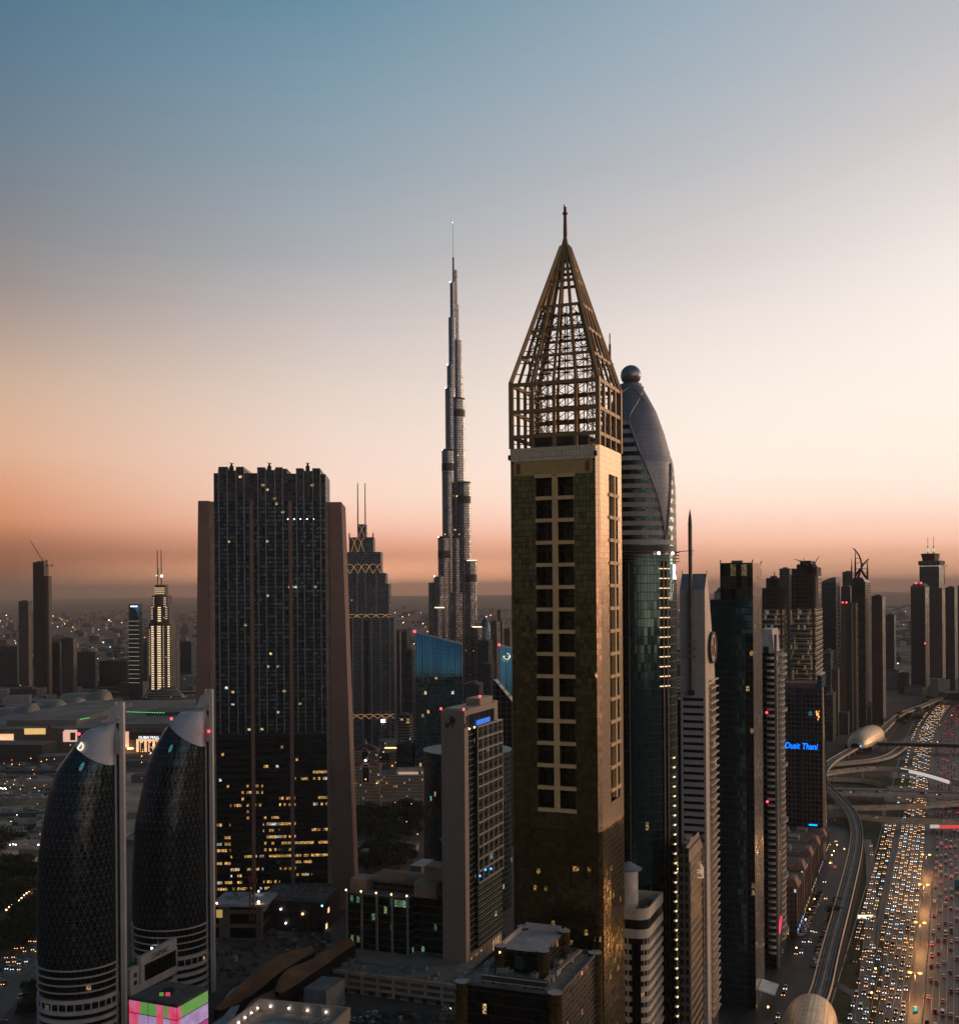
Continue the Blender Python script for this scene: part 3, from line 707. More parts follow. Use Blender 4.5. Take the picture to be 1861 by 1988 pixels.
for k in range(13):
    yy = 1105.7 + 18.42 * k; x0_, x1_ = 1266.8 + k * .12, 1287.5 + k * .12; b = MB()
    q = [((rg + .3) * sin(t), -(rg + .3) * cos(t), zs(yy)) for t in [math.asin((x - 1224 - (yy - 740) * .0079) / 84) for x in (x0_, x0_ + 7, x0_ + 14, x1_)]]
    for a, c in zip(q[:-1], q[1:]): b.bar(a, c, .4, .36)
    b.build('light_strip', STR, g)
for k in range(29):
    yy = 1465 + 18.25 * k; x = 1298 + k * .3
    t = math.asin(min(.98, (x - 1224 - (yy - 740) * .0079) / 84)); b = MB(); b.bar(((rg + .4) * sin(t - .03), -(rg + .4) * cos(t - .03), zs(yy)), ((rg + .4) * sin(t + .03), -(rg + .4) * cos(t + .03), zs(yy) + .25), .4, .36); b.build('light_strip', glow('strip_lamp', (1, .62, .34), 2.2), g)
t = math.asin((1299 - 1227) / 84)
text('letter_sign', 'R', glow('letter_white', (.75, .9, 1), 1.6), g, ((rg + .5) * sin(t), -(rg + .5) * cos(t), zs(1126)), (pi / 2, 0, t), 9.3, .25, sx=.62)
for x, yy in ((1262.5, 1077), (1289.5, 1077)):
    t = math.asin((x - 1226.6) / 86); lamp(g, ((rg + 1.8) * sin(t), -(rg + 1.8) * cos(t), zs(yy)), .55, WHT, 'roof_lamp')
t = math.asin((1309 - 1226.6) / 88); b = MB(); b.bar(((rg + 1) * sin(t), -8, zs(1073)), ((rg + 8) * sin(t), -8, zs(1071)), .3); b.bar(((rg + 5) * sin(t), -8, zs(1071)), ((rg + 7.5) * sin(t), -8, zs(1078)), .25); b.build('gantry_arm', DARK, g)

# ------------------------------------------------------------------ white tower with needle
S = Site(1319.5, 1368, 1386, 500, 21.5, yr=1250); w = S.w
g = S.root('needle_tower', 'pale slab tower with a tall needle fixed to its front and striped windows below', 'tower')
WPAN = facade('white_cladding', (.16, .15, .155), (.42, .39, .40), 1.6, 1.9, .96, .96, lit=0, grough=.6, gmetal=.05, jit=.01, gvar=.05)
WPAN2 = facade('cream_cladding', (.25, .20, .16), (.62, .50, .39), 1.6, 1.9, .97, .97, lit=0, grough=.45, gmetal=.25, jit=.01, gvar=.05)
ztf = S.z(1145, 1368); prof = [(0, 0), (S.fy(1389, 1380), 0), (S.fy(1389, 1380), S.z(1380, 1389, ly=22)), (S.fy(1386.6, 1304), S.z(1304, 1386, ly=22)), (S.fy(1379, 1197), S.z(1197, 1379, ly=14)), (5.5, S.z(1113.6, 1373, ly=6)), (0, ztf)]
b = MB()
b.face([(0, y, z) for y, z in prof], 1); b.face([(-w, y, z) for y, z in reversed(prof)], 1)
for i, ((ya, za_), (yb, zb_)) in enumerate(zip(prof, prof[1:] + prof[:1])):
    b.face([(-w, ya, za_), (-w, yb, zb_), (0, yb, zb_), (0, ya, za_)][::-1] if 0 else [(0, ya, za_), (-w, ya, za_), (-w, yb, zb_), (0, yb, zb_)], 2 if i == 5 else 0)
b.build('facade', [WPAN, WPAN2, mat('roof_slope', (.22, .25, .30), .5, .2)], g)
for k in range(44):
    z = S.z(1356 + 14.4 * k, 1345)
    if z < 3: break
    b = MB(); b.box(S.fx(1325.5, 1400), S.fx(1365, 1400), -.06, .3, z - 1.25, z + 0.0); b.build('window_band', facade('band_glass', (.02, .02, .02), (.035, .035, .035), 1.4, 3.3, .9, 1, lit=.005, ls=.4, grough=.25, jit=.05), g)
yy0, yy1 = S.fy(1376, 1380), S.fy(1389, 1380)
b = MB(); b.box(-.4, .1, yy0, yy1 + .05, 0, S.z(1330, 1380, ly=10)); b.build('balcony_recess', facade('recess_dark', (.10, .08, .06), (.03, .03, .028), 3.2, 3.3, .9, .8, lit=.015, ls=.4, grough=.3, gmetal=.3), g)
for k in range(46):
    z = S.z(1321 + 14.4 * k, 1382, ly=12)
    if z < 4: break
    b = MB(); b.box(0.1, 1.3, yy0 - .3, yy1 + .4, z - .3, z + .3); b.build('balcony', mat('balcony_edge', (.70, .52, .38), .45, .2), g)
xn = S.fx(1341.3, 1200); zn0, zn1 = S.z(1340, 1345), S.z(1000, 1341)
b = MB(); b.loft([[(xn + r_ * cos(2 * pi * k / 12), -1.3 + r_ * sin(2 * pi * k / 12), z) for k in range(12)] for z, r_ in ((zn0, .8), (zn0 + 30, .85), (zn1 - 4, .9), (zn1 - 1, .7), (S.z(987.5, 1340), .06))]); b.build('needle', mat('needle_bronze', (.14, .10, .08), .45, .5), g)
b = MB(); b.box(xn - 1.1, xn + 1.1, -2.4, 0, zn0 - 2.2, zn0); b.build('needle_foot', DARK, g)
for yy in (1245, 1259, 1274.5):
    z = S.z(yy, 1345); b = MB(); b.box(xn - 2.3, xn + 2.3, -2.4, -2.0, z - .3, z + .3); b.box(xn - 2.3, xn - 1.8, -2.0, 0, z - .3, z + .3); b.box(xn + 1.8, xn + 2.3, -2.0, 0, z - .3, z + .3); b.build('needle_bracket', BROWN, g)
ye = S.fy(1379.5, 1257); ze = S.z(1257, 1380, ly=ye); R = 31 * 512 / F
b = MB(); ring = lambda r_, x: [(x, ye + r_ * 1.12 * cos(2 * pi * k / 40), ze + r_ * sin(2 * pi * k / 40)) for k in range(40)]
b.loft([ring(R, -.2), ring(R, 1.4), ring(R - .9, 1.4), ring(R - .9, 1.0)], 0, False); b.build('sign_ring', mat('sign_rim', (.05, .04, .035), .5), g)
b = MB(); b.face(ring(R - .85, 1.05)); sgn = b.build('sign_disc', mat('sign_cream', (.60, .46, .36), .5), g)
text('sign_letters', 'a', mat('sign_orange', (.5, .17, .03), .5), sgn, (1.2, ye - 3.0, ze - 3.2), (pi / 2, 0, pi / 2), 10, .1, sx=.75)
text('sign_letters', 'R', mat('sign_red', (.28, .03, .015), .5), sgn, (1.2, ye + 2.0, ze - 4.2), (pi / 2, 0, pi / 2), 13, .1, sx=.75)
b = MB(); b.box(-w - 2.2, -w - .1, 2, 8, 0, S.z(1360, 1315)); b.build('side_shaft', DARK, g)
for xx in (-w, 0):
    b = MB(); b.bar((xx, 5.5, prof[5][1]), (xx, 5.5, prof[5][1] + 1.6), .25); b.build('lightning_rod', DARK, g)

# ------------------------------------------------------------------ brown tower with crescents, white hotel block
S = Site(1319, 1337, 1364, 450, 21.5, yr=1700); w, dp = S.w, S.dep
g = S.root('crescent_tower', 'lower brown tower with three lit crescents on its shoulder, before the needle tower', 'tower')
zr = S.z(1647, 1336); zk = S.z(1675, 1338)
CT = facade('crescent_facade', (.09, .075, .065), (.022, .022, .024), 2.0, 3.7, .6, .62, lit=.006, ls=.5, grough=.25, jit=.04, gmetal=.4)
CT2 = facade('crescent_side', (.26, .19, .13), (.05, .038, .03), 1.3, 3.7, .9, .62, lit=.008, ls=.5, grough=.25, jit=.04, gmetal=.4, vo=1.2)
b = MB(); b.face([(-w, 0, 0), (0, 0, 0), (0, 0, zk), (0, -.0, zr), (-w, 0, zr)], 0); b.face([(0, 0, 0), (0, dp, 0), (0, dp, zk), (0, 0, zk)], 1)
b.face([(0, dp, 0), (-w, dp, 0), (-w, dp, zr), (0, dp, zr)], 0); b.face([(-w, dp, 0), (-w, 0, 0), (-w, 0, zr), (-w, dp, zr)], 0); b.face([(-w, 0, zr - 1), (0, 0, zr - 1), (0, dp, zr - 1), (-w, dp, zr - 1)], 2)
b.build('facade', [CT, CT2, ROOFM], g)
b = MB(); b.face([(0, 0, zk), (0, dp, zk), (-1.5, dp - 1.5, zr + 1), (-1.0, 1.5, zr + 1)], 0); b.face([(0, 0, zk), (-1, 1.5, zr + 1), (-1.2, 0, zr)], 0); b.build('mansard', mat('brown_panel', (.30, .19, .13), .6), g)
b = MB(); b.box(-w * .9, -1.8, 4, 6, zr - 1, zr + 1.2); b.box(-w * .8, -w * .3, 8, 14, zr - 1, zr + 2); b.build('roof_plant', mat('pale_plant', (.30, .24, .21), .7), g)
for yl in (1.1, dp - 1.0):
    b = MB(); b.box(0, .5, yl - .5, yl + .5, 0, zk); b.build('corner_pier', mat('brown_pier', (.28, .21, .15), .6), g)
for i, yy in enumerate((1676, 1681, 1690)):
    yc = S.fy(1352, 1690); zc_ = S.z(yy + 6, 1352, ly=yc); b = MB(); pts = [(.9 + 1.6 * sin(pi * k / 8), yc - 3.2 + 6.4 * k / 8, zc_ - .2 + .9 * (k / 8 - .5) - 1.0 * sin(pi * k / 8)) for k in range(9)]
    for a, c in zip(pts[:-1], pts[1:]): b.bar(a, c, .7, .55)
    b.build('crescent', glow('crescent_glow', (1, .72, .5), .75 if i else .3), g)

S = Site(1196, 1256, 1287, 430, 21.5, yr=1800); w, dp = S.w, S.dep
g = S.root('white_hotel', 'cream rounded hotel block with stacked balconies beside the golden tower foot', 'building')
zt_ = S.z(1767, 1251); ztW, dpW = zt_, dp
CREAM = mat('cream_render', (.62, .50, .39), .65, var=.08, scale=.3)
def rnd(o, r_=4.5):
    p = [(-w - o, -o)]; p += [(-r_ + (r_ + o) * sin(t), r_ - (r_ + o) * cos(t)) for t in [pi / 2 * k / 8 for k in range(9)]]
    return p + [(o, dp + o), (-w - o, dp + o)]
b = MB(); b.prism(rnd(-.6), 0, zt_ - 4, 0, 1); b.build('facade', [facade('hotel_windows', (.58, .46, .36), (.03, .028, .028), 2.6, 3.98, .72, .9, lit=.008, ls=.5, grough=.25, gmetal=.4), ROOFM], g)
b = MB(); ou, inn = rnd(0), rnd(-.5)
for k in range(len(ou)):
    k2 = (k + 1) % len(ou)
    for A, Bq, fl in ((ou, ou, 0), (inn, inn, 1)):
        q = [(A[k][0], A[k][1], zt_ - 4.2), (A[k2][0], A[k2][1], zt_ - 4.2), (A[k2][0], A[k2][1], zt_), (A[k][0], A[k][1], zt_)]; b.face(q[::-1] if fl else q)
    b.face([(ou[k][0], ou[k][1], zt_), (ou[k2][0], ou[k2][1], zt_), (inn[k2][0], inn[k2][1], zt_), (inn[k][0], inn[k][1], zt_)])
b.build('parapet', CREAM, g)
b = MB(); b.prism(rnd(-.3), zt_ - 7.9, zt_ - 4.2, 0); b.build('dark_storey', mat('dark_storey_glass', (.025, .02, .018), .3, .3), g)
z = zt_ - 11.3; b = MB(); b.prism(rnd(0), z, z + 3.4); b.build('balcony_band', CREAM, g); z -= 4.4; k = 0
while z > 2:
    b = MB(); b.prism(rnd(0.0), z, z + 1.95); b.build('balcony_band', CREAM, g); z -= 3.98
b = MB(); b.box(S.fx(1227, 1900), S.fx(1243.5, 1900), -.35, .5, 0, zt_ - 11.4); b.build('stair_glass', mat('stair_glass', (.012, .010, .010), .2, .3), g)
for k in range(4):
    yk = dp * (.42 + .08 * k); b = MB(); b.box(0, .6, yk, yk + .7, 0, zt_ - 46); b.build('pilaster', CREAM, g)
b = MB(); b.cyl(-w + 2, 12, zt_ - 4, zt_ + 12, 3.6, n=20); b.build('water_tank', mat('tank_white', (.66, .56, .47), .6), g)
b = MB(); b.cyl(-w + 2, 12, zt_ + 12, zt_ + 12.6, 5.2, n=20); b.cyl(-w + 2, 12, zt_ + 12.6, zt_ + 15, 4.6, .6, n=20); b.build('tank_roof', mat('tank_roof', (.20, .22, .26), .5), g)
b = MB(); b.box(-w * .45, -3, dp - 12, dp - 8, zt_ - 4, zt_ - 1); b.build('roof_cabin', mat('red_cabin', (.20, .10, .08), .7), g)
b = MB(); b.ball((-w * .4, 12, zt_ - 3.6), 3.4, 0, 12, 6, .6); b.build('skylight', mat('skylight_glass', (.10, .13, .12), .12, .8), g)

# ------------------------------------------------------------------ dark green glass office tower
S = Site(1378, 1461, 1478, 595, 21.5, yr=1200); w, dp = S.w, S.dep
g = S.root('green_glass_tower', 'wide dark green glass office tower with a pale mirrored side wall', 'tower')
SILV = facade('silver_side', (.10, .09, .075), (.52, .46, .37), 1.5, 1.85, .93, .93, lit=.003, ls=.5, grough=.16, gmetal=.85, jit=.05, gvar=.2, litrow=.001)
zsft = S.z(1164, 1380); zt_ = S.z(1092, 1461); xs = S.fx(1397, 1120)
b = MB(); b.face([(-w, 0, 0), (0, 0, 0), (0, 0, zsft), (-w, 0, zsft)], 0); b.face([(0, 0, 0), (0, dp, 0), (0, dp, zsft), (0, 0, zsft)], 1)
b.face([(0, dp, 0), (-w, dp, 0), (-w, dp, zsft), (0, dp, zsft)], 0); b.face([(-w, dp, 0), (-w, 0, 0), (-w, 0, zsft), (-w, dp, zsft)], 0); b.face([(-w, 0, zsft), (xs, 0, zsft), (xs, dp, zsft), (-w, dp, zsft)], 2)
b.build('facade', [TEAL, SILV, ROOFM], g)
b = MB(); b.box(xs, 0, .02, dp, zsft, zt_, 0, 2); b.face([(.02, .02, zsft), (.02, dp, zsft), (.02, dp, zt_), (.02, .02, zt_)], 1)
b.build('glass_crown', [facade('crown_glass', (.02, .025, .022), (.07, .075, .06), 2.9, 6.5, .95, .93, lit=.12, ls=.16, warm=(.9, .65, .3), coolp=0, grough=.15, jit=.04), SILV, ROOFM], g)
b = MB(); ysl = S.fy(1470.6, 1200); b.box(-.5, .05, ysl - .7, ysl + .7, S.z(1345, 1473, ly=ysl), S.z(1167, 1471, ly=ysl)); b.build('side_slot', DARK, g)
b = MB(); xk = S.fx(1446, 1300); b.box(xk, xk + 4, -.05, .4, 0, S.z(1230, 1450)); b.build('dark_bay', facade('dark_bay', (.01, .012, .012), (.02, .03, .03), 2, 3.7, .8, .7, lit=.02, ls=.35, grough=.3, jit=.05), g)
for xx, yy in ((xs, .3), (-.3, .3), (-.3, dp - .3)):
    b = MB(); b.bar((xx, yy, zt_), (xx + .4, yy, zt_ + 1.6), .5); b.build('roof_davit', DARK, g)
b = MB(); b.box(-w * .55, -w * .3, 8, 11, zt_, zt_ + 1.4); b.build('plant_room', CONC_D, g)
for x, yy, m_ in ((1503 - 20, 1301, CYAN),): pass
b = MB(); q = [(.3, 4, 9), (.3, 22, 9), (9, 22, 7), (9, 4, 7)]; b.face(q); b.face([(x, y, z - .5) for x, y, z in reversed(q)])
for i in range(4): a, c = q[i], q[(i + 1) % 4]; b.face([(a[0], a[1], a[2] - .5), (c[0], c[1], c[2] - .5), c, a])
b.build('entrance_canopy', mat('canopy_white', (.62, .60, .56), .6), g)
for yy in (5, 21):
    b = MB(); b.cyl(8.4, yy, 0, 6.6, .3, n=8); b.build('canopy_post', STEEL, g)

# ------------------------------------------------------------------ twin balcony stacks
S = Site(1479, 1503, 1523, 657, 21.5, yr=1400); w, dp = S.w, S.dep
g = S.root('balcony_tower', 'slim tower of curved stacked balconies with a white slanted top', 'tower')
zt_ = S.z(1268, 1500); zp = S.z(1222, 1500)
b = MB(); b.box(-w, 0, 0, dp, 0, zt_, 0, 1); b.build('facade', [facade('balcony_dark', (.02, .02, .02), (.03, .035, .035), 2.2, 3.7, .8, .7, lit=.006, ls=.6, grough=.25, jit=.05), ROOFM], g)
b = MB(); b.prism([(-w, 1), (-.5, 1), (-.5, dp * .6), (-w, dp * .6)], zt_, zp, 0, poly1=[(-w, 3), (-1.5, 3), (-1.5, dp * .6), (-w, dp * .6)]); b.build('top_panel', mat('panel_white', (.48, .43, .42), .6), g)
b = MB(); b.box(-w + 1, -3.2, .7, 1.2, zt_, zp - 10); b.build('top_window', DARK, g)
b = MB(); b.box(-.2, 1.2, 1, 3.6, 0, zp - 3); b.build('corner_post', mat('post_grey', (.22, .20, .20), .5), g)
def half(rx, ry, h, n=10):
    b = MB(); p = [(rx * cos(t), -ry * sin(t)) for t in [pi * k / n for k in range(n + 1)]]; p = [(x, y) for x, y in p][::-1]; b.prism([(x, y) for x, y in p], 0, h); return b
m1 = half(w * .32, 2.6, 1.35).build('balcony', mat('balcony_cream', (.40, .33, .27), .6), mesh_only=True)
m2 = half(w * .32, 1.2, 1.35).build('balcony', MC['balcony_cream'], mesh_only=True)
m3 = half(dp * .20, 3.0, 1.35).build('balcony', MC['balcony_cream'], mesh_only=True)
m4 = half(dp * .17, 1.6, 1.35).build('balcony', MC['balcony_cream'], mesh_only=True)
k = 0; z = zt_ - 3.5
while z > 6:
    big = k < 4 or k % 9 == 0
    for side in (0, 1):
        o = bpy.data.objects.new('balcony', [(m2, m1), (m4, m3)][side][big]); COL.objects.link(o); o.parent = g
        o.location = (-w * .33, 0, z) if side == 0 else (0, dp * .70, z); o.rotation_euler = (0, 0, 0 if side == 0 else pi / 2)
    z -= 3.72; k += 1
for yy in (1383, 1556): lamp(g, (-w * .6, -2.4, S.z(yy, 1498)), .7, RED)
b = MB()
for i in range(3):
    z = S.z(1817 - 8 * i, 1513); b.bar((.8, 6 + i * 3, z), (.8, 12 + i * 3, z + 1.6), .8, 1.2)
b.build('red_sign', glow('sign_red_glow', (1, .03, .10), 1.6), g)

# ------------------------------------------------------------------ glass hotel with blue lettering
S = Site(1498, 1595, 1603, 968, 21.5, yr=1420); w, dp = S.w, S.dep
g = S.root('lettered_hotel', 'grid fronted glass hotel with blue lit lettering, beside the flyovers', 'hotel')
GRID = facade('hotel_grid', (.11, .125, .135), (.022, .026, .03), w / 13.0, 3.95, .88, .87, lit=.004, ls=1.3, grough=.2, jit=.05, gmetal=.7)
BLUG = facade('blue_glass_band', (.06, .09, .11), (.06, .16, .24), w / 13.0, 3.95, .9, .9, lit=0, grough=.15, jit=.03)
SUNLIT = facade('sunlit_side', (.22, .16, .10), (.50, .36, .22), 2.4, 1.9, .8, .8, lit=.01, ls=1.6, warm=(1, .7, .35), grough=.35, gmetal=.6, jit=.12, gvar=.5)  # gold light on the right face, put into the pane colours
zt_ = S.z(1337, 1595)
b = MB(); b.face([(-w, 0, 0), (0, 0, 0), (0, 0, zt_), (-w, 0, zt_)], 0); b.face([(0, 0, 0), (0, dp, 0), (-2, dp, zt_ + 6), (-2, 2, zt_ + 6), (0, 0, zt_)], 1); b.face([(0, dp, 0), (-w, dp, 0), (-w, dp, zt_), (0, dp, zt_)], 0); b.face([(-w, dp, 0), (-w, 0, 0), (-w, 0, zt_), (-w, dp, zt_)], 0); b.face([(-w, 0, zt_), (0, 0, zt_), (0, dp, zt_), (-w, dp, zt_)], 2)
b.build('facade', [GRID, SUNLIT, ROOFM], g)
for ya, yb in ((1347.5, 1338), (1440, 1421.6)):
    b = MB(); b.box(-w, -.1, -.25, .2, S.z(ya, 1595), S.z(yb, 1595)); b.build('blue_band', BLUG, g)
b = MB()
for k in range(26): x = -w + (w - 4) * k / 25; b.box(x, x + .35, 1, 1.6, zt_, S.z(1324, 1595))
b.box(-w, -4, 1.6, dp * .7, zt_, S.z(1327, 1595)); b.box(-w, -4, .8, 1.8, S.z(1324, 1595), S.z(1322, 1595)); b.build('roof_louvres', mat('louvre_rust', (.22, .15, .13), .6), g)
b = MB(); b.box(-3.9, -.2, .1, dp, zt_, S.z(1311, 1598)); b.build('roof_wing', BLUG, g)
b = MB(); x = S.fx(1573 - 2, 1420); xk = S.fx(1553, 1420); b.box(xk - 1.5, xk + 1.5, -.5, .3, 0, zt_ + .3); b.build('centre_pier', mat('pier_dark', (.035, .04, .042), .4, .3), g)
b = MB(); b.box(-1, .25, dp * .36, dp * .62, 0, S.z(1440, 1602)); b.build('leg_gap', DARK, g)
b = MB(); b.bar((.2, .4, 0), (.2, .4, zt_), .9); b.build('corner_trim', STEEL, g)
BLT = glow('letters_blue', (.0, .16, 1.0), 3.0)
xa, xb = S.fx(1520, 1450), S.fx(1584, 1450)
text('letter_sign', 'Dusit', BLT, g, (S.fx(1537, 1450), -.6, S.z(1455.5, 1560)), (pi / 2, 0, 0), 7.4, .2, sx=.78, shear=.2)
text('letter_sign', 'Thani', BLT, g, (S.fx(1570.5, 1450), -.6, S.z(1456, 1560)), (pi / 2, 0, 0), 7.4, .2, sx=.78, shear=.2)
for xx, yy, m_, r_ in ((1586, 1387, glow('orange_pane', (1, .5, .1), 1.2), 1.1), (1588.5, 1392, MC['orange_pane'], .7), (1584, 1382, MC['orange_pane'], .6), (1589, 1381, MC['orange_pane'], .4), (1587, 1397, MC['orange_pane'], .5), (1572, 1385, glow('cyan_pane', (.1, .45, .7), .2), 1.2), (1574, 1388, MC['cyan_pane'], .7), (1570, 1389, MC['cyan_pane'], .5)):
    b = MB(); X = S.fx(xx, 1390); Zc = S.z(yy, 1590); b.box(X - r_, X + r_, -.12, 0, Zc - r_ * 1.3, Zc + r_ * 1.3); b.build('lit_window', m_, g)
b = MB(); X = S.fx(1588, 1610); b.box(X - 8, X - 1, -.5, 0, S.z(1603, 1590) - .5, S.z(1603, 1590) + .6); b.build('entrance_sign', glow('sign_cyan', (0, .4, 1), 2), g)

# ------------------------------------------------------------------ unfinished towers behind the hotel
SLAB = mat('slab_edge', (.78, .62, .42), .5, .1)  # sunset reflection on the slab edges, put into a pale gold base colour
def unfinished(label, xl, xc, xr, yt, yglass, ybase, d, crown):
    s = Site(xl, xc, xr, d, 21.5, yr=1250); w, dp = s.w, s.dep
    r = s.root('unfinished_tower', label, 'tower', 'unfinished towers behind the lettered hotel')
    zg, z1 = s.z(yglass), s.z(yt)
    n = 12; fr_ = [(-w * (1 - k / n), -3.2 * sin(pi * k / n)) for k in range(n + 1)]; poly = fr_ + [(0, dp), (-w, dp)]
    gl = facade('unfinished_glass', (.30, .25, .18), (.10, .095, .08), 1.8, 5.5, 1.1, .86, lit=.22, ls=.16, grough=.2, jit=.06, gvar=.5)  # lit panes added to stand in for the sunset gleam
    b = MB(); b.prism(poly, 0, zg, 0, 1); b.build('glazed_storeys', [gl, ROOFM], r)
    b = MB(); z = zg - 5.5
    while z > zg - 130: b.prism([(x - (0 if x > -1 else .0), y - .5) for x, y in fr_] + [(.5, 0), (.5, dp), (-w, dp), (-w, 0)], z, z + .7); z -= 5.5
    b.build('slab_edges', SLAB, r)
    b = MB(); b.prism([(x * .94 - w * .03, y * .5 + 1) for x, y in poly], zg, z1 - 6, 0); z = zg
    fl = 0
    while z < z1 - 4: b.prism(poly, z, z + .6, 1); z += 4.6; fl += 1
    for k in range(7):
        x = -w + w * k / 6; b.box(x - .4, x + .4, .2, 1, zg, z1 - 5, 1)
    b.build('bare_storeys', [mat('bare_dark', (.03, .026, .024), .8), mat('bare_slab', (.10, .07, .055), .8)], r)
    for x in crown:
        b = MB(); b.box(x[0] * w, x[1] * w, 3, dp * .7, z1 - 6, s.z(x[2])); b.build('core_top', mat('bare_core', (.05, .042, .038), .8), r)
    b = MB(); b.box(-.15 * w, -.05 * w, -1.6, 1, 0, z1 - 8); b.build('hoist_shaft', mat('hoist_dark', (.045, .035, .03), .7), r)
    return r, s, z1
r, s, z1 = unfinished('smaller unfinished tower with sunset-tinted slab edges, left of its taller twin', 1478, 1520, 1527, 1132, 1183, 1340, 1250, [(-.8, -.2, 1122), (-.6, -.4, 1118)])
r, s, z1 = unfinished('taller unfinished tower with a ragged dark crown and sunset-tinted slab edges', 1534, 1583, 1596, 1106, 1181, 1340, 1240, [(-.95, -.1, 1103), (-.75, -.12, 1095), (-.62, -.2, 1088), (-.5, .04, 1100)])
def crane(label, xb, yb, yt, d, jib, back, name='tower_crane', m=None, w=1.6):
    base = P(xb, yb, d); m = m or mat('crane_steel', (.10, .07, .06), .6, .2)
    r = empty(name, label, 'crane', tuple(base)); top = P(xb, yt, d) - base; top.x = 0
    b = MB(); hw = w / 2
    for sx_ in (-hw, hw):
        for sy_ in (-hw, hw): b.bar((sx_, sy_, 0), (sx_, sy_, top.z), w * .16)
    n = max(2, int(top.z / (w * 1.6)))
    for k in range(n):
        z0, z1_ = top.z * k / n, top.z * (k + 1) / n
        b.bar((-hw, -hw, z0), (hw, -hw, z1_), w * .1); b.bar((hw, hw, z0), (-hw, hw, z1_), w * .1); b.bar((-hw, hw, z0), (-hw, -hw, z1_), w * .1); b.bar((hw, -hw, z0), (hw, hw, z1_), w * .1)
    b.build('mast', m, r)
    j = P(jib[0], jib[1], d) - base; j.y = 0; k_ = P(back[0], back[1], d) - base; k_.y = 0
    up = Vector((0, 0, w * .9)); b = MB(); b.bar(top, j, w * .22); b.bar(top + up, j + up * .3, w * .18); n = 10
    for i in range(n): b.bar(top.lerp(j, i / n), (top + up).lerp(j + up * .3, (i + .5) / n), w * .1); b.bar(top.lerp(j, (i + 1) / n), (top + up).lerp(j + up * .3, (i + .5) / n), w * .1)
    b.build('jib', m, r)
    b = MB(); b.bar(top, k_, w * .35); b.box(k_.x - w * .6, k_.x + w * .6, -w * .5, w * .5, k_.z - w, k_.z + w * .3); b.build('counterweight', m, r)
    b = MB(); b.box(-w * .7, w * .7, -w * .9, w * .2, top.z - w * .4, top.z + w * .9); b.build('cab', m, r)
    apex_ = top + Vector((0, 0, w * 3.5)); b = MB(); b.bar(top, apex_, w * .2); b.bar(apex_, j.lerp(top, .35), w * .07); b.bar(apex_, k_, w * .07); b.build('pendant', m, r)
    return r
crane('thin tower crane on the roof between the unfinished towers', 1560, 1098, 1093, 1245, (1541, 1085.5), (1566, 1096))
crane('short raised crane jib on the right edge of the taller unfinished tower', 1580, 1102, 1097, 1240, (1589, 1080), (1577, 1099))
crane('small crane on the smaller unfinished tower', 1503, 1124, 1120, 1250, (1501, 1111), (1507, 1121))

# ------------------------------------------------------------------ further towers along the highway
tower('blue_grey_tower', 'plain blue-grey block rising behind the gap of the unfinished towers', 1512.5, 1532, 1536, 1105, 1700, m=GREYW)
r, s, z, dp = tower('arched_tower', 'blue-grey tower with a curved sloping top right of the unfinished towers', 1594, 1622, 1629.5, 1131, 2000, m=TEALB, plant=False, parapet=0)
b = MB(); n = 8; b.prism([(-s.w, 0), (0, 0), (0, dp), (-s.w, dp)], z, z + .5)
for k in range(n):
    x0_, x1_ = -s.w + s.w * k / n, -s.w + s.w * (k + 1) / n; b.box(x0_ + .02, x1_ - .02, 0, dp, z + .5, z + .5 + 9 * sin(pi / 2 * (k + 1) / n))
b.build('curved_top', mat('curved_roof', (.13, .14, .16), .5), r)
for k in range(24):
    b = MB(); b.box(0, 1.6, dp * .15, dp * .9, z - 6 - k * 7, z - 5.3 - k * 7); b.build('balcony', mat('balcony_grey', (.26, .26, .27), .6), r)
tower('grey_block', 'flat grey windowless-looking tower behind the horned tower', 1634.7, 1653, 1657.5, 1111, 2150, m=GREYW)
tower('grey_block', 'shorter dark shoulder tower in front of the flat grey tower', 1632, 1650, 1657, 1139.5, 2050, m=TEALB)
# horned tower
S = Site(1652.5, 1679, 1690, 1800, 21.5, yr=1200); w, dp = S.w, S.dep
g = S.root('horned_tower', 'dark tower crowned with curved crossing horns and spikes', 'tower')
HORN = mat('horn_dark', (.035, .026, .024), .5, .3); HG = facade('horned_glass', (.03, .026, .025), (.04, .045, .05), 2.4, 3.8, .8, .7, lit=.004, ls=1, grough=.2, jit=.04)
zt_ = S.z(1130, 1679); b = MB(); b.prism([(-w, 0), (0, 0), (0, dp), (-w, dp)], 0, zt_, 0); b.prism([(-w, 0), (0, 0), (0, dp), (-w, dp)], zt_, S.z(1121, 1679), 0, poly1=[(-w * .85, 2), (-w * .2, 2), (-w * .2, dp * .8), (-w * .85, dp * .8)]); b.build('facade', HG, g)
def hpt(x, y): v = P(x, y, 1812); return Vector((S.fx(x, 1100), 10, v.z))
for pts, r0, r1 in (([(1681, 1123), (1670, 1108), (1671.5, 1094), (1665.5, 1075), (1654, 1064)], 2.2, .7), ([(1664, 1122), (1668, 1108), (1674, 1095), (1685, 1085)], 2.2, .7), ([(1657, 1124), (1662, 1112), (1668, 1104)], 1.8, 1.4), ([(1679, 1121), (1674, 1112), (1668, 1104)], 1.8, 1.4)):
    q = smooth([hpt(*p) for p in pts], 3); b = MB()
    for i in range(len(q) - 1): f = i / len(q); b.tube(q[i], q[i + 1], r0 + (r1 - r0) * f, 8, r1=r0 + (r1 - r0) * (i + 1) / len(q))
    b.build('horn', HORN, g)
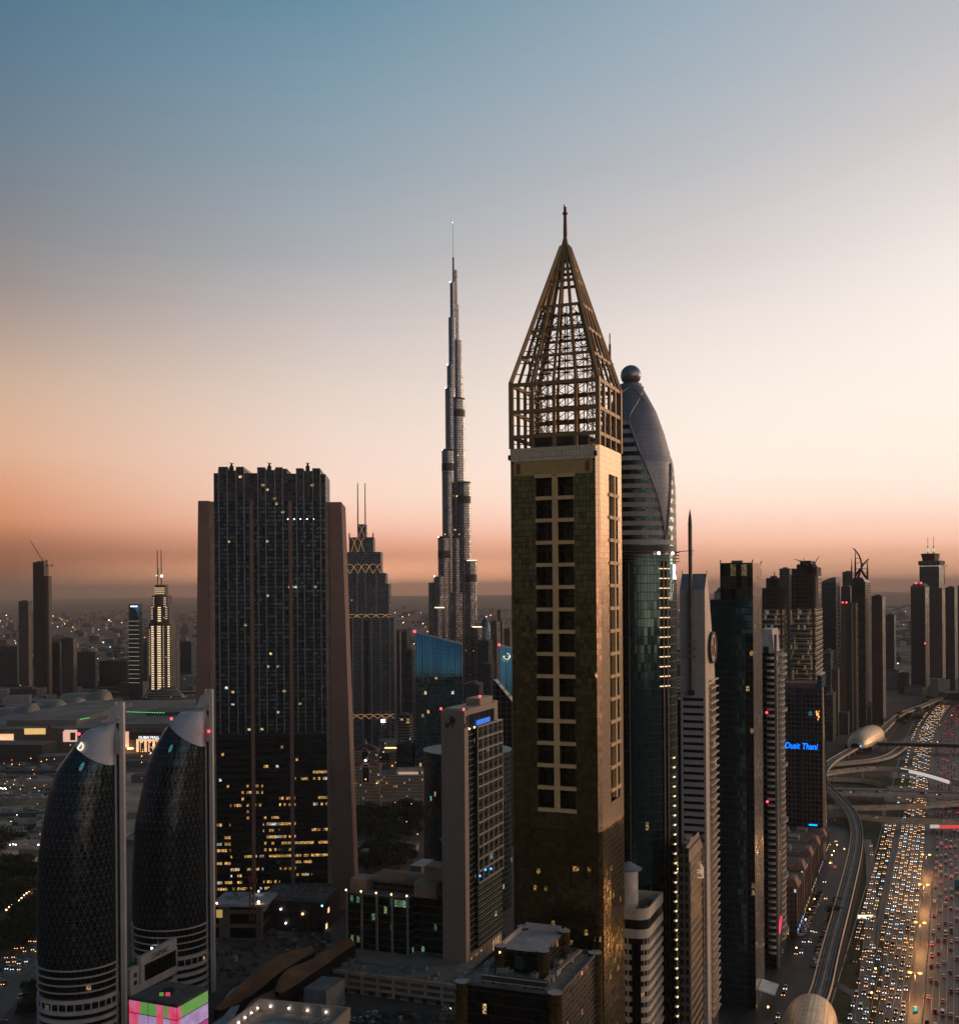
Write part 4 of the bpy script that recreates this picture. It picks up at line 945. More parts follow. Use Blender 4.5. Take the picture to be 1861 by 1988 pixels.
for x, y0_, y1_ in ((1651.4, 1132, 1083), (1658.7, 1128, 1063), (1682.3, 1126, 1087)):
    a, c = hpt(x, y0_), hpt(x, y1_); b = MB(); m_ = a.lerp(c, .45); b.tube(a, m_, 1.6, 8, r1=1.5); b.tube(m_, c, 1.5, 8, r1=.2); b.build('spike', HORN, g)
b = MB()
for ya in (1075, 1084, 1093, 1104): b.bar(hpt(1658.7, ya), hpt(1668 if ya > 1080 else 1664, ya), .8)
for ya in (1094, 1104, 1112): b.bar(hpt(1682.3, ya), hpt(1673, ya), .8)
b.build('horn_struts', HORN, g)
r, s, z, dp = tower('rust_tower', 'rust and glass striped slab with a pale mirrored edge, before the horned tower', 1631, 1660, 1673, 1172, 1745, m=facade('rust_front', (.15, .085, .06), (.10, .06, .045), 2, 3.6, .6, .5, lit=.004, grough=.4, gmetal=.3), plant=False)
b = MB(); b.box(s.fx(1642, 1250), s.fx(1652, 1250), -.6, .3, 0, z - 10); b.build('glass_stripe', TEAL, r)
b = MB(); b.box(s.fx(1652.2, 1250), s.fx(1655, 1250), -.9, .3, 0, z); b.build('stripe_frame', CONC, r)
b = MB(); b.box(-.3, .6, .2, dp, 0, z + 1.5); b.build('mirror_edge', SILV, r)
for xx in (1643, 1650): lamp(r, (s.fx(xx, 1200) - 6, 0, z + 2.0), 1.3, RED)
tower('brown_flats', 'brown apartment tower full of small windows right of the horned tower', 1691, 1712, 1718, 1158, 1850, m=BROWNW)
tower('dark_flats', 'short dark teal tower standing alone right of the brown apartments', 1718, 1735, 1738.5, 1194, 2600, m=TEALB)
tower('white_flats', 'low pale apartment block beneath the dark teal tower', 1718, 1745, 1753, 1303, 2450, m=PALE, cat='building')
r, s, z, dp = tower('round_shoulder_tower', 'grey glass tower with rounded shoulders and red roof lamps at the far right', 1767, 1795, 1803, 1140, 2380, m=TEALB, plant=False)
b = MB(); b.prism([(-s.w, 0), (0, 0), (0, dp), (-s.w, dp)], z + 1.3, z + 8, 0, poly1=[(-s.w * .8, 2), (-s.w * .2, 2), (-s.w * .2, dp - 2), (-s.w * .8, dp - 2)]); b.build('shoulder_roof', CONC_D, r)
for xx in (1777, 1787): lamp(r, (s.fx(xx, 1140), 0, z + 9), 2.0, RED)
lamp(r, (-.5, -1, s.z(1249, 1795)), 1.6, RED)
r, s, z, dp = tower('twin_mast_tower', 'tall far-right tower with a flared crown and two lit masts', 1784, 1822, 1831.5, 1096, 2550, m=TEALB, plant=False, parapet=0)
b = MB(); b.box(-s.w - 2, 2, -2, dp + 2, z, z + 9); b.build('flared_cornice', CONC_D, r)
b = MB(); b.prism([(-s.w * .85, 2), (-s.w * .25, 2), (-s.w * .25, dp - 4), (-s.w * .85, dp - 4)], z + 9, s.z(1074), 0, poly1=[(-s.w * .92, 0), (-s.w * .18, 0), (-s.w * .18, dp - 2), (-s.w * .92, dp - 2)]); b.build('crown_box', HG, r)
b = MB(); b.box(-s.w - 2.2, 2.2, -2.2, -2, s.z(1099), s.z(1098)); b.build('cornice_light', glow('cornice_glow', (.9, .7, .6), .5), r)
for xx in (1799, 1810):
    X = s.fx(xx, 1070); b = MB(); b.tube((X, 4, s.z(1074)), (X, 4, s.z(1060)), 1.2, 6); b.tube((X, 4, s.z(1060)), (X, 4, s.z(1042)), .5, 6); b.build('mast', HORN, r); b = MB(); b.ball((X, 4, s.z(1067)), 3.4, 0, 8, 5, 1.3); b.build('mast_lantern', glow('lantern', (.75, .9, .5), .7), r)
tower('dark_flats', 'dark apartment slab between the two far-right towers at the frame edge', 1803, 1828, 1834, 1143, 2350, m=BROWNW)
tower('grey_block', 'grey tower with a pale frame, second from the right edge of the view', 1834, 1852, 1858, 1141, 2250, m=GREYW)
tower('dark_flats', 'tower cut by the right edge of the view', 1858, 1885, 1892, 1138, 2150, m=BROWNW)
r, s, z, dp = tower('pink_tower', 'narrow pinkish tower with a blue rounded cap peeping behind the green glass tower', 1386, 1402, 1406, 1150, 1500, m=PALE, plant=False)
b = MB(); b.ball((-s.w * .4, dp * .5, z), s.w * .5, 0, 16, 8, 1.3); b.build('blue_cap', mat('blue_cap', (.10, .14, .19), .4, .3), r)
crane('tiny crane beside the twin mast tower', 1832, 1135, 1102, 2600, (1822, 1080), (1837, 1098))
crane('thin leaning crane jib above the round shouldered tower', 1790, 1155, 1146, 2400, (1774, 1128), (1794, 1148))
# low infill behind the hotel
for i, (a, c, e, yt, d, m_, lb) in enumerate([(1596, 1612, 1622, 1268, 1680, TEALB, 'dark low-rise block tucked between the lettered hotel and the rust tower'), (1606, 1626, 1634, 1300, 1700, BROWNW, 'brown low-rise block at the foot of the rust tower'), (1597, 1616, 1626, 1350, 1640, TEALB, 'dark glazed podium behind the side wall of the lettered hotel'), (1672, 1690, 1700, 1372, 1830, GREYW, 'grey podium at the foot of the horned tower'),
     (1626, 1646, 1656, 1385, 1715, GREYW, 'grey podium in front of the rust striped slab'), (1742, 1757, 1764, 1308, 2380, GREYW, 'grey slab beside the low pale apartment block'), (1755, 1790, 1800, 1335, 2350, PALE, 'pale podium at the foot of the round shouldered tower')]):
    tower('low_block', lb, a, c, e, yt, d, m=m_, cat='building')
# ------------------------------------------------------------------ twin pointed glass towers
DIAG = None
def diag_mat():
    m, n, b = bsdf('diagrid_glass')
    uv = n.new('ShaderNodeUVMap'); sx = n.new('ShaderNodeSeparateXYZ'); n.l.new(uv.outputs[0], sx.inputs[0]); u, v = sx.outputs[0], sx.outputs[1]
    hgt = 3.9; wd = 3.2
    line = lambda q, t: n.m('LESS_THAN', n.m('ABSOLUTE', n.m('SUBTRACT', n.m('FRACT', q), .5)), t)
    a = n.m('ADD', n.m('DIVIDE', u, wd), n.m('DIVIDE', v, hgt * 2)); c = n.m('SUBTRACT', n.m('DIVIDE', u, wd), n.m('DIVIDE', v, hgt * 2))
    ln = n.m('MAXIMUM', n.m('MAXIMUM', line(a, .045), line(c, .045)), line(n.m('ADD', n.m('DIVIDE', v, hgt), .5), .03))
    cv = n.new('ShaderNodeCombineXYZ'); n.l.new(n.m('FLOOR', n.m('ADD', a, .5)), cv.inputs[0]); n.l.new(n.m('FLOOR', n.m('ADD', c, .5)), cv.inputs[1]); n.l.new(n.m('FLOOR', n.m('ADD', n.m('DIVIDE', v, hgt), .5)), cv.inputs[2])
    w = n.new('ShaderNodeTexWhiteNoise'); w.noise_dimensions = '3D'; n.l.new(cv.outputs[0], w.inputs['Vector'])
    sc = n.new('ShaderNodeSeparateColor'); n.l.new(w.outputs['Color'], sc.inputs[0])
    gl = n.mix(sc.outputs[0], (.006, .013, .016), (.026, .05, .062))
    n.l.new(n.mix(ln, gl, (.085, .105, .115)), b.inputs['Base Color']); n.put(b.inputs['Metallic'], n.mapr(ln, 0, 1, .85, .3)); b.inputs['Roughness'].default_value = .2
    lit = n.m('MULTIPLY', n.m('GREATER_THAN', w.outputs['Value'], .9987), n.m('SUBTRACT', 1, ln))
    n.l.new(n.mix(n.m('GREATER_THAN', sc.outputs[1], .5), (1, .55, .2), (.1, .5, .55)), b.inputs['Emission Color']); n.l.new(n.m('MULTIPLY', lit, .35), b.inputs['Emission Strength'])
    geo = n.new('ShaderNodeNewGeometry'); vs = n.new('ShaderNodeVectorMath'); vs.operation = 'MULTIPLY_ADD'; n.l.new(w.outputs['Color'], vs.inputs[0]); vs.inputs[1].default_value = (.06,) * 3; n.l.new(geo.outputs['Normal'], vs.inputs[2])
    vn = n.new('ShaderNodeVectorMath'); vn.operation = 'NORMALIZE'; n.l.new(vs.outputs[0], vn.inputs[0]); n.l.new(vn.outputs[0], b.inputs['Normal'])
    m.cycles.emission_sampling = 'NONE'; return m
DIAG = diag_mat()
SHELL = facade('zinc_shell', (.26, .25, .27), (.56, .53, .57), 1.5, 1.5, .96, .96, lit=0, grough=.55, gmetal=.15, jit=.005, gvar=.04)
FIN = mat('fin_grey', (.58, .53, .50), .6, .1, var=.1)
TW = mat('tower_white', (.56, .48, .44), .65, var=.12)
def rel(d, x, y): v = P(x, y, d); return v.x, v.z
def twin(label, d, prof, cap, apexes, fx, ftop, gus, band_ys, bl, logo):
    """prof: left outline pixels from top to bottom; cap: shell edge (left, right); fx: the four fin columns"""
    X0 = P(fx[0], 1800, d).x; g = empty('pointed_tower', label, 'tower', (X0, d, 0), 0, 'twin pointed glass towers')
    pl = sorted([(rel(d, x, y)[1], rel(d, x, y)[0] - X0) for x, y in prof])
    zt = pl[-1][0]; xr = .3
    def ring(z, o=0.0, n=64):
        xl = interp(pl, z); c = (xl + xr) / 2; a = (xr - xl) / 2; bb = a * (17.0 / 19.0)
        return [(c + (a + o) * cos(2 * pi * k / n), (bb + o) * sin(2 * pi * k / n), z) for k in range(n)]
    # sheared top: rings follow the slanted shell edge so that shell and glass meet on a clean line
    n = 64; cl = rel(d, *cap[0]); crr = rel(d, *cap[1]); xa, za = cl[0] - X0, cl[1]; xb, zb = crr[0] - X0, crr[1]
    def cut(x, y): f = (x - xa) / (xb - xa); return za + (zb - za) * f + .16 * y
    zlow = zb - 9
    def grid(z, t, o=0.0):
        out = []
        for k in range(n):
            zz_ = z
            for _ in range(6):
                x, y, _z = ring(zz_, o)[k]; zc_ = max(zlow + .5, min(zt - .3, cut(x, y))); zz_ = zlow + (zc_ - zlow) * t if t <= 1 else zc_ + (zt - zc_) * (t - 1)
            out.append((x, y, zz_))
        return out
    zb0 = rel(d, *bl)[1]
    body = [ring(z) for z in [zb0 + (zlow - zb0) * k / 26 for k in range(27)]] + [grid(zlow, t) for t in (.25, .5, .75, 1)]
    b = MB(); b.loft(body, 0, False); b.build('glass_skin', DIAG, g, True)
    b = MB(); cp = [grid(zlow, t, .35) for t in (.985, 1, 1.15, 1.3, 1.45, 1.6, 1.75, 1.88, 1.96, 2)]; b.loft(cp, 0, True); b.build('shell_cap', SHELL, g, True)
    # fins
    xx = [P(x, 1800, d).x - X0 for x in fx]; z1 = rel(d, fx[0], ftop)[1]; zpl = rel(d, fx[0], ftop + 7)[1]; zx = rel(d, fx[0], ftop + 41)[1]
    b = MB(); b.box(xx[0], xx[1], -1.7, 1.7, 0, z1); b.build('fin_post', FIN, g)
    b = MB(); b.box(xx[2], xx[3], -1.7, 1.7, 0, z1); b.build('fin_post', FIN, g)
    b = MB(); b.box(xx[1], xx[2], -1.5, 1.5, rel(d, fx[0], ftop + 27)[1], zpl); b.build('fin_plate', SHELL, g)
    b = MB(); b.box(xx[1] + .01, xx[2] - .01, .2, 1.6, 0, zx); b.build('fin_recess', DARK, g)
    zA, zB = zx + .5, rel(d, fx[0], ftop + 27)[1]; b = MB(); b.bar((xx[1], -2, zA), (xx[2], -2, zB), .5); b.bar((xx[2], -2, zA), (xx[1], -2, zB), .5); b.build('cross_brace', FIN, g)
    zc0, zc1 = rel(d, fx[0], ftop + 48)[1], rel(d, fx[0], ftop + 100)[1]
    b = MB(); rr_ = [[(xx[1] + (xx[2] + 1.6 - xx[1]) * f * s_, -3.6 + 3 * (1 - f), z) for s_ in (0, .5, 1)] + [(xx[1] + (xx[2] - xx[1]) * f, 2, z), (xx[1], 2, z)] for z, f in ((zc1, .85), (zc1 + (zc0 - zc1) * .5, .8), (zc1 + (zc0 - zc1) * .8, .55), (zc0, .1))]; b.loft(rr_); b.build('fin_shell', mat('shell_warm_grey', (.40, .34, .30), .6), g)  # fin shell in a plain warm grey, browner than the cap
    q = [(rel(d, x, y)[0] - X0, rel(d, x, y)[1]) for x, y in gus]; b = MB()
    b.face([(x, -1.2, z) for x, z in q]); b.face([(x, 1.2, z) for x, z in reversed(q)])
    for (a, z_), (c, w_) in zip(q, q[1:] + q[:1]): b.face([(a, -1.2, z_), (a, 1.2, z_), (c, 1.2, w_), (c, -1.2, w_)])
    b.build('gusset_plate', SHELL, g)
    # rings and base
    for i, yb in enumerate(band_ys):
        z = rel(d, bl[0], yb)[1]; b = MB(); b.loft([ring(z - .25, .15), ring(z - .25, .75), ring(z + .3, .75), ring(z + .3, .15)], 0, False); b.build('ring_ledge', TW, g)
    zl_ = rel(d, bl[0], band_ys[-1])[1] - 3.5
    b = MB(); b.loft([ring(0, -.5), ring(zb0 + .1, -.5)], 0, False); b.build('base_glass', facade('base_glass', (.02, .02, .022), (.025, .035, .038), 2.4, 3.5, .9, .9, lit=.006, ls=.5, grough=.2, jit=.04), g)
    k = 0
    while zl_ > 2:
        b = MB(); h = 1.9; b.loft([ring(zl_ - h, -.3), ring(zl_ - h, .7), ring(zl_, .7), ring(zl_, -.3)], 0, False); b.build('base_band', TW, g)
        if k == 0:
            b = MB(); R0 = ring(zl_ - h, .6)
            for j in range(0, n, 2): b.bar(R0[j], (R0[j][0], R0[j][1], zl_ - h - 3.4), .5)
            b.build('window_posts', TW, g)
        zl_ -= h + (3.4 if k == 0 else 2.2); k += 1
    # black facade notch column with pale panes
    for k in range(13):
        z = zb0 + 8 + k * (zlow - zb0 - 14) / 12; R0 = ring(z, .12); j = int(n * (.75 + .035)) ; a = Vector(R0[j]); c = Vector(R0[(j + 1) % n]); dv = (c - a).normalized()
        if k in (3, 5, 6): continue
        b = MB(); s_ = .55 + .5 * ((k * 7) % 5) / 5; b.face([tuple(a - dv * s_), tuple(a + dv * s_), tuple(a + dv * s_ + Vector((0, 0, 2.4))), tuple(a - dv * s_ + Vector((0, 0, 2.4)))]); b.build('vent_pane', mat('vent_pane', (.10, .095, .09), .3, .7), g)
    for x, y in apexes:
        vx, vz = rel(d, x, y); lamp(g, (vx - X0, -9 if x > cap[0][0] + 20 and x < fx[0] - 6 else (-4 if x > fx[0] - 4 else -1), vz), .75, RED)
    if logo:
        vx, vz = rel(d, *logo); vx -= X0; xl = interp(pl, vz); c_, a_ = (xl + xr) / 2, (xr - xl) / 2
        yy = -a_ * (17 / 19) * math.sqrt(max(0, 1 - ((vx - c_) / a_) ** 2)) - .9
        nv = Vector((-.50, -.80, .30)).normalized(); up = (Vector((0, 0, 1)) - nv * nv.z).normalized(); up = Matrix.Rotation(rad(-32), 3, nv) @ up; ex_ = up.cross(nv)
        o = text('letter_sign', 'D', glow('letter_cream', (1, .9, .68), 1.0), g, Vector((vx, yy, vz)) - up * 2.0, Matrix((ex_, up, nv)).transposed().to_euler(), 5.6, .3)
    return g
prof_A = [(226, 1405), (210, 1400.5), (198, 1400), (175, 1414), (152, 1436), (140, 1455), (120, 1482), (112, 1494), (100, 1531), (89, 1586), (79.5, 1649), (76, 1706), (76, 1780), (77, 1856), (79, 1930), (80, 2050)]
twin('nearer pointed dark glass tower with a lit letter on its grey slanted cap', 565, prof_A, ((152, 1437), (226, 1481)), [(155, 1424.5), (179, 1461)], (227, 230, 236.5, 244.5), 1363,
     [(208, 1400), (217, 1372), (227, 1367), (227, 1420), (215, 1425)], (1864, 1878, 1892, 1906), (76, 1864), (170, 1445))
prof_B = [(401, 1376), (388, 1373), (378, 1373), (357, 1380), (331, 1397), (320, 1416), (300, 1452), (290, 1475), (275, 1544), (264.5, 1594), (260, 1669), (259, 1730), (260, 1789), (262, 1850), (263, 1960)]
twin('farther pointed dark glass tower, standing behind the white sign wall', 628, prof_B, ((331, 1398), (401, 1446)), [(334, 1395), (361, 1428), (409, 1418)], (402, 404.6, 410, 417), 1338,
     [(383, 1371), (391, 1350), (402, 1346), (402, 1392), (392, 1394)], (1789, 1802, 1815, 1828), (260, 1789), None)

# white sign podium between them
PB = Vector((-153.5, 640, 0)); tdir = Vector((sin(rad(21.5)), cos(rad(21.5)), 0)); PA = PB - tdir * 70
g = empty('sign_podium', 'white curved podium with a sign wall and dark screen, joining the twin pointed towers', 'building', tuple(PA), -rad(21.5))
for z0, z1_, o, m_ in ((0, 4.5, -1.5, DARK), (4.5, 8, 0, TW), (8, 10.4, -1, DARK), (10.4, 13.6, 0, TW), (13.6, 16, -1, DARK), (16, 19.6, 0, TW)):
    b = MB(); b.box(-26, o, 1, 66, z0, z1_); b.build('podium_band' if m_ is TW else 'podium_window', m_, g)
b = MB(); b.box(-26, -3, 1, 8, 19.6, 26); b.box(-3, -.2, 1, 8, 19.6, 29.5); b.build('side_block', TW, g)
for yy, z in ((4, 24.5), (4, 20.6)):
    b = MB(); b.box(-.25, 0.0, yy, yy + 2.2, z, z + 2.2); b.build('window', DARK, g)
b = MB(); b.face([(0.3, 9, 19.6), (0.3, 39, 19.6), (0.3, 39, 35.4), (0.3, 9, 33.2)]); b.face([(-2, 39, 19.6), (-2, 9, 19.6), (-2, 9, 33.2), (-2, 39, 35.4)])
for (ya, za_), (yb, zb_) in zip([(9, 19.6), (39, 19.6), (39, 35.4), (9, 33.2)], [(39, 19.6), (39, 35.4), (9, 33.2), (9, 19.6)]): b.face([(-2, ya, za_), (-2, yb, zb_), (.3, yb, zb_), (.3, ya, za_)])
sw = b.build('sign_wall', TW, g)
b = MB(); b.box(.3, .5, 12, 38, 20.4, 28.8); b.build('screen', facade('screen_glass', (.03, .035, .04), (.02, .03, .034), 3.2, 2.8, .95, .95, lit=0, grough=.12, jit=.03), g)
text('wall_letters', 'DAMAC', mat('letter_dark', (.10, .085, .08), .5), g, (.55, 25, 30.0), (pi / 2, 0, pi / 2), 4.2, .1)
b = MB(); b.box(-9, .2, 39.2, 50, 19.6, 30); b.build('stair_block', TW, g)
for z in (21.5, 25.8):
    b = MB(); b.box(.2, .4, 40.5, 46.5, z, z + 2.2); b.build('window', DARK, g)
b = MB(); b.box(-26, -6, 9, 39, 19.6, 20.0); b.build('roof_terrace', mat('terrace_turf', (.045, .11, .035), .9), g)
lamp(g, (-14, 14, 21.5), .8, WHT, 'terrace_lamp'); lamp(g, (-9, 30, 31), .5, WHT, 'terrace_lamp'); lamp(g, (-6, 36, 31), .6, WHT, 'terrace_lamp')

# lit colour box
zr = 30.0; q = [G(251, 1939, zr), G(343.6, 1955, zr), G(403.5, 1921, zr), G(322, 1908, zr)]; o0 = Vector((q[1].x, q[1].y, 0)); q = [p - o0 for p in q]
g = empty('colour_box', 'cube-like pavilion with pink, green and lilac lit walls and a grey roof', 'building', tuple(o0))
b = MB(); b.prism([(p.x, p.y) for p in q], zr - .1, zr + 1.0); b.build('roof', mat('box_roof', (.10, .095, .09), .8), g)
b = MB(); b.prism([(p.x * .97 - .4, p.y * .97 + .5) for p in q], 0, zr - .15); b.build('wall', mat('box_wall', (.05, .05, .05), .6), g)
def led(name, c0, c1, s):
    m, n, bb = bsdf(name); uv = n.new('ShaderNodeUVMap'); no = n.new('ShaderNodeTexNoise'); no.inputs['Scale'].default_value = .22; no.inputs['Detail'].default_value = 3; n.l.new(uv.outputs[0], no.inputs['Vector'])
    c = n.mix(n.mapr(no.outputs[0], .35, .65), c0, c1); n.l.new(c, bb.inputs['Emission Color']); n.l.new(c, bb.inputs['Base Color']); bb.inputs['Emission Strength'].default_value = s; return m
PINK = led('led_pink', (.95, .05, .14), (.8, .18, .3), .62); GRN = led('led_green', (.14, .46, .07), (.24, .42, .16), .5); LIL = led('led_lilac', (.55, .40, .72), (.42, .24, .44), .62); MAG = led('led_magenta', (.6, .06, .2), (.4, .10, .25), .55)
def panels(A, B, cells):
    t = (B - A); L = t.length; t.normalize(); n_ = Vector((t.y, -t.x, 0))
    for f0, f1, z0, z1_, m_ in cells:
        a, c = A + t * L * f0 + n_ * .15, A + t * L * f1 + n_ * .15
        b = MB(); b.face([(a.x, a.y, z0), (c.x, c.y, z0), (c.x, c.y, z1_), (a.x, a.y, z1_)]); b.build('lit_panel', m_, g)
panels(q[1], q[2], [(.0, .12, 24, 29.6, PINK), (.12, 1, 24, 29.6, GRN), (0, .08, 16.4, 23.6, PINK), (.08, 1, 16.4, 23.6, LIL), (0, 1, 0, 16, MAG)])
panels(q[0], q[1], [(0, .24, 24, 29.6, PINK), (.24, .40, 24, 29.6, GRN), (.41, .58, 24, 29.6, GRN), (.58, .72, 16.4, 29.6, PINK), (.72, .82, 24, 29.6, GRN), (.82, 1, 24, 29.6, PINK), (0, .20, 0, 23.6, PINK), (.20, .40, 10, 23.6, LIL), (.41, .58, 16.4, 23.6, LIL), (.72, .86, 10, 23.6, LIL), (.86, 1, 0, 23.6, PINK), (.41, .72, 0, 16, MAG)])
cc = (q[0] + q[2]) * .5
b = MB(); b.ball((cc.x, cc.y, zr + .6), 5, 0, 16, 6, .5); b.build('roof_dome', DARK, g)
for dx, m_ in ((-2, GRN), (1, PINK)):
    b = MB(); b.box(cc.x + dx - 1, cc.x + dx + 1, cc.y - 5.6, cc.y - 5, zr + 1.05, zr + 2.6); b.build('roof_light', m_, g)

# ------------------------------------------------------------------ beige sign tower
S = Site(856, 901, 966, 640, 21.5, yr=1400); w, dp = S.w, S.dep
g = S.root('beige_sign_tower', 'beige panelled tower with dark script letters and a glass grid side', 'tower')
BEI = facade('beige_panels', (.17, .115, .085), (.40, .285, .215), 2.0, 1.5, .95, .94, lit=0, grough=.6, gmetal=.0, jit=.004, gvar=.07)
zt_ = S.z(1380, 901); GG = facade('green_floors', (.06, .075, .06), (.028, .05, .045), 2.6, 3.55, .97, .80, lit=.006, ls=1, grough=.2, jit=.05, gmetal=.8)
ys = S.fy(908.5, 1400); zter = S.z(1417, 908); zbox = S.z(1728, 915)
b = MB(); b.box(-w, 0, 0, ys, 0, zt_, 0, 1); b.build('front_wall', [BEI, ROOFM], g)
b = MB(); b.box(-w, -2.5, ys, dp, 0, zt_ - 7, 0, 1); b.build('rear_storeys', [GG, ROOFM], g)
b = MB(); b.box(-w, 0, ys, dp - 6, zt_ - 3, zt_ + .5); b.box(-3, 0, dp - 6, dp, zter, zt_ + 1.2); b.box(-w * .7, -1, dp * .5, dp - 6, zt_ + .5, zt_ + 4.5); b.build('roof_portal', BEI, g)
b = MB(); b.box(-3.2, -.2, ys + .2, dp - 6.2, zter, zt_ - 3); b.build('terrace_glass', facade('terrace_glass', (.08, .06, .05), (.03, .03, .035), 8, 20, .97, 1, lit=0, grough=.2, gmetal=.6), g)
b = MB(); b.box(.1, .4, ys + 12, dp - 14, zter + .6, zter + 3.4); b.build('pool_light', glow('pool_blue', (.0, .16, .75), .9), g)
GRB = MB(); GRB.box(-2.5, 1.4, ys + 10, dp + 3, zbox, zter, 0); GRB.build('grid_glass', facade('grid_glass', (.05, .05, .045), (.03, .05, .045), 4.4, 3.4, .94, .9, lit=.012, ls=.7, warm=(1, .6, .35), grough=.18, jit=.06, gmetal=.7), g)
b = MB(); L0, L1 = ys + 10, dp + 3
for k in range(6): y = L0 + (L1 - L0) * k / 5; b.box(1.4, 1.9, y - .35, y + .35, zbox, zter + .3)
z = zter
while z > zbox - 1: b.box(1.4, 2.2, L0, L1, z - .6, z + .35); z -= 6.95
b.build('grid_frame', mat('grid_frame', (.36, .30, .24), .6, .1), g)
b = MB(); b.box(-2.4, -.3, ys, ys + 10, 0, zter); b.build('corner_glass', GG, g)
b = MB(); b.box(-2.5, 1.0, ys + 10, dp + 2, 14, zbox, 0); b.build('lower_glass', GG, g)
b = MB(); z = zbox
while z > 14: b.box(1.0, 1.5, ys + 10, dp + 2, z - .35, z + .35); z -= 3.55
b.build('floor_bands', mat('floor_band', (.16, .16, .13), .6), g)
b = MB(); b.box(-2.5, .6, ys, dp + 2, 0, 14); b.build('lobby', facade('lobby', (.26, .19, .14), (.35, .22, .10), 4, 14, .6, .7, lit=.35, ls=.35, coolp=0, grough=.4, gmetal=0), g)
def script_sign(parent, org, ux, sc):
    strokes = [[(-3.2, -2.2), (-1.5, -1.2), (.5, 1.2), (1.4, 3.0), (.6, 3.6), (-.6, 2.6), (-.2, 1.2), (1.2, 1.0), (2.6, 1.6)], [(-3.4, -1.0), (-2.2, -.4), (-1.0, -1.4), (-2.4, -2.8), (-3.6, -2.2)], [(.2, .4), (1.0, -.6), (.8, -2.6)], [(2.2, 2.2), (.4, -.2), (-.4, -1.0)], [(.6, -.2), (1.8, .2), (2.6, .9)]]
    b = MB()
    for st in strokes:
        q = smooth([Vector((x, y, 0)) for x, y in st], 2)
        for a, c in zip(q[:-1], q[1:]): b.bar(org + ux * a.x * sc + Vector((0, 0, a.y * sc)), org + ux * c.x * sc + Vector((0, 0, c.y * sc)), .35 * sc, .5)
    return b.build('script_letters', DARK, parent)
script_sign(g, Vector((S.fx(875.5, 1405), -.25, S.z(1404, 875))), Vector((1, 0, 0)), 1.05)
script_sign(g, Vector((.25, ys * .55, S.z(1404, 904))), Vector((0, 1, 0)), 1.05)
for p in ((-w, 0, zt_ + .8), (-.3, 0, zt_ + .8), (-2, dp * .55, zt_ + 5.5)): lamp(g, p, .75, RED)
for y in (ys + 2, ys + 10): lamp(g, (-.2, y, zter - .3), .45, WARM, 'wall_lamp')
lamp(g, (0.3, .4, 8), .8, WARM, 'wall_lamp')
for k in range(3): lamp(g, (1.7, ys + 12 + k * 9, zbox + 4 + (k == 1) * 1.5), .6, BLUE, 'blue_window')

# green glass mid-rise and its sand podium
S = Site(673, 794, None, 655, 21.5, yr=1800); w = S.w; dp = 30
g = S.root('green_midrise', 'green glass mid-rise with five lamp-topped piers and a louvred roof', 'building')
MID = facade('midrise_glass', (.04, .05, .045), (.02, .042, .038), 2.0, 4.7, .96, .82, lit=.05, ls=.22, warm=(.62, .9, .42), cool=(.5, 1, .7), coolp=.4, grough=.18, jit=.06, litrow=.07, run=1.5)
zt_ = S.z(1745, 794); b = MB(); b.box(-w, 0, 0, dp, 4, zt_, 0, 1); b.build('facade', [MID, ROOFM], g)
b = MB(); b.box(0.05, 26, 8, dp, 4, zt_ + 1, 0, 1); b.build('rear_facade', [MID, ROOFM], g)
for k in range(5):
    x = -w + .6 + (w - 1.2) * k / 4; b = MB(); b.box(x - .5, x + .5, -1.3, -.1, 4, zt_ + 1); b.build('pier', CONC, g); lamp(g, (x, -1.6, zt_ + 2), .5, glow('pier_lamp', (1, .55, .2), 8), 'pier_lamp')
b = MB(); b.box(-w * .72, -w * .02, 12, dp - 2, zt_, zt_ + 5.5); b.build('roof_storey', facade('roof_storey', (.05, .045, .04), (.02, .02, .02), 5, 5, .9, .6, lit=0, grough=.3), g)
b = MB()
for k in range(16): x = -w * .8 + w * .85 * k / 16; b.box(x, x + .5, 9, dp + 4, zt_ + 6, zt_ + 7)
b.box(-w * .82, w * .06, 8.5, 9, zt_ + 5.6, zt_ + 7); b.build('roof_louvre', mat('louvre_grey', (.16, .14, .13), .7), g)
b = MB(); b.box(1, 15, 5, 20, zt_, zt_ + 9); b.box(5, 17, 10, 24, zt_ + 9, zt_ + 17); b.build('lift_block', mat('sand_block', (.34, .25, .18), .8), g)
b = MB(); b.box(-w - .5, -w + 10, 6, 18, zt_, zt_ + 7); b.build('lift_block', MC['sand_block'], g)
S2 = Site(616, 889, 908, 600, 21.5, yr=1930)
S2z = S2.z(1917, 889); g = S2.root('sand_podium', 'long sand-coloured car-park podium with rows of openings, below the green mid-rise', 'building')
w2, d2 = S2.w, max(30, S2.dep); zp = S2.z(1917, 889)
b = MB(); b.box(-w2, 0, 0, d2 + 30, 0, zp, 0, 1); b.build('wall', [facade('podium_wall', (.52, .37, .26), (.16, .12, .09), 9.5, 3.6, .8, .55, lit=0, grough=.8, gmetal=0, jit=0), mat('podium_roof', (.24, .19, .16), .85)], g)
b = MB(); b.box(-w2 - .3, .3, -.3, .5, zp, zp + 1.2); b.box(-.5, .3, .5, d2 + 30, zp, zp + 1.2); b.build('parapet', mat('podium_parapet', (.54, .39, .28), .8), g)
for k in range(9):
    b = MB(); x = -w2 + 16 + k * 8; b.box(x, x + 3, -.15, .2, 0.2, 2.6); b.build('opening', DARK, g)
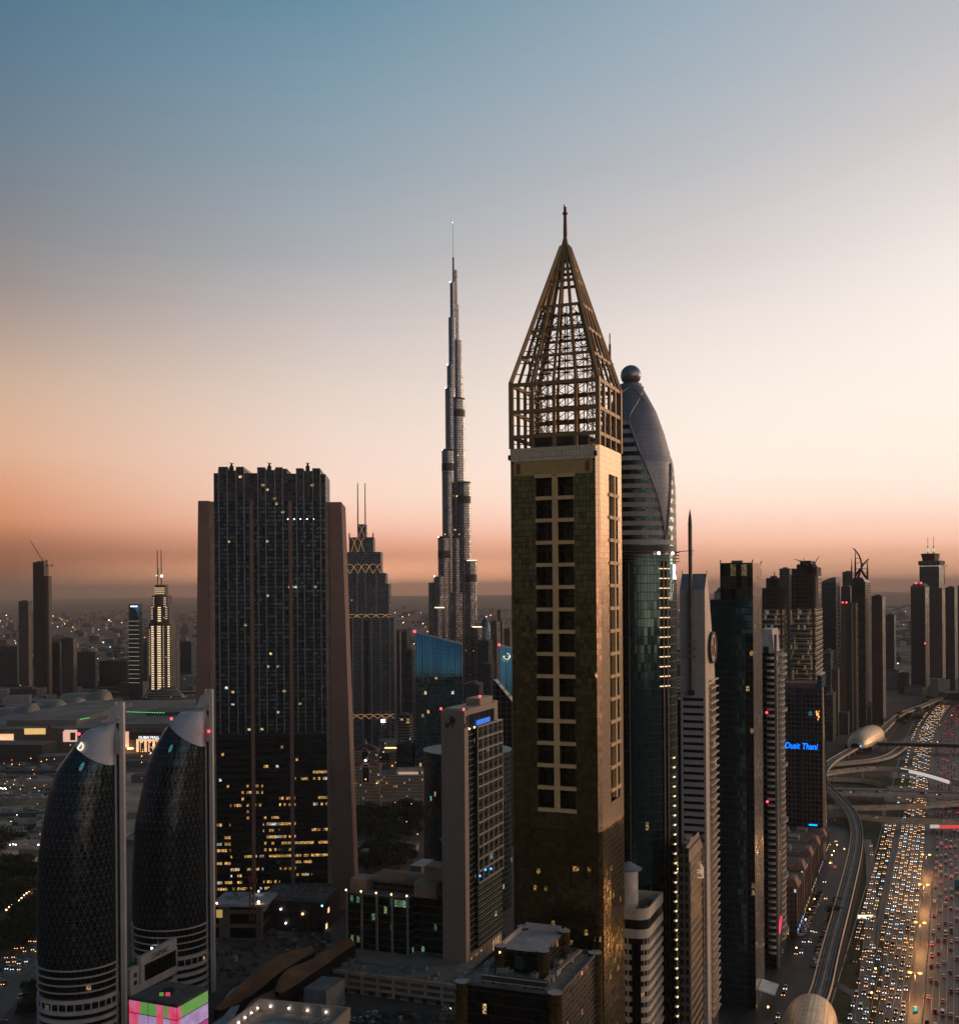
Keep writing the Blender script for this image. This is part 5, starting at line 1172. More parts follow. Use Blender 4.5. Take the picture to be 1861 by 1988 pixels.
# beige block under the curved rust roofs, slab with lamps
zr = 48.0
A, B_, C_ = G(505.7, 1938.7, zr), G(677.5, 1956, zr), G(415, 1987, zr); D_ = B_ + (C_ - A); ex = (B_ - A).normalized(); o0 = Vector((A.x, A.y, 0)); rz = math.atan2(ex.y, ex.x)
Lx = (B_ - A).length; Ly = 60; g = empty('lamp_roof_block', 'pale block seen from above with white lamps around its roof wall and a blue-grey disc', 'building', tuple(o0), rz)
PW = mat('parapet_pale', (.44, .36, .30), .7, var=.12, scale=.4)
b = MB(); b.box(0, Lx, -Ly, 0, 0, zr - 5, 0, 1); b.build('wall', [PW, mat('deck_sand', (.34, .26, .21), .8)], g)
for x0_, x1_, y0_, y1_ in ((-.5, Lx + .5, -.4, .4), (-.5, .3, -Ly, -.4), (Lx - .3, Lx + .5, -Ly, -.4)):
    b = MB(); b.box(x0_, x1_, y0_, y1_, zr - 5, zr); b.build('parapet', PW, g)
b = MB(); b.cyl(Lx * .46, -26, zr - 5, zr - 3.4, 13.5, n=48); b.build('roof_disc', mat('disc_blue', (.27, .29, .33), .6), g)
b = MB(); b.cyl(Lx * .46, -26, zr - 5, zr - 4.4, 19, n=48); b.build('disc_kerb', mat('disc_kerb', (.30, .20, .15), .8), g)
for k in range(4): lamp(g, (5 + k * 8.5, -.9, zr - 2.6), .28, WHTS, 'wall_lamp')
for k in range(4): lamp(g, (.8, -4 - k * 5.5, zr - 2.6), .28, WHTS, 'wall_lamp')
b = MB(); b.box(Lx + .5, Lx + .62, -9, -4, zr - 9, zr - 6); b.build('window', DARK, g)
b = MB(); b.bar((Lx * .62, -22, zr - 4.2), (Lx * .8, -5, zr - 2.5), 1.0, .6); b.build('roof_girder', PW, g)
for k in (.33, .7):
    b = MB(); b.box(Lx * k - .15, Lx * k + .15, -.75, -.4, zr - 5, zr); b.build('wall_rib', PW, g)

# wave roofs of the building site
RUST = mat('rust_roof', (.32, .115, .045), .75, var=.4, scale=.08); SIDE = mat('wave_side', (.03, .028, .028), .7)
def wave(label, left, right, z0, th):
    l = smooth([G(x, y, z) for x, y, z in left], 2); r_ = smooth([G(x, y, z) for x, y, z in right], 2); n = min(len(l), len(r_)); o = Vector((l[0].x, l[0].y, 0))
    g = empty('wave_roof', label, 'roof', tuple(o)); b = MB()
    for i in range(n - 1): b.face([r_[i] - o, r_[i + 1] - o, l[i + 1] - o, l[i] - o])
    b.build('roof', RUST, g); b = MB(); dn = Vector((0, 0, th))
    for s in (l, r_):
        for i in range(n - 1): b.face([s[i] - o, s[i + 1] - o, s[i + 1] - o - dn, s[i] - o - dn]); b.face([s[i] - o - dn, s[i + 1] - o - dn, s[i + 1] - o, s[i] - o])
    b.build('side_wall', SIDE, g); return g
wave('longer rust-brown wave roof, left of the grey courtyard', [(416, 1959, 6), (440, 1936, 9), (480, 1898, 14), (522, 1867, 17), (560, 1846, 17), (605, 1836, 15)], [(428, 1962, 6), (462, 1948, 8), (500, 1925, 11), (540, 1890, 14), (575, 1868, 15), (612, 1848, 14)], 0, 6)
wave('nearer rust-brown wave roof rising to the right above a dark wall', [(534, 1924, 12), (540, 1900, 16), (560, 1878, 18), (600, 1866, 18), (640, 1838, 19), (680, 1820, 19)], [(545, 1929, 12), (575, 1912, 14), (606, 1890, 16), (640, 1868, 17), (668, 1846, 18), (690, 1834, 18)], 0, 9)
wave('low rust-brown wave roof behind the lamp-lit block', [(470, 1975, 5), (482, 1945, 8), (520, 1925, 9), (548, 1918, 9)], [(500, 1975, 5), (520, 1955, 7), (550, 1940, 8), (572, 1928, 8)], 0, 5)
gl = mat('skylight_white', (.36, .36, .38), .5)
for i, (lf, rt) in enumerate((([(430, 1948, 7), (448, 1921, 9), (470, 1910, 10), (502, 1897, 11)], [(452, 1949, 7), (462, 1928, 9), (480, 1917, 10), (506, 1902, 11)]), ([(408, 1990, 5), (432, 1975, 6), (448, 1955, 7), (463, 1943, 7)], [(420, 2000, 5), (452, 1978, 6), (460, 1962, 7), (468, 1945, 7)]))):
    l = smooth([G(*p) for p in lf], 2); r_ = smooth([G(*p) for p in rt], 2); b = MB(); dn = Vector((0, 0, .8))
    for k in range(min(len(l), len(r_)) - 1):
        b.face([r_[k], r_[k + 1], l[k + 1], l[k]]); b.face([l[k] - dn, l[k + 1] - dn, r_[k + 1] - dn, r_[k] - dn]); b.face([l[k], l[k + 1], l[k + 1] - dn, l[k] - dn]); b.face([r_[k] - dn, r_[k + 1] - dn, r_[k + 1], r_[k]])
    tag(b.build('skylight_ribbon', gl), ['longer pale ribbed skylight ribbon between the wave roofs', 'lower pale skylight ribbon nearest the colour box'][i], 'skylight')
pad('courtyard', [(410, 1990), (440, 1920), (560, 1860), (700, 1830), (700, 1900), (560, 2000)], mat('court_grey', (.05, .05, .052), .8, var=.4), .08)
tower('grey_wall_block', 'plain grey wall block beneath the nearer wave roof', 590, 634, 641, 1924, 588, m=mat('plain_grey', (.24, .23, .22), .8), cat='building', plant=False, parapet=0, dep=20)
tower('grey_wall_block', 'beige wall block left of the sand podium', 640, 652, 656, 1915, 620, m=mat('plain_beige', (.30, .23, .18), .8), cat='building', plant=False, parapet=0, dep=30)
lamp(None, G(648, 1945, 7), .1, WARM) if 0 else None
b = MB(); p = G(649, 1955); b.box(p.x - 1.6, p.x + 1.6, p.y, p.y + .3, 0.3, 9); tag(b.build('lit_doorway', glow('doorway', (1, .66, .22), .9)), 'tall warm lit doorway left of the sand podium', 'doorway')
# building site shed, frames
r, s, z, dp_ = tower('site_frame', 'dark unfinished rounded shell beside the foot of the slab tower', 497, 628, 641, 1752, 735, phi=8, m=facade('site_dark', (.03, .027, .025), (.012, .012, .013), 5, 4.5, .8, .75, lit=.01, ls=1.5, grough=.6, gmetal=.1), cat='building', plant=False, dep=40)
b = MB()
for k in range(6): x = -s.w * .5 + s.w * .5 * k / 5; b.bar((x, 0, z), (x - 3, 20, z + 7), .5); b.bar((x - 3, 20, z + 7), (x, dp_, z), .5)
for k in range(3): b.bar((-s.w * .5, 8 * k + 4, z + 2.4 * k + 1), (0, 8 * k + 4, z + 2.4 * k + 1), .4)
b.build('roof_frame', CONC_D, r); zSite = z
lamp(r, (-s.w * .62, -1, z - 5), .5, WHT, 'site_lamp'); lamp(r, (-s.w * .55, -1, z - 14), .5, WHT, 'site_lamp'); lamp(r, (-.5, -1, z - 2), .6, CYAN, 'site_lamp'); lamp(r, (-s.w * .3, -1, 12), .6, WARM, 'site_lamp'); lamp(r, (-s.w * .95, -1, 26), .5, WHT, 'site_lamp')
r, s, z, dp_ = tower('white_canopy_hall', 'low hall with a flat white canopy right of the farther pointed tower', 418, 508, 520, 1758, 720, phi=4, m=facade('hall_wall', (.20, .15, .12), (.02, .02, .02), 24, 9, .7, .7, lit=0, grough=.3), cat='building', plant=False, parapet=0, dep=26)
b = MB(); b.box(-s.w - 1, 4, -4, dp_, z, z + 1.6); b.build('canopy', mat('canopy_grey', (.48, .45, .44), .7), r); zHall = z
lamp(r, (-s.w * .93, -3, z + 2), .5, WARM, 'hall_lamp'); lamp(r, (-1, -3, z + 3), .8, WARM, 'hall_lamp')
b = MB(); b.box(-s.w * .97, -s.w * .84, -.2, 0, z - 8, z - 3); b.build('lit_window', glow('window_dim', (.8, .5, .15), .5), r)
tower('white_roof_hall', 'low hall with a pale roof between the slab tower and the green mid-rise', 632, 676, 690, 1742, 800, m=mat('plain_beige2', (.22, .17, .14), .8), roof=mat('pale_roof', (.55, .50, .48), .7), cat='building', plant=False, parapet=0, dep=24)
# round teal drum behind the sign tower
d = 800; c = P(907, 1460, d); Rr = 86 * d / F
g = empty('round_tower', 'round dark glass building with a flat teal disc roof, behind the beige sign tower', 'tower', (c.x, d, 0))
zt_ = P(907, 1455, d).z
b = MB(); b.cyl(0, 0, 0, zt_ - .4, Rr - .4, n=72); b.build('glass_drum', facade('drum_glass', (.010, .020, .024), (.06, .13, .155), 1.6, 3.8, .92, .85, lit=.004, ls=.9, cool=(.3, .9, 1), coolp=.4, grough=.15, jit=.05, litrow=.006), g, True)
b = MB(); b.cyl(0, 0, zt_ - .4, zt_ + .4, Rr, n=72); b.build('disc_roof', mat('teal_roof', (.035, .11, .135), .45, var=.15, scale=.02), g)
# low foreground gold-black block
S = Site(890, 1085, 1160, 340, 21.5, yr=1930); w, dp = S.w, S.dep; zt_ = S.z(1934, 1085)
ztB = zt_; g = S.root('black_gold_block', 'near black and gold glass block with rooftop plant, in front of the golden tower', 'building')
BG = facade('black_gold_glass', (.012, .011, .010), (.032, .034, .032), 1.3, 3.6, .94, .86, lit=.004, ls=1, grough=.14, jit=.05, gvar=.6); GLD = facade('gold_corner', (.05, .035, .012), (.20, .13, .045), 1.0, 1.8, .92, .92, lit=.004, ls=1.5, grough=.2, jit=.05)
SIDEG = facade('gold_block_side', (.07, .055, .045), (.035, .03, .026), 1.3, 1.8, .8, .8, lit=.01, ls=1, warm=(1, .3, .2), grough=.2, jit=.07)
b = MB(); b.face([(-w, 0, 0), (0, 0, 0), (0, 0, zt_), (-w, 0, zt_)], 0); b.face([(0, 0, 0), (0, dp, 0), (0, dp, zt_), (0, 0, zt_)], 1); b.face([(0, dp, 0), (-w, dp, 0), (-w, dp, zt_), (0, dp, zt_)], 0); b.face([(-w, dp, 0), (-w, 0, 0), (-w, 0, zt_), (-w, dp, zt_)], 0); b.face([(-w, 0, zt_), (0, 0, zt_), (0, dp, zt_), (-w, dp, zt_)], 2)
b.build('facade', [BG, SIDEG, mat('dirty_roof', (.22, .17, .15), .9, var=.45, scale=.5)], g)
for x, y in ((-w + 1, .6), (-1.6, .8), (-.6, dp - 1)):
    b = MB(); b.cyl(x, y, 0, zt_ + .6, 2.3, n=20); b.build('corner_drum', GLD, g); b = MB(); b.cyl(x, y, zt_ + .6, zt_ + .8, 2.35, n=20); b.build('drum_cap', mat('cap_pale', (.42, .36, .35), .8), g)
b = MB()
for q in ((-w + 3, -4, -.15, .25), (-.25, .15, 3, dp - 3), (-w - .15, -w + .25, 2, dp), (-w, 0, dp - .25, dp + .15)): b.box(q[0], q[1], q[2], q[3], zt_, zt_ + .9)
b.build('parapet', mat('cap_dark', (.12, .10, .09), .8), g)
px0, px1 = -w * .74, -w * .30; py0, py1 = dp * .34, dp * .86; zk = zt_ + 7.5
b = MB(); b.box(px0, px1, py0, py1, zt_ + 1.2, zk, 0, 1); b.build('penthouse', [facade('penthouse_glass', (.02, .025, .02), (.035, .05, .045), 1.5, 1.6, .94, .9, lit=0, grough=.2, jit=.05), MC['cap_pale']], g)
for x, y in ((px0, py0), (px1, py0), (px1, py1), (px0, py1)):
    b = MB(); b.cyl(x, y, zt_, zk + .8, 2.0, n=20); b.build('penthouse_drum', GLD, g); b = MB(); b.cyl(x, y, zk + .8, zk + .95, 2.05, n=20); b.build('drum_cap', MC['cap_pale'], g)
b = MB(); b.box(px0 + 1, px1 - 1, py1 - .4, py1, zk, zk + 2.4); b.box(px0 - .3, px0 + .2, py0 + 2, py1 - 2, zk, zk + 1.6); b.build('roof_screen', mat('screen_pale', (.46, .38, .36), .75), g)
b = MB(); hx, hy = (px0 + px1) / 2 + 1, (py0 + py1) / 2
for a in ((-2.2, -1.6), (2.2, 1.6)): pass
b.box(hx - 2.3, hx - 1.7, hy - 2.4, hy + 2.4, zk + .02, zk + .05); b.box(hx + 1.7, hx + 2.3, hy - 2.4, hy + 2.4, zk + .02, zk + .05); b.box(hx - 1.7, hx + 1.7, hy - .3, hy + .3, zk + .02, zk + .05); b.build('roof_marking', LINE, g)
b = MB(); b.box((px0 + px1) / 2 - 2.2, (px0 + px1) / 2 + .6, py0 - .25, py0 - .02, zt_ + 1.6, zk - 1.8); b.build('teal_door', mat('teal_door', (.03, .09, .085), .3, .5), g)
def chillers(x0_, n):
    for k in range(n):
        x = x0_ + k * 3.6; b = MB(); b.box(x, x + 3.5, 1.6, 3.6, zt_ + 1.4, zt_ + 3.0); b.box(x, x + .12, 1.5, 3.7, zt_, zt_ + 3.1); b.box(x + 3.38, x + 3.5, 1.5, 3.7, zt_, zt_ + 3.1); b.box(x - .05, x + 3.55, 1.4, 1.6, zt_ + 2.9, zt_ + 3.15, 1); b.box(x - .05, x + 3.55, 1.4, 1.6, zt_ + 1.2, zt_ + 1.4, 1)
        b.cyl(x + 1.75, 2.6, zt_ + 3.0, zt_ + 3.2, .8, n=10); b.build('chiller', [mat('chiller_dark', (.05, .045, .045), .6), mat('chiller_rim', (.45, .42, .42), .6)], g)
chillers(-w + 7, 3); chillers(-w * .46, 3)
b = MB(); b.bar((px1 + 2, 1.5, zt_ + 1.2), (px1 + 4, dp - 2, zt_ + 1.2), .5); b.bar((px1 + 2.8, 1.5, zt_ + 1.2), (px1 + 4.8, dp - 2, zt_ + 1.2), .5); b.build('roof_pipe', mat('pipe_rust', (.36, .24, .17), .6), g)
rnd_ = random.Random(5)
for k in range(9):
    x, y = -3 - rnd_.random() * 6, 3 + rnd_.random() * (dp - 6); b = MB(); b.box(x, x + .8 + rnd_.random(), y, y + .8 + rnd_.random() * 1.5, zt_, zt_ + .5 + rnd_.random()); b.build('roof_vent', mat('vent_grey', (.28, .24, .23), .8), g)
b = MB(); b.tube((px0 + .8, py0 + 1.5, zk), (px0 + .8, py0 + 1.5, zk + 4.5), .08, 6); b.build('aerial', DARK, g)
lamp(g, (px0 + .6, py0 - 2.1, zk - .6), .25, WARM, 'wall_lamp'); lamp(g, (-1.6, -1.7, zt_ - 9), .4, WARM, 'wall_lamp')

# ------------------------------------------------------------------ background left and middle
def arches(g, s, y0_, y1_, x0_, x1_, n, m_, ylocal=-.8, r_=.55):
    b = MB(); step = (x1_ - x0_) / n
    for k in range(n):
        for dr in (1, -1):
            pts = []
            for j in range(9):
                t = j / 8; x = x0_ + (k + (t if dr == 1 else 1 - t)) * step; pts.append((x, ylocal, s.z(y0_ + (y1_ - y0_) * math.sqrt(max(0, 1 - t * t * .98)) if 0 else y1_ + (y0_ - y1_) * sin(pi / 2 * t))))
            for a, c in zip(pts[:-1], pts[1:]): b.bar(a, c, r_)
    return b.build('arch_lattice', m_, g)
ARL = glow('arch_gold', (1, .52, .22), .42)
S = Site(640, 757, None, 1550, 0, yr=1150)
g = S.root('arched_tower_hotel', 'stepped grey tower with gold lattice arches and two thin masts', 'tower')
BV = facade('stepped_glass', (.13, .14, .145), (.09, .13, .16), 3.4, 3.6, .72, .55, lit=.004, ls=.8, grough=.25, jit=.05, wmetal=.3)
def tier(xl, xr, yt, yb, dy0, dy1, m_=BV):
    b = MB(); b.box(S.fx(xl), S.fx(xr), dy0, dy1, 0 if yb is None else S.z(yb), S.z(yt), 0, 1); return b.build('tier', [m_, ROOFM], g)
tier(637.5, 764, 1199, None, 0, 46); tier(646, 754.5, 1133, 1199, 2, 44); tier(652.5, 748, 1112, 1133, 4, 42); tier(662.5, 739, 1071, 1112, 5, 40); tier(677, 724.5, 1042, 1071, 8, 36); tier(692.5, 709.5, 1016, 1042, 14, 30)
for xa in (666, 684, 702, 720, 738, 756):
    b = MB(); b.box(S.fx(xa) - .7, S.fx(xa) + .7, -1.4, 0, 0, S.z(1200)); b.build('rib', mat('rib_pale', (.30, .26, .22), .6), g)
for xa in (672, 693, 709, 730):
    b = MB(); b.box(S.fx(xa) - .6, S.fx(xa) + .6, 1.2, 4.9, S.z(1199), S.z(1092)); b.build('rib', MC['rib_pale'], g)
for xa, xb in ((678, 694), (708, 724)):
    b = MB(); b.box(S.fx(xa), S.fx(xa + 6), -1, 0, 0, S.z(1205)); b.build('dark_bay', DARK, g)
arches(g, S, 1094.5, 1113, S.fx(664), S.fx(739), 5, ARL, 4); arches(g, S, 1192, 1201, S.fx(646), S.fx(757), 6, ARL, 1); arches(g, S, 1386, 1395, S.fx(666), S.fx(764), 6, ARL, -2)
arches(g, S, 1044, 1073, S.fx(681), S.fx(707), 2, ARL, 7, .45); arches(g, S, 1018, 1045, S.fx(694), S.fx(708), 1, ARL, 13, .4)
for xa in (693.5, 708):
    b = MB(); b.tube((S.fx(xa), 15, S.z(1030)), (S.fx(xa), 15, S.z(936)), .95, 6, r1=.6); b.build('mast', CONC_D, g)
for xa in (677.5, 724):
    b = MB(); b.tube((S.fx(xa), 9, S.z(1044)), (S.fx(xa), 9, S.z(1034)), .9, 6); b.build('finial', CONC_D, g)
b = MB(); b.box(S.fx(738), S.fx(745), -1.6, -.6, S.z(1402), S.z(1397)); b.build('lit_sign', WHT, g)

S = Site(288, 333, None, 2240, 0, yr=1250)
g = S.root('lit_stepped_tower', 'slender stepped tower with rows of warm lit balconies and two masts', 'tower')
AD = facade('lit_tower_wall', (.10, .09, .085), (.04, .045, .05), 3, 3.4, .6, .5, lit=.02, ls=.8, grough=.3)
for xl, xr, yt, yb, o in ((289.5, 331.5, 1210, None, 0), (291.5, 328.5, 1178, 1210, 2), (294.5, 325, 1156, 1178, 5), (299.5, 320, 1135, 1156, 10)):
    b = MB(); n = 14; a, c = S.fx(xl), S.fx(xr); q = [(a + (c - a) * k / n, o - 5 * sin(pi * k / n)) for k in range(n + 1)] + [(c, 40 - o), (a, 40 - o)]; b.prism(q, 0 if yb is None else S.z(yb), S.z(yt), 0, 1); b.build('tier', [AD, ROOFM], g)
LB = glow('balcony_light', (1, .70, .42), 1.3); LBD = glow('balcony_light_dim', (1, .66, .38), .55)
def lights(xa, xb, y0_, y1_, st, m_, o):
    b = MB(); y = y0_
    while y < y1_: b.box(S.fx(xa), S.fx(xb), o - .4, o, S.z(y) - 1.4, S.z(y) + .6); y += st
    b.build('balcony_lights', m_, g)
lights(295, 300, 1216, 1338, 4.3, LB, -3.4); lights(307, 314, 1216, 1338, 4.3, LB, -5.2); lights(326, 330, 1216, 1334, 4.3, LB, -1.6); lights(318, 320, 1216, 1334, 4.3, LBD, -4.8); lights(290.5, 292, 1222, 1310, 4.3, LBD, -1.5)
lights(294, 298, 1179, 1203, 4.3, LBD, -1.4); lights(308, 314, 1179, 1208, 4.3, LB, -3.2); lights(322, 326, 1179, 1203, 4.3, LBD, -1); lights(300, 319.5, 1141, 1155, 3.6, LBD, 4.5); lights(297, 300, 1160, 1178, 4.2, LBD, 2); lights(318, 323, 1160, 1178, 4.2, LBD, 2)
b = MB(); b.box(S.fx(302), S.fx(305.5), -6.2, -3, 0, S.z(1162)); b.build('dark_shaft', DARK, g)
b = MB(); b.tube((S.fx(306.5), 12, S.z(1135)), (S.fx(306.5), 12, S.z(1102)), 2.6, 8, r1=1.2); b.build('mast', glow('mast_amber', (.8, .5, .2), .25), g)
for xa in (303.8, 311.2):
    b = MB(); b.tube((S.fx(xa), 12, S.z(1135)), (S.fx(xa), 12, S.z(1067)), 1.2, 6, r1=.8); b.build('mast', CONC_D, g)
lamp(g, (S.fx(313), 8, S.z(1118)), 3, glow('lamp_soft', (1, .85, .8), 2), 'lantern'); lamp(g, (S.fx(303), 8, S.z(1117)), 1.6, glow('lamp_teal', (.5, .9, 1), 1.5), 'lantern')
for k in range(7):
    f = k / 6; b = MB(); n = 20; ra, rb = 30 + 30 * f, 18 + 14 * f; z = S.z(1336 + 30 * f); b.loft([[(S.fx(313 + 5 * f) + ra * cos(t), 10 + rb * sin(t), zz_) for t in [2 * pi * j / n for j in range(n)]] for zz_ in (z - 4.2, z - 2.2)]); b.build('podium_terrace', mat('terrace_pale', (.30, .25, .21), .7), g)
b = MB(); b.loft([[(S.fx(313) + 26 * cos(t), 10 + 15 * sin(t), S.z(1334)) for t in [2 * pi * j / 20 for j in range(20)]], [(S.fx(318) + 52 * cos(t), 10 + 26 * sin(t), 0) for t in [2 * pi * j / 20 for j in range(20)]]][::-1], 0, False); b.build('podium_core', AD, g)

r, s, z, dp_ = tower('blue_top_tower', 'slim dark tower with glowing ring lines and a blue lit leaf at its top', 250.5, 270, 277, 1173, 2250, phi=12, m=TEALB, plant=False, parapet=0)
for k in range(15):
    b = MB(); zz_ = s.z(1206 + 8.55 * k); b.box(-s.w - .4, .4, -.5, -.1, zz_ - .35, zz_ + .5); b.build('ring_light', glow('ring_cream', (.9, .8, .55), .32), r)
b = MB(); c = glow('leaf_blue', (.0, .17, .42), .45); n = 10; b.face([(-s.w * .85, -.6, z - 2)] + [(-s.w * (.85 - .85 * sin(pi / 2 * k / n)), -.6, z - 4 - 26 * (1 - cos(pi / 2 * k / n))) for k in range(n + 1)] + [(0, -.6, z - 2)]); b.build('lit_leaf', c, r)
b = MB(); b.box(-s.w * .8, -s.w * .1, -.9, -.6, z - 5.5, z - 3); b.build('name_sign', glow('sign_white', (.8, .9, 1), 2), r)
tower('brown_slab', 'brown slab tower standing left of the tall unfinished tower', 37, 56, 63, 1168, 2600, phi=10, m=BROWNW)
r, s, z, dp_ = tower('bare_tower', 'tall dark unfinished tower carrying cranes at the far left', 64.7, 86, 92.5, 1092, 2380, phi=12, m=facade('bare_floors', (.06, .05, .045), (.02, .02, .022), 5, 3.8, .85, .6, lit=.002, ls=1.2, grough=.4, gmetal=.2), plant=True)
b = MB(); b.box(0, 9, 2, 14, 0, s.z(1118)); b.build('lower_wing', MC['bare_floors'], r)
crane('crane with a long raised jib on top of the tall dark far-left tower', 84, 1098, 1091, 2380, (59, 1049), (91, 1088), w=2.6)
crane('crane on a tall thin mast beside the tall dark far-left tower', 94.8, 1350, 1098, 2370, (88, 1101), (101.5, 1097), w=2.6)
for lb, a, c, e, yt, d, ph, m_ in (('dark teal office slab at the left edge of the view', -18, 34, 40, 1256, 2700, 8, TEALB), ('pair of brown flats right of the tall dark far-left tower', 117, 143, 150, 1240, 2450, 14, BROWNW), ('teal-fronted block joined to the brown flats', 101, 117, 120, 1247, 2400, 10, TEALB), ('long dark teal block left of the blue topped tower', 150, 186, 190, 1266, 2560, 8, TEALB), ('lower dark teal block touching the blue topped tower', 193, 247, 251, 1284, 2500, 6, TEAL),
     ('dark tower close behind the lit stepped tower', 329, 343, 349, 1223, 2450, 14, GREYW), ('blue-grey flats beside the slab tower wing', 350, 372, 381, 1247, 2600, 12, TEALB), ('grey low block beneath the far-left towers', 20, 72, 92, 1338, 2300, 10, GREYW), ('pale low block below the blue topped tower', 232, 268, 290, 1327, 2330, 8, BROWNW), ('grey tower behind the lit stepped tower, left side', 278, 287, 290, 1246, 2500, 12, GREYW),
     ('grey tower just right of the arched tower', 764, 776, 781, 1226, 1900, 14, GREYW), ('pale ribbed tower between arched tower and blue slanted tower', 779, 790, 798, 1228, 1700, 14, GREYW), ('dim tower behind the blue slanted tower', 786, 800, 806, 1262, 1500, 14, TEALB), ('grey stack of terraces between the arched tower and the blue slanted tower', 772, 795, 803, 1390, 1420, 12, BALC),
     ('dark tower right of the needle tower base', 927, 948, 957, 1245, 1700, 14, TEALB), ('pinkish flats left of the ringed blue tower', 952, 964, 971, 1208, 1820, 14, BROWNW), ('square-topped dark tower left of the golden tower', 961, 975, 981, 1205, 2300, 14, GREYW), ('grey flats between the needle tower base and ringed blue tower', 938, 953, 960, 1290, 1500, 14, TEALB), ('brown flats at the golden tower edge', 978, 990, 996, 1222, 2100, 14, BROWNW),
     ('terraced podium at the foot of the needle tower', 897, 930, 942, 1330, 1550, 10, GREYW), ('dark stepped block left of the needle tower base', 833, 846, 851, 1232, 1780, 12, GREYW)):
    r, s, z, dp_ = tower('distant_tower' if yt < 1300 else 'distant_block', lb, a, c, e, yt, d, phi=ph, m=m_)
    if 'square-topped' in lb:
        b = MB(); b.box(-s.w * .75, -s.w * .3, 6, 20, z, z + 22); b.build('lantern_top', CONC_D, r)
d = 2600; c = P(941, 1230, d); g = empty('dome_hall', 'dark low dome on the skyline right of the tallest tower', 'dome', (c.x, d, 0)); b = MB(); rr_ = 18 * d / F; zz_ = P(941, 1199, d).z
b.loft([[(rr_ * cos(t) * sin(q_), rr_ * cos(t) * cos(q_), zz_ * .3 + zz_ * .7 * sin(t)) for q_ in [2 * pi * k / 24 for k in range(24)]] for t in [pi / 2 * j / 8 * .98 for j in range(9)]]); b.build('dome', TEALB, g); b = MB(); b.cyl(0, 0, 0, zz_ * .3 - .1, rr_, n=24); b.build('drum', GREYW, g)
# slanted blue glass twins
BLU = facade('blue_ribbed_glass', (.36, .42, .46), (.05, .27, .38), 2.9, 200, .80, 1.1, lit=0, grough=.16, gmetal=1, jit=.012, gvar=.12, wmetal=.6, wrough=.3)
BLD = facade('dark_ribbed_glass', (.04, .06, .07), (.07, .17, .215), 2.9, 4, .82, .86, lit=.03, ls=.8, grough=.18, jit=.05)
def slant(label, xl, xr, yl, yr_, ym, d, dep=45):
    s = Site(xl, xr, None, d, 0, yr=1300); w_ = s.w; g = s.root('slanted_blue_tower', label, 'tower', 'slanted blue glass towers'); zl, zr_, zm = s.z(yl), s.z(yr_), s.z(ym); lean = 9
    b = MB(); n = 10
    for k in range(n):
        f0, f1 = k / n, (k + 1) / n; q = lambda f, r_: (-1 + (lean + 1) * f ** 1.8, zm + ((zr_ if r_ else zl) - zm) * f)
        (a, az_), (c, cz_), (d_, dz_), (e, ez_) = q(f0, 0), q(f0, 1), q(f1, 1), q(f1, 0); b.face([(-w_, a, az_), (0, c, cz_), (0, d_, dz_), (-w_, e, ez_)], 0, [(0, 10 + f0), (w_, 10 + f0), (w_, 10 + f1), (0, 10 + f1)])
    b.build('blue_crown', BLU, g)
    b = MB(); b.face([(-w_, 0, 0), (0, 0, 0), (0, 0, zm), (-w_, 0, zm)]); b.face([(0, 0, 0), (0, dep, 0), (0, dep, zr_), (0, lean, zr_), (0, 0, zm)]); b.face([(-w_, dep, 0), (-w_, 0, 0), (-w_, 0, zm), (-w_, lean, zl), (-w_, dep, zl)]); b.face([(0, dep, 0), (-w_, dep, 0), (-w_, dep, zl), (0, dep, zr_)]); b.face([(-w_, lean, zl), (0, lean, zr_), (0, dep, zr_), (-w_, dep, zl)], 1); b.build('facade', [BLD, DARK], g)
    lamp(g, (-w_ - .5, 1, zl + 1.5), 1.5, RED); return g, s, w_
slant('blue slanted glass tower with pale vertical ribs, wholly in view', 806, 897, 1228, 1252, 1314, 1200)
g, s, w_ = slant('blue slanted glass tower with a lit ring emblem, half hidden by the golden tower', 970, 1018, 1254, 1266, 1400, 1300)
b = MB(); X, Zc = s.fx(983.5, 1274), s.z(1274, 983); pts = [(X + 3.4 * sin(t), -2.2, Zc + 3.4 * cos(t)) for t in [rad(-5 + 285 * k / 22) for k in range(23)]]
for a, c in zip(pts[:-1], pts[1:]): b.bar(a, c, 1.5, .5)
b.build('ring_emblem', glow('ring_warm', (1, .78, .5), 1.5), g)
r, s, z, dp_ = tower('lattice_tower', 'black tower with a diagonal sloping top beside the golden tower', 957, 994, 999, 1362, 980, phi=10, m=facade('lattice_dark', (.025, .03, .032), (.008, .010, .011), 5, 5, .7, .7, lit=0, grough=.3), plant=False, parapet=0)
b = MB(); b.prism([(-s.w, 0), (0, 0), (0, dp_), (-s.w, dp_)], z + .1, s.z(1321), 0, poly1=[(-s.w, 0), (-s.w * .9, 0), (-s.w * .9, dp_), (-s.w, dp_)]); b.build('sloping_top', MC['lattice_dark'], r)
tower('red_sign_block', 'dark low block with a small red and blue sign beside the arched tower', 770, 800, 806, 1446, 1230, m=TEALB, cat='building')

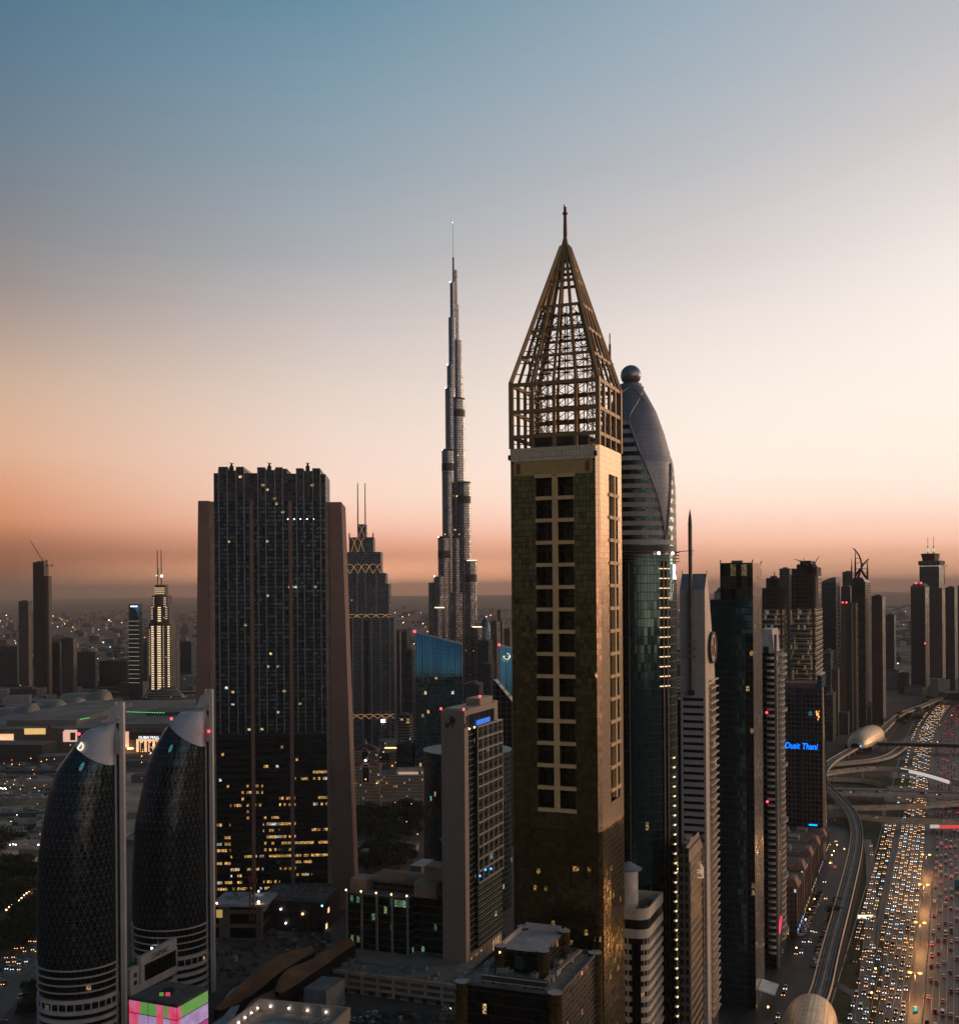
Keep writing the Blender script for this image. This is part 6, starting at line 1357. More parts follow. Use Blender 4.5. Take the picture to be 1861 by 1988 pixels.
# palace of red domes
PAL = facade('palace_wall', (.38, .275, .20), (.05, .045, .045), 2.6, 3.4, .45, .5, lit=.07, ls=.5, grough=.4, gmetal=.2); PALT = mat('palace_trim', (.46, .37, .32), .7); REDR = mat('dome_red', (.13, .028, .022), .7, var=.25)
def palace(label, xl, xr, yroof, ydome, ycup, d, arch):
    s = Site(xl, xr, None, d, 0, yr=1500); w_ = s.w; g = s.root('domed_pavilion', label, 'building', 'red domed palace pavilions'); z0, z1_, z2 = s.z(yroof), s.z(ydome), s.z(ycup); dp_ = w_ * .8
    b = MB(); b.box(-w_, 0, 0, dp_, 0, z0, 0, 1); b.build('wall', [PAL, ROOFM], g)
    b = MB(); b.box(-w_ - .8, .8, -.8, dp_ + .8, z0, z0 + 1.0); b.build('cornice', PALT, g)
    b = MB(); q = lambda f: [(-w_ / 2 + (x + w_ / 2) * f, dp_ / 2 + (y - dp_ / 2) * f) for x, y in ((-w_, 0), (0, 0), (0, dp_), (-w_, dp_))]; b.prism(q(.98), z0 + 1, z0 + 1 + (z1_ - z0) * .45, 0, poly1=q(.72)); b.prism(q(.72), z0 + 1 + (z1_ - z0) * .45, z1_, 0, poly1=q(.25)); b.build('red_roof', REDR, g)
    b = MB(); b.cyl(-w_ / 2, dp_ / 2, z1_ - .3, z2, 2.4, .4, 10); b.build('cupola', PALT, g)
    ax = -w_ * .5; ar = w_ * .14; zA = z0 - 1
    b = MB(); pts = [(ax - ar, -.9, zA - 14)] + [(ax - ar * cos(pi * k / 10), -.9, zA + ar * sin(pi * k / 10) * 1.2) for k in range(11)] + [(ax + ar, -.9, zA - 14)]
    for a, c in zip(pts[:-1], pts[1:]): b.bar(a, c, 1.1, 1.2)
    b.build('arch_surround', PALT, g)
    b = MB(); b.face([(x, -.4, z) for x, _, z in reversed(pts)]); b.build('arch_window', mat('arch_dark', (.03, .035, .04), .3, .4), g)
    if arch:
        lamp(g, (ax, -2, s.z(1476)), .9, WHT, 'roof_lamp')
    for k in range(3):
        lamp(g, (-w_ * (.9 - .4 * k), -1.2, z0 - 16 + (k % 2) * 4), .55, glow('palace_lamp', (1, .45, .14), 5), 'wall_lamp')
    return g
palace('red-domed palace pavilion behind, nearest the slab tower', 684, 733, 1459, 1447, 1437, 1290, 0)
palace('red-domed palace pavilion behind, nearest the round teal roof', 757, 801, 1459, 1447, 1437, 1300, 0)
palace('front red-domed palace pavilion with the tallest arched window', 683, 737, 1489.5, 1478, 1472, 1150, 1)
S = Site(738, 822, None, 1160, 0, yr=1520); g = S.root('palace_wing', 'long sand-coloured palace wing with a pale terrace roof and colonnade', 'building'); w_ = S.w
b = MB(); b.box(-w_, 0, 0, 40, 0, S.z(1506), 0, 1); b.build('wall', [PAL, ROOFM], g); b = MB(); b.box(-w_ * .62, 0, 2, 24, S.z(1506), S.z(1496)); b.build('upper_storey', PAL, g)
b = MB(); b.box(-w_ - .5, .5, -.8, 0, S.z(1506), S.z(1504)); b.build('cornice', PALT, g)
b = MB(); b.box(-w_ * .64, .5, 1, 2, S.z(1496), S.z(1493)); b.build('cornice', PALT, g)
b = MB(); b.box(-w_, .5, -5, -.8, S.z(1554), S.z(1551)); b.build('terrace_roof', PALT, g)
for k in range(9):
    b = MB(); x = -w_ + w_ * (k + .3) / 9; b.cyl(x, -4, 0, S.z(1554), .5, n=8); b.build('column', PALT, g)
b = MB(); b.box(-w_ * .58, -w_ * .12, -1.0, -.82, S.z(1503), S.z(1498)); b.build('lit_lettering', glow('lettering_dim', (.9, .65, .5), .45), g)
b = MB(); p = P(760, 1452, 1300); b.box(p.x - 8, p.x + 8, p.y, p.y + .6, p.z - .8, p.z + .8); tag(b.build('light_bar', glow('palace_bar', (1, .6, .25), 2.2)), 'warm light bar between the two rear red-domed pavilions', 'light')
# ------------------------------------------------------------------ metro stations
SHG = facade('gold_shell', (.24, .16, .09), (.62, .46, .28), 1.9, 1.6, .93, .93, lit=0, grough=.38, gmetal=.45, jit=.03, gvar=.12)
def station(label, c, ang, L, Wd, H, z0):
    g = empty('metro_station', label, 'station', (c.x, c.y, 0), -ang, 'golden shell metro stations')
    n = 26; m_ = 16; b = MB(); rows_ = []
    for i in range(n + 1):
        t = -1 + 2 * i / n; f = max(.0, 1 - abs(t) ** 2.6) ** .5; w_ = Wd / 2 * (.42 + .58 * f); h = H * (.35 + .65 * f)
        rows_.append([(-w_ * cos(pi * j / m_), L / 2 * t, z0 + h * sin(pi * j / m_) ** .85) for j in range(m_ + 1)])
    us = [0]
    for j in range(m_): us.append(us[-1] + (Vector(rows_[n // 2][j + 1]) - Vector(rows_[n // 2][j])).length)
    for i in range(n):
        for j in range(m_):
            y0_, y1_ = rows_[i][j][1], rows_[i + 1][j][1]; b.face([rows_[i][j + 1], rows_[i][j], rows_[i + 1][j], rows_[i + 1][j + 1]], 0, [(us[j + 1], y0_), (us[j], y0_), (us[j], y1_), (us[j + 1], y1_)])
    b.build('shell_roof', SHG, g, True)
    for i, k in ((0, 1), (n, -1)):
        b = MB(); q = rows_[i]; b.face([(x, y + .3 * k, z) for x, y, z in q]); b.face([(x, y + .3 * k, z) for x, y, z in reversed(q)]); b.build('end_glass', mat('station_glass', (.02, .03, .035), .2, .4), g)
        b = MB()
        for a_, c_ in zip(q[:-1], q[1:]): b.bar(a_, c_, 1.0)
        b.build('shell_rim', VCON, g)
    b = MB(); b.box(-Wd / 2 - .5, Wd / 2 + .5, -L * .36, L * .36, z0 - 5, z0 + .3); b.build('concourse', mat('station_base', (.05, .05, .05), .5), g)
    b = MB(); b.box(-3, 3, -L * .3, -L * .3 + 4, 0, z0 - 5); b.box(-3, 3, L * .3 - 4, L * .3, 0, z0 - 5); b.box(-4, 4, -2, 2, 0, z0 - 5); b.build('support', VCON, g)
    b = MB(); b.box(Wd * .3, Wd * .5, -L * .05, L * .1, z0 + H * .62, z0 + H * .7); 
    lamp(g, (Wd * .2, -L / 2 - 1, z0 + 3), .9, BLUE, 'entrance_lamp')
    return g
c = G(1566, 2030, 9); station('golden shell station at the bottom of the view, over the near viaduct', c, rad(20), 92, 27, 15, 9)
a_, c_ = G(1660, 1452, 9), G(1700, 1428, 9); c = (a_ + c_) / 2; station('golden shell station far up the viaduct at the footbridge end', c, math.atan2((c_ - a_).x, (c_ - a_).y), 150, 34, 20, 9)

# ------------------------------------------------------------------ vehicles
PAINT = [('white_car_paint', (.62, .60, .57)), ('silver_car_paint', (.34, .33, .32)), ('black_car_paint', (.02, .02, .022)), ('grey_car_paint', (.12, .12, .125)), ('sand_car_paint', (.40, .33, .25)), ('red_car_paint', (.25, .025, .02))]
CG = mat('car_glass', (.02, .022, .025), .1, .2); TY = mat('tyre', (.012, .012, .012), .8)
def car_body(paint, kind):
    L, Wd, h0, h1 = {'car': (4.6, 1.85, .95, 1.45), 'suv': (4.9, 1.95, 1.1, 1.85), 'van': (5.6, 2.1, 1.3, 2.5), 'bus': (11.5, 2.5, 1.3, 3.2)}[kind]
    b = MB(); hw = Wd / 2
    prof = [(-L / 2, .35), (-L / 2, h0 * .86), (-L / 2 + .5, h0), (L / 2 - 1.2, h0), (L / 2 - .1, h0 * .78), (L / 2, .35)]
    def ext(pr, w0, w1, m_):
        n = len(pr); A = [(-w0 if z < h0 else -w1, y, z) for y, z in pr]; B = [(w0 if z < h0 else w1, y, z) for y, z in pr]
        for i in range(n): b.face([A[i], A[(i + 1) % n], B[(i + 1) % n], B[i]][::-1], m_)
        b.face(A, m_); b.face(B[::-1], m_)
    ext(prof, hw, hw * .95, 0)
    ya, yb = (-L / 2 + .35, L / 2 - 1.5) if kind in ('car', 'suv') else (-L / 2 + .1, L / 2 - .8)
    s0 = .55 if kind == 'car' else .25
    cab = [(ya, h0), (ya + s0, h1), (yb - .75, h1), (yb, h0)]
    n = 4; A = [(-hw * (.93 if z <= h0 else .78), y, z) for y, z in cab]; B = [(-x, y, z) for x, y, z in A]
    for i in range(3): b.face([A[i], A[i + 1], B[i + 1], B[i]][::-1], 1 if i != 1 else 0)
    b.face(A, 1); b.face(B[::-1], 1)
    for x in (-hw + .08, hw - .08):
        for y in (-L * .31, L * .31): b.tube((x - .09, y, .33), (x + .09, y, .33), .33, 8, 2)
    return b.build(kind + '_body', [paint, CG, TY], mesh_only=True), L, Wd, h0
HL = glow('headlight_warm', (1, .50, .20), 6, True); HC = glow('headlight_white', (.86, .92, 1), 6, True); TL = glow('tail_light_red', (1, .03, .04), 4); TLD = glow('tail_light_dim', (.9, .03, .03), .5)
bodies = {}
for pn, pc in PAINT:
    pm = mat(pn, pc, .3, .15, var=.03)
    for kd in ('car', 'suv', 'van'): bodies[(pn, kd)] = car_body(pm, kd)
bodies[('white_car_paint', 'bus')] = car_body(MC['white_car_paint'], 'bus')
def lightmesh(m_, r_): b = MB(); b.ball((0, 0, 0), r_, 0, 6, 4); return b.build('lamp', m_, mesh_only=True)
LM = {'hw': lightmesh(HL, .19), 'hc': lightmesh(HC, .18), 't': lightmesh(TL, .26), 'td': lightmesh(TLD, .22)}
rc = random.Random(3)
CARS = []    # (pos, yaw, lights, group)
def yaw(d): return math.atan2(-d.x, d.y)
def sample(pts):
    L = [0]
    for a, c in zip(pts[:-1], pts[1:]): L.append(L[-1] + (c - a).length)
    def at(s):
        for i in range(len(pts) - 1):
            if s <= L[i + 1]:
                d = (pts[i + 1] - pts[i]).normalized(); return pts[i] + d * (s - L[i]), d
        return pts[-1], (pts[-1] - pts[-2]).normalized()
    return at, L[-1]
vis = [p for p in med if G(1700, 2040).y < p.y < 2350]
at, LT = sample(vis)
def lane(off, gap, lights, grp, s0=0, s1=None, direction=1, z=.1, path_=None):
    A, T = path_ or (at, LT); s = s0 + rc.random() * gap(0); s1 = s1 or T
    while s < s1:
        p, d = A(s); o = off(s) if callable(off) else off; n_ = Vector((d.y, -d.x, 0)); q = p + n_ * (o + rc.uniform(-.35, .35)); q.z += z
        CARS.append((q, yaw(d) + (pi if direction < 0 else 0), lights, grp)); s += gap(s) * rc.uniform(.6, 2.0)
g_jam = 'cars with lit headlights queuing towards the camera on the jammed highway'
g_out = 'cars with red tail lights driving away on the right-hand carriageway'
g_slip = 'cars with lit headlights queuing in the slip lanes left of the divider strip'
sY = lambda y: min(range(0, int(LT), 4), key=lambda s: abs(at(s)[0].y - G(1750, y).y))
s_div0, s_div1, s_far = sY(1845), sY(1600), sY(1500)
jam = lambda s: 13 if s < s_div0 else 11 if s < s_div1 else (18 if s < s_far else 26)
for i in range(6): lane(-5.8 - i * 3.5, jam, 'h', g_jam)
for i in range(2): lane(-26.8 - i * 3.5, jam, 'h', g_jam, 0, s_div0)
for i in range(3): lane((lambda i: lambda s: -31 - i * 3.5 + (2.5 if s < s_div0 else 0))(i), lambda s: 13, 'h', g_slip, s_div0 * .75, s_div1)
lane(-32, lambda s: 22, 'h', g_slip, s_div1 + 60, LT * .8)
for i in range(6): lane(6 + i * 3.6, lambda s: 24 if s < s_far else 32, 't', g_out)
for i in range(3): lane(36.5 + i * 3.5, lambda s: 20, 't', 'cars with red tail lights in the outer lanes at the right edge of the view', 0, s_far)
sv = upto(viag, 2040, 1600); A2 = sample(sv)
def scatter(px, lights, grp, yaw_=None, z=.1):
    for x, y in px:
        p = G(x, y) + Vector((0, 0, z)); CARS.append((p, yaw_ if yaw_ is not None else -rad(21), lights, grp))
gs = 'cars with lit headlights on the street between the towers and the viaduct'
scatter([(1576, 1808), (1583, 1810), (1572, 1829), (1555, 1850), (1560, 1829), (1524, 1920), (1520, 1932), (1510, 1975), (1600, 1713), (1602, 1745), (1590, 1688), (1612, 1676), (1545, 1852), (1571, 1828), (1610, 1640), (1622, 1634), (1505, 1992)], 'h', gs)
scatter([(1602, 1791), (1603, 1797), (1620, 1685)], 't', 'braking cars with red lights beside the viaduct')
scatter([(1690, 1643), (1691, 1660), (1763, 1573), (1786, 1566)], 'h', 'lone headlit cars on the slip road by the grass verge')
def row(a, c, n, grp, yw):
    A, C = G(*a), G(*c)
    for k in range(n):
        p = A.lerp(C, (k + rc.uniform(-.2, .2)) / n) + Vector((0, 0, .1)); CARS.append((p, yw + rc.choice((0, pi)), '', grp))
row((1593, 1734), (1556, 1818), 30, 'parked unlit cars in the row along the towers', -rad(75)); row((1605, 1804), (1578, 1880), 24, 'parked unlit cars in the row under the viaduct edge', -rad(75))
row((1588, 1738), (1551, 1822), 26, 'parked unlit cars in the second row along the towers', -rad(75))
for s0_, px, lt, gr in ((0, [(1745, 1538), (1660, 1541), (1690, 1536), (1800, 1540), (1840, 1546), (1625, 1540)], '', 'unlit cars crossing on the widest flyover'),):
    scatter([], lt, gr)
for px, z, gr, yw in (([(1630, 1535.5), (1655, 1539), (1702, 1537.5), (1728, 1541), (1790, 1540), (1822, 1544)], 8.6, 'cars crossing on the widest flyover', rad(90)), ([(1705, 1569), (1718, 1568), (1740, 1567.5), (1765, 1566.5), (1800, 1564), (1838, 1561.5)], 8.1, 'cars on the thin flyover ramp', -rad(90)), ([(1672, 1587), (1695, 1588.5), (1712, 1590.5), (1750, 1593.5), (1830, 1596)], 7.1, 'cars on the lowest flyover ramp', -rad(90)), ([(1665, 1494), (1680, 1492), (1700, 1491.5)], 9.6, 'cars on the curved flyover ramp', -rad(85))):
    for i, (x, y) in enumerate(px):
        CARS.append((G(x, y, z), yw + (pi if i % 2 else 0), 'h' if i % 3 else 't', gr))
# lower left avenue
la = [G(-20, 1917), G(20, 1880), G(45, 1856), G(71, 1829), (G(110, 1795))]; lav = smooth(la, 2); lav = [lav[0] - (lav[1] - lav[0]).normalized() * 60] + lav
b = MB(); strip(b, lav, -10, 24, .06); tag(b.build('left_avenue', ASPH), kind='structure')
b = MB(); strip(b, lav, 10.5, 12.5, .12); strip(b, lav, -11.5, -10, .1); tag(b.build('avenue_kerb', PAVE), kind='structure')
A3 = sample(lav)
for i in range(5): lane(-8 + i * 3.6, lambda s: 14, 'h', 'cars with lit headlights queuing on the avenue in the lower left corner', 55, 150, 1, .1, A3)
scatter([(52, 1932), (43, 1955), (45, 1938), (66, 1912), (8, 1985)], 't', 'cars with red tail lights driving off on the lower left avenue', -rad(50))
# cross street at the bottom middle and site traffic between the twin towers
scatter([(866, 1961), (1455, 1938)], 'h', 'lone headlit car in the dark street at the bottom of the view', rad(100))
row((620, 1978), (760, 1986), 12, 'parked unlit cars in front of the sand podium', rad(15))
scatter([(299, 1701), (304, 1707)], 't', 'red-lit cars in the gap between the twin pointed towers', -rad(20))
row((300, 1770), (306, 1806), 10, 'parked unlit cars in the gap between the twin pointed towers', -rad(70))
CARS.sort(key=lambda q: q[0].length)
def in_view(p):
    if p.y < 100: return False
    u, v = p.x / p.y, (p.z - CH) / p.y; return -.46 < u < .45 and v > -.40
CARS = [q for q in CARS if in_view(q[0])]
LBL = {'h': ('%s with both headlights on, {}', 'headlit'), 't': ('', ''), '': ('', '')}
NAMES = {'white_car_paint': 'white', 'silver_car_paint': 'silver', 'black_car_paint': 'black', 'grey_car_paint': 'grey', 'sand_car_paint': 'sand-coloured', 'red_car_paint': 'red'}
GL = {g_jam: 'headlit in the jam on the main highway lanes left of the median', g_out: 'showing red tail lights on the carriageway right of the median', g_slip: 'headlit in the slip lanes left of the divider strip', gs: 'headlit on the street between towers and viaduct'}
far = MB()
FM = [MC[p[0]] for p in PAINT] + [CG, TY, HL, HC, TL, TLD]
def place_car(i, q):
    p, yw, lt, grp = q; r_ = rc.random(); pn = PAINT[0][0] if r_ < .42 else PAINT[1][0] if r_ < .6 else PAINT[2][0] if r_ < .74 else PAINT[3][0] if r_ < .87 else PAINT[4][0] if r_ < .94 else PAINT[5][0]
    k = rc.random(); kd = 'car' if k < .55 else 'suv' if k < .88 else 'van'
    me, L, Wd, h0 = bodies[(pn, kd)]
    lights = []
    if lt == 'h': l = LM['hw'] if rc.random() < .72 else LM['hc']; lights = [(l, 'headlight', x, L / 2 + .02, h0 * .66, 0) for x in (-Wd * .36, Wd * .36)]
    if lt == 't': l = LM['t'] if rc.random() < .2 else LM['td']; lights = [(l, 'tail_light', x, -L / 2 - .02, h0 * .7, 0) for x in (-Wd * .36, Wd * .36)]
    flip = pi if lt == 'h' else 0
    if i < 300:
        o = bpy.data.objects.new({'car': 'saloon_car', 'suv': 'estate_car', 'van': 'delivery_van'}[kd], me); COL.objects.link(o); o.location = p; o.rotation_euler = (0, 0, yw + flip)
        base = GL.get(grp, None); what = {'car': 'saloon', 'suv': 'off-road car', 'van': 'van'}[kd]
        lab = '%s %s %s' % (NAMES[pn], what, base) if base else '%s %s, one of the %s' % (NAMES[pn], what, grp)
        tag(o, ' '.join(lab.split()[:16]), 'van' if kd == 'van' else 'car', grp)
        for l, nm, x, y, z, _ in lights:
            c = bpy.data.objects.new(nm, l); COL.objects.link(c); c.parent = o; c.location = (x, y, z)
    else:
        M_ = Matrix.Translation(p) @ Matrix.Rotation(yw + flip, 4, 'Z'); pi_ = [a for a, _ in PAINT].index(pn)
        hw = Wd / 2
        def bx(x0, x1, y0, y1, z0, z1, m_):
            v = [M_ @ Vector(c) for c in ((x0, y0, z0), (x1, y0, z0), (x1, y1, z0), (x0, y1, z0), (x0, y0, z1), (x1, y0, z1), (x1, y1, z1), (x0, y1, z1))]
            for f in ((0, 1, 5, 4), (1, 2, 6, 5), (2, 3, 7, 6), (3, 0, 4, 7), (4, 5, 6, 7)): far.face([v[k_] for k_ in f], m_)
        bx(-hw, hw, -L / 2, L / 2, .3, h0, pi_); bx(-hw * .8, hw * .8, -L / 2 + .4, L / 2 - 1.6, h0, h0 + .55, 6)
        for l, nm, x, y, z, _ in lights:
            m_ = {id(LM['hw']): 8, id(LM['hc']): 9, id(LM['t']): 10, id(LM['td']): 11}[id(l)]; s_ = .2
            bx(x - s_, x + s_, y - .15, y + .15, z - s_ * .8, z + s_ * .8, m_)
for i, q in enumerate(CARS): place_car(i, q)
print('cars', len(CARS))
if far.f: tag(far.build('distant_traffic', FM), 'dense stream of far headlit and tail-lit cars up the highway', 'traffic', kind='stuff')

# ------------------------------------------------------------------ street furniture
def street_lamp(p, label, h=14, arm=2.6, ang=0.0, grp='double street lamps on the highway median'):
    g = empty('street_lamp', label, 'street lamp', tuple(p), ang, grp)
    b = MB(); b.tube((0, 0, 0), (0, 0, h), .16, 8, r1=.09); b.build('pole', STEEL, g)
    for s in (-1, 1):
        b = MB(); b.bar((0, 0, h), (s * arm, 0, h + .3), .12); b.build('arm', STEEL, g)
        b = MB(); b.ball((s * arm, 0, h + .2), 1.15, 0, 10, 6, .5); b.build('lamp_head', glow('sodium_lamp', (1, .40, .10), 3.0), g)
    ld = bpy.data.lights.new('sodium_light', 'POINT'); ld.energy = 16000; ld.color = (1, .45, .14); ld.shadow_soft_size = 1.2; lo = bpy.data.objects.new('sodium_light', ld); COL.objects.link(lo); lo.parent = g; lo.location = (0, 0, h - 2.0)
    return g
for i, (x, y) in enumerate(((1775, 1890), (1785, 1792), (1792, 1718), (1796.5, 1660))):
    p = G(x, y, 14); p.z = .2; street_lamp(p, ['nearest lit double-armed street lamp on the median', 'second lit double-armed street lamp up the median', 'third lit double-armed street lamp up the median', 'farthest lit double-armed street lamp on the median'][i], ang=-rad(20))
def post_lamp(x, y, h, label, m_=AMBER, r_=.5, grp=None):
    p = G(x, y, h); g = empty('post_lamp', label, 'lamp', (p.x, p.y, 0), 0, grp); b = MB(); b.tube((0, 0, 0), (0, 0, h), .1, 6); b.build('pole', STEEL, g); lamp(g, (0, 0, h), r_, m_, 'lamp_head'); return g
post_lamp(1698.5, 1880, 6, 'amber lamp on a short post in the grass verge, above its twin'); post_lamp(1691, 1927, 6, 'lower of the two amber verge lamps'); post_lamp(1490, 1955, 6, 'amber lamp by the green glass tower entrance')
for x, y in ((1614, 1660), (1624, 1640), (1618, 1652), (1638, 1648), (1580, 1745), (1571, 1765), (1563, 1785), (1545, 1840), (1520, 1825), (1610, 1675)): post_lamp(x, y, 5, 'small warm street light along the tower-side street', AMBER, .45, 'small street lights on the tower side street')
# billboards
def board(name, label, x0, x1, y0, y1, d, m_, post=True, extra=None):
    a, c = P(x0, y1, d), P(x1, y0, d); g = empty(name, label, 'billboard', ((a.x + c.x) / 2, d, 0)); w_ = c.x - a.x
    b = MB(); b.box(-w_ / 2 - .2, w_ / 2 + .2, .02, .5, a.z - .2, c.z + .2); b.build('frame', STEEL, g); b = MB(); b.box(-w_ / 2, w_ / 2, -.05, .01, a.z, c.z); b.build('panel', m_, g)
    if post: b = MB(); b.tube((0, .4, 0), (0, .4, a.z), .4, 8); b.build('pole', STEEL, g)
    if extra: extra(g, w_, a.z, c.z)
    return g
def ex1(g, w_, z0, z1):
    b = MB(); m_ = mat('ad_brown', (.30, .22, .12), .6)
    for k in range(3): b.box(w_ * (.12 + .12 * k), w_ * (.20 + .12 * k), -.09, -.06, z0 + (z1 - z0) * .12, z0 + (z1 - z0) * (.6 + .12 * (k % 2)))
    b.build('picture', m_, g)
board('billboard', 'bright white lit billboard standing in the grass verge', 1664, 1694, 1776, 1790, 757, glow('board_white', (1, .90, .70), 1.15), extra=ex1)
board('gantry_banner', 'long red banner with a white left end over the right carriageway', 1823, 1875, 1601.5, 1608.5, 990, glow('banner_red', (.90, .08, .07), .75), False)
board('gantry_banner', 'short white banner panel joined to the long red banner', 1804, 1822.4, 1601, 1608, 990, glow('banner_white', (.85, .72, .66), .55))
for i, (x, y0, y1, d, col) in enumerate(((1776, 1955, 1975, 590, 'cyan_sign'), (1783, 1900, 1908, 640, 'blue_sign'), (1790, 1806, 1812, 735, 'blue_sign'), (1796, 1733, 1738, 820, 'blue_sign'))):
    board('road_sign', ['nearest glowing teal sign on the median', 'second small blue-lit sign up the median', 'third small blue-lit sign up the median', 'farthest small blue-lit sign on the median'][i], x - 3, x + 3, y0, y1, d, glow(col, (.10, .75, .72) if i == 0 else (.55, .7, .95), .8))
board('road_sign', 'wide teal direction sign at the right edge of the view', 1853, 1880, 1708, 1723, 835, mat('teal_sign', (.02, .16, .19), .5))
# low row of stepped terracotta roofs along the tower-side street
ROWT = mat('terracotta', (.27, .145, .105), .8, var=.25, scale=.3); RW = facade('row_windows', (.15, .10, .075), (.05, .04, .035), 2.4, 3.4, .5, .6, lit=.05, ls=.9, grough=.5, gmetal=.2)
corner = [(1546, 1858, 719), (1560, 1812, 765), (1574, 1768, 815), (1588, 1730, 870), (1601, 1690, 930)]
for i, (x, yb, d) in enumerate(corner):
    c = P(x, 1700, d); yt = [1712, 1680, 1653, 1632, 1617][i]; zt_ = P(x, yt, d).z
    g = empty('terrace_block', ['nearest', 'second', 'middle', 'fourth', 'farthest'][i] + ' block of the stepped row with hipped brown roof along the street', 'building', (c.x, d, 0), -rad(21.5), 'stepped brown roofed blocks')
    b = MB(); b.box(-42, 0, 0, 42, 0, zt_ - 4, 0, 1); b.build('wall', [RW, mat('row_roof', (.10, .08, .075), .9, var=.4, scale=.4)], g)
    for q in ((-7, .8, .5, 15), (-38, -28, 2, 12)):
        b = MB(); x0_, x1_, y0_, y1_ = q; b.prism([(x0_, y0_), (x1_, y0_), (x1_, y1_), (x0_, y1_)], zt_ - 3.9, zt_ + 1.5, 0, poly1=[(x0_ + 2.5, y0_ + 1), (x1_ - 2.5, y0_ + 1), (x1_ - 2.5, y1_ - 1), (x0_ + 2.5, y1_ - 1)]); b.build('hipped_roof', ROWT, g)
    b = MB(); b.box(-28, -7.1, .2, 3.4, zt_ - 3.9, zt_ - 1.2); b.build('roof_edge', ROWT, g)
    b = MB(); b.box(-24, -16, 12, 24, zt_ - 3.9, zt_ - 1); b.build('roof_plant', mat('plant_pale', (.24, .21, .20), .8), g)
    for k in range(4): b = MB(); b.box(-.1, .8, 4 + k * 10, 5.2 + k * 10, 0, zt_ - 3.9); b.build('wall_pier', RW, g)
    b = MB(); b.box(.05, .5, 2, 40, 3.2, 4.2); b.build('shop_light', glow('shop_%d' % i, ((.3, .5, 1), (1, .6, .25), (1, .85, .6), (.9, .5, .9), (1, .75, .4))[i], (1.2, .5, .4, .45, .8)[i]), g)
board('street_screen', 'tall pale lit screen on the street corner below the lettered hotel', 1597, 1603, 1637, 1668, 905, glow('screen_pale', (.9, .95, .72), .9), False)
b = MB(); p = G(1484, 1898, 14); b.box(p.x - 1, p.x + 1, p.y, p.y + .4, 10, 17); 
board('street_sign', 'small green-white lit sign by the entrance canopy', 1493, 1499, 1791 + 4, 1807, 690, glow('sign_green', (.75, .95, .6), .9))

# ------------------------------------------------------------------ trees
def tree_mesh(seed, h, r_, dense):
    q = random.Random(seed); t = MB(); t.tube((0, 0, 0), (.1, 0, h * .55), .28, 7, r1=.16)
    for k in range(5):
        a = q.random() * 6.28; t.tube((.05, 0, h * (.35 + .05 * k)), (r_ * .55 * cos(a), r_ * .55 * sin(a), h * (.55 + .08 * k)), .12, 5, r1=.05)
    c = MB(); lobes = [(q.uniform(-.55, .55) * r_, q.uniform(-.55, .55) * r_, h * q.uniform(.5, .85), r_ * q.uniform(.35, .6)) for _ in range(9)]
    for x, y, z, rr__ in lobes:
        for _ in range(dense):
            u, v, w_ = q.gauss(0, 1), q.gauss(0, 1), q.gauss(0, 1); l = math.sqrt(u * u + v * v + w_ * w_) or 1; k = rr__ * q.uniform(.55, 1.08); p = Vector((x + u / l * k, y + v / l * k, z + w_ / l * k * .75)); s = q.uniform(.35, .8)
            a = Vector((q.gauss(0, 1), q.gauss(0, 1), q.gauss(0, 1))).normalized() * s; b_ = a.cross(Vector((q.gauss(0, 1), q.gauss(0, 1), q.gauss(0, 1)))).normalized() * s
            c.face([p - a, p - b_ * .6, p + a, p + b_ * .6], 0 if q.random() < .6 else 1)
    return t, c
LEAF1 = mat('leaf_dark', (.030, .040, .018), .9, var=.3, scale=.6); LEAF2 = mat('leaf_light', (.055, .065, .028), .9, var=.3, scale=.6); BARK = mat('bark', (.06, .045, .03), .9)
TREES = []
for sd_, h, r_, dn in ((1, 9, 4.6, 42), (2, 7, 3.6, 40), (3, 11, 5.2, 46), (4, 6, 4.4, 38)):
    t, c = tree_mesh(sd_, h, r_, dn); TREES.append((t.build('trunk', BARK, mesh_only=True), c.build('crown', [LEAF1, LEAF2], mesh_only=True)))
rt = random.Random(9)
def tree(p, label, grp, s=None):
    t, c = rt.choice(TREES); s = s or rt.uniform(.8, 1.35); o = empty('leafy_tree', label, 'tree', (p.x, p.y, 0), rt.random() * 6.28, grp); o.scale = (s, s, s * rt.uniform(.85, 1.1))
    for nm, me in (('trunk', t), ('crown', c)): k = bpy.data.objects.new(nm, me); COL.objects.link(k); k.parent = o
def poly_in(px, x, y):
    ins = False
    for (xa, ya), (xb, yb) in zip(px, px[1:] + px[:1]):
        if (ya > y) != (yb > y) and x < (xb - xa) * (y - ya) / (yb - ya) + xa: ins = not ins
    return ins
def grove(px, n, label, grp, smul=1.0):
    xs_, ys_ = [q[0] for q in px], [q[1] for q in px]; k = 0; tries = 0
    while k < n and tries < 5000:
        tries += 1; x, y = rt.uniform(min(xs_), max(xs_)), rt.uniform(min(ys_), max(ys_))
        if poly_in(px, x, y): tree(G(x, y), label, grp, rt.uniform(.9, 1.5) * smul); k += 1
grove([(690, 1577), (818, 1572), (818, 1632), (760, 1642), (692, 1640)], 62, 'dark leafy tree in the park below the red domed palace', 'park trees below the palace', 1.35)
grove([(692, 1655), (805, 1660), (800, 1700), (700, 1705)], 36, 'dark leafy tree among the low pale roofs by the green mid-rise', 'trees by the low pale roofs', 1.15)
grove([(-10, 1690), (72, 1678), (74, 1718), (10, 1775), (-10, 1780)], 44, 'dark tree in the wood at the left edge, above the lit wall', 'trees at the left edge above the lit wall', 1.2)
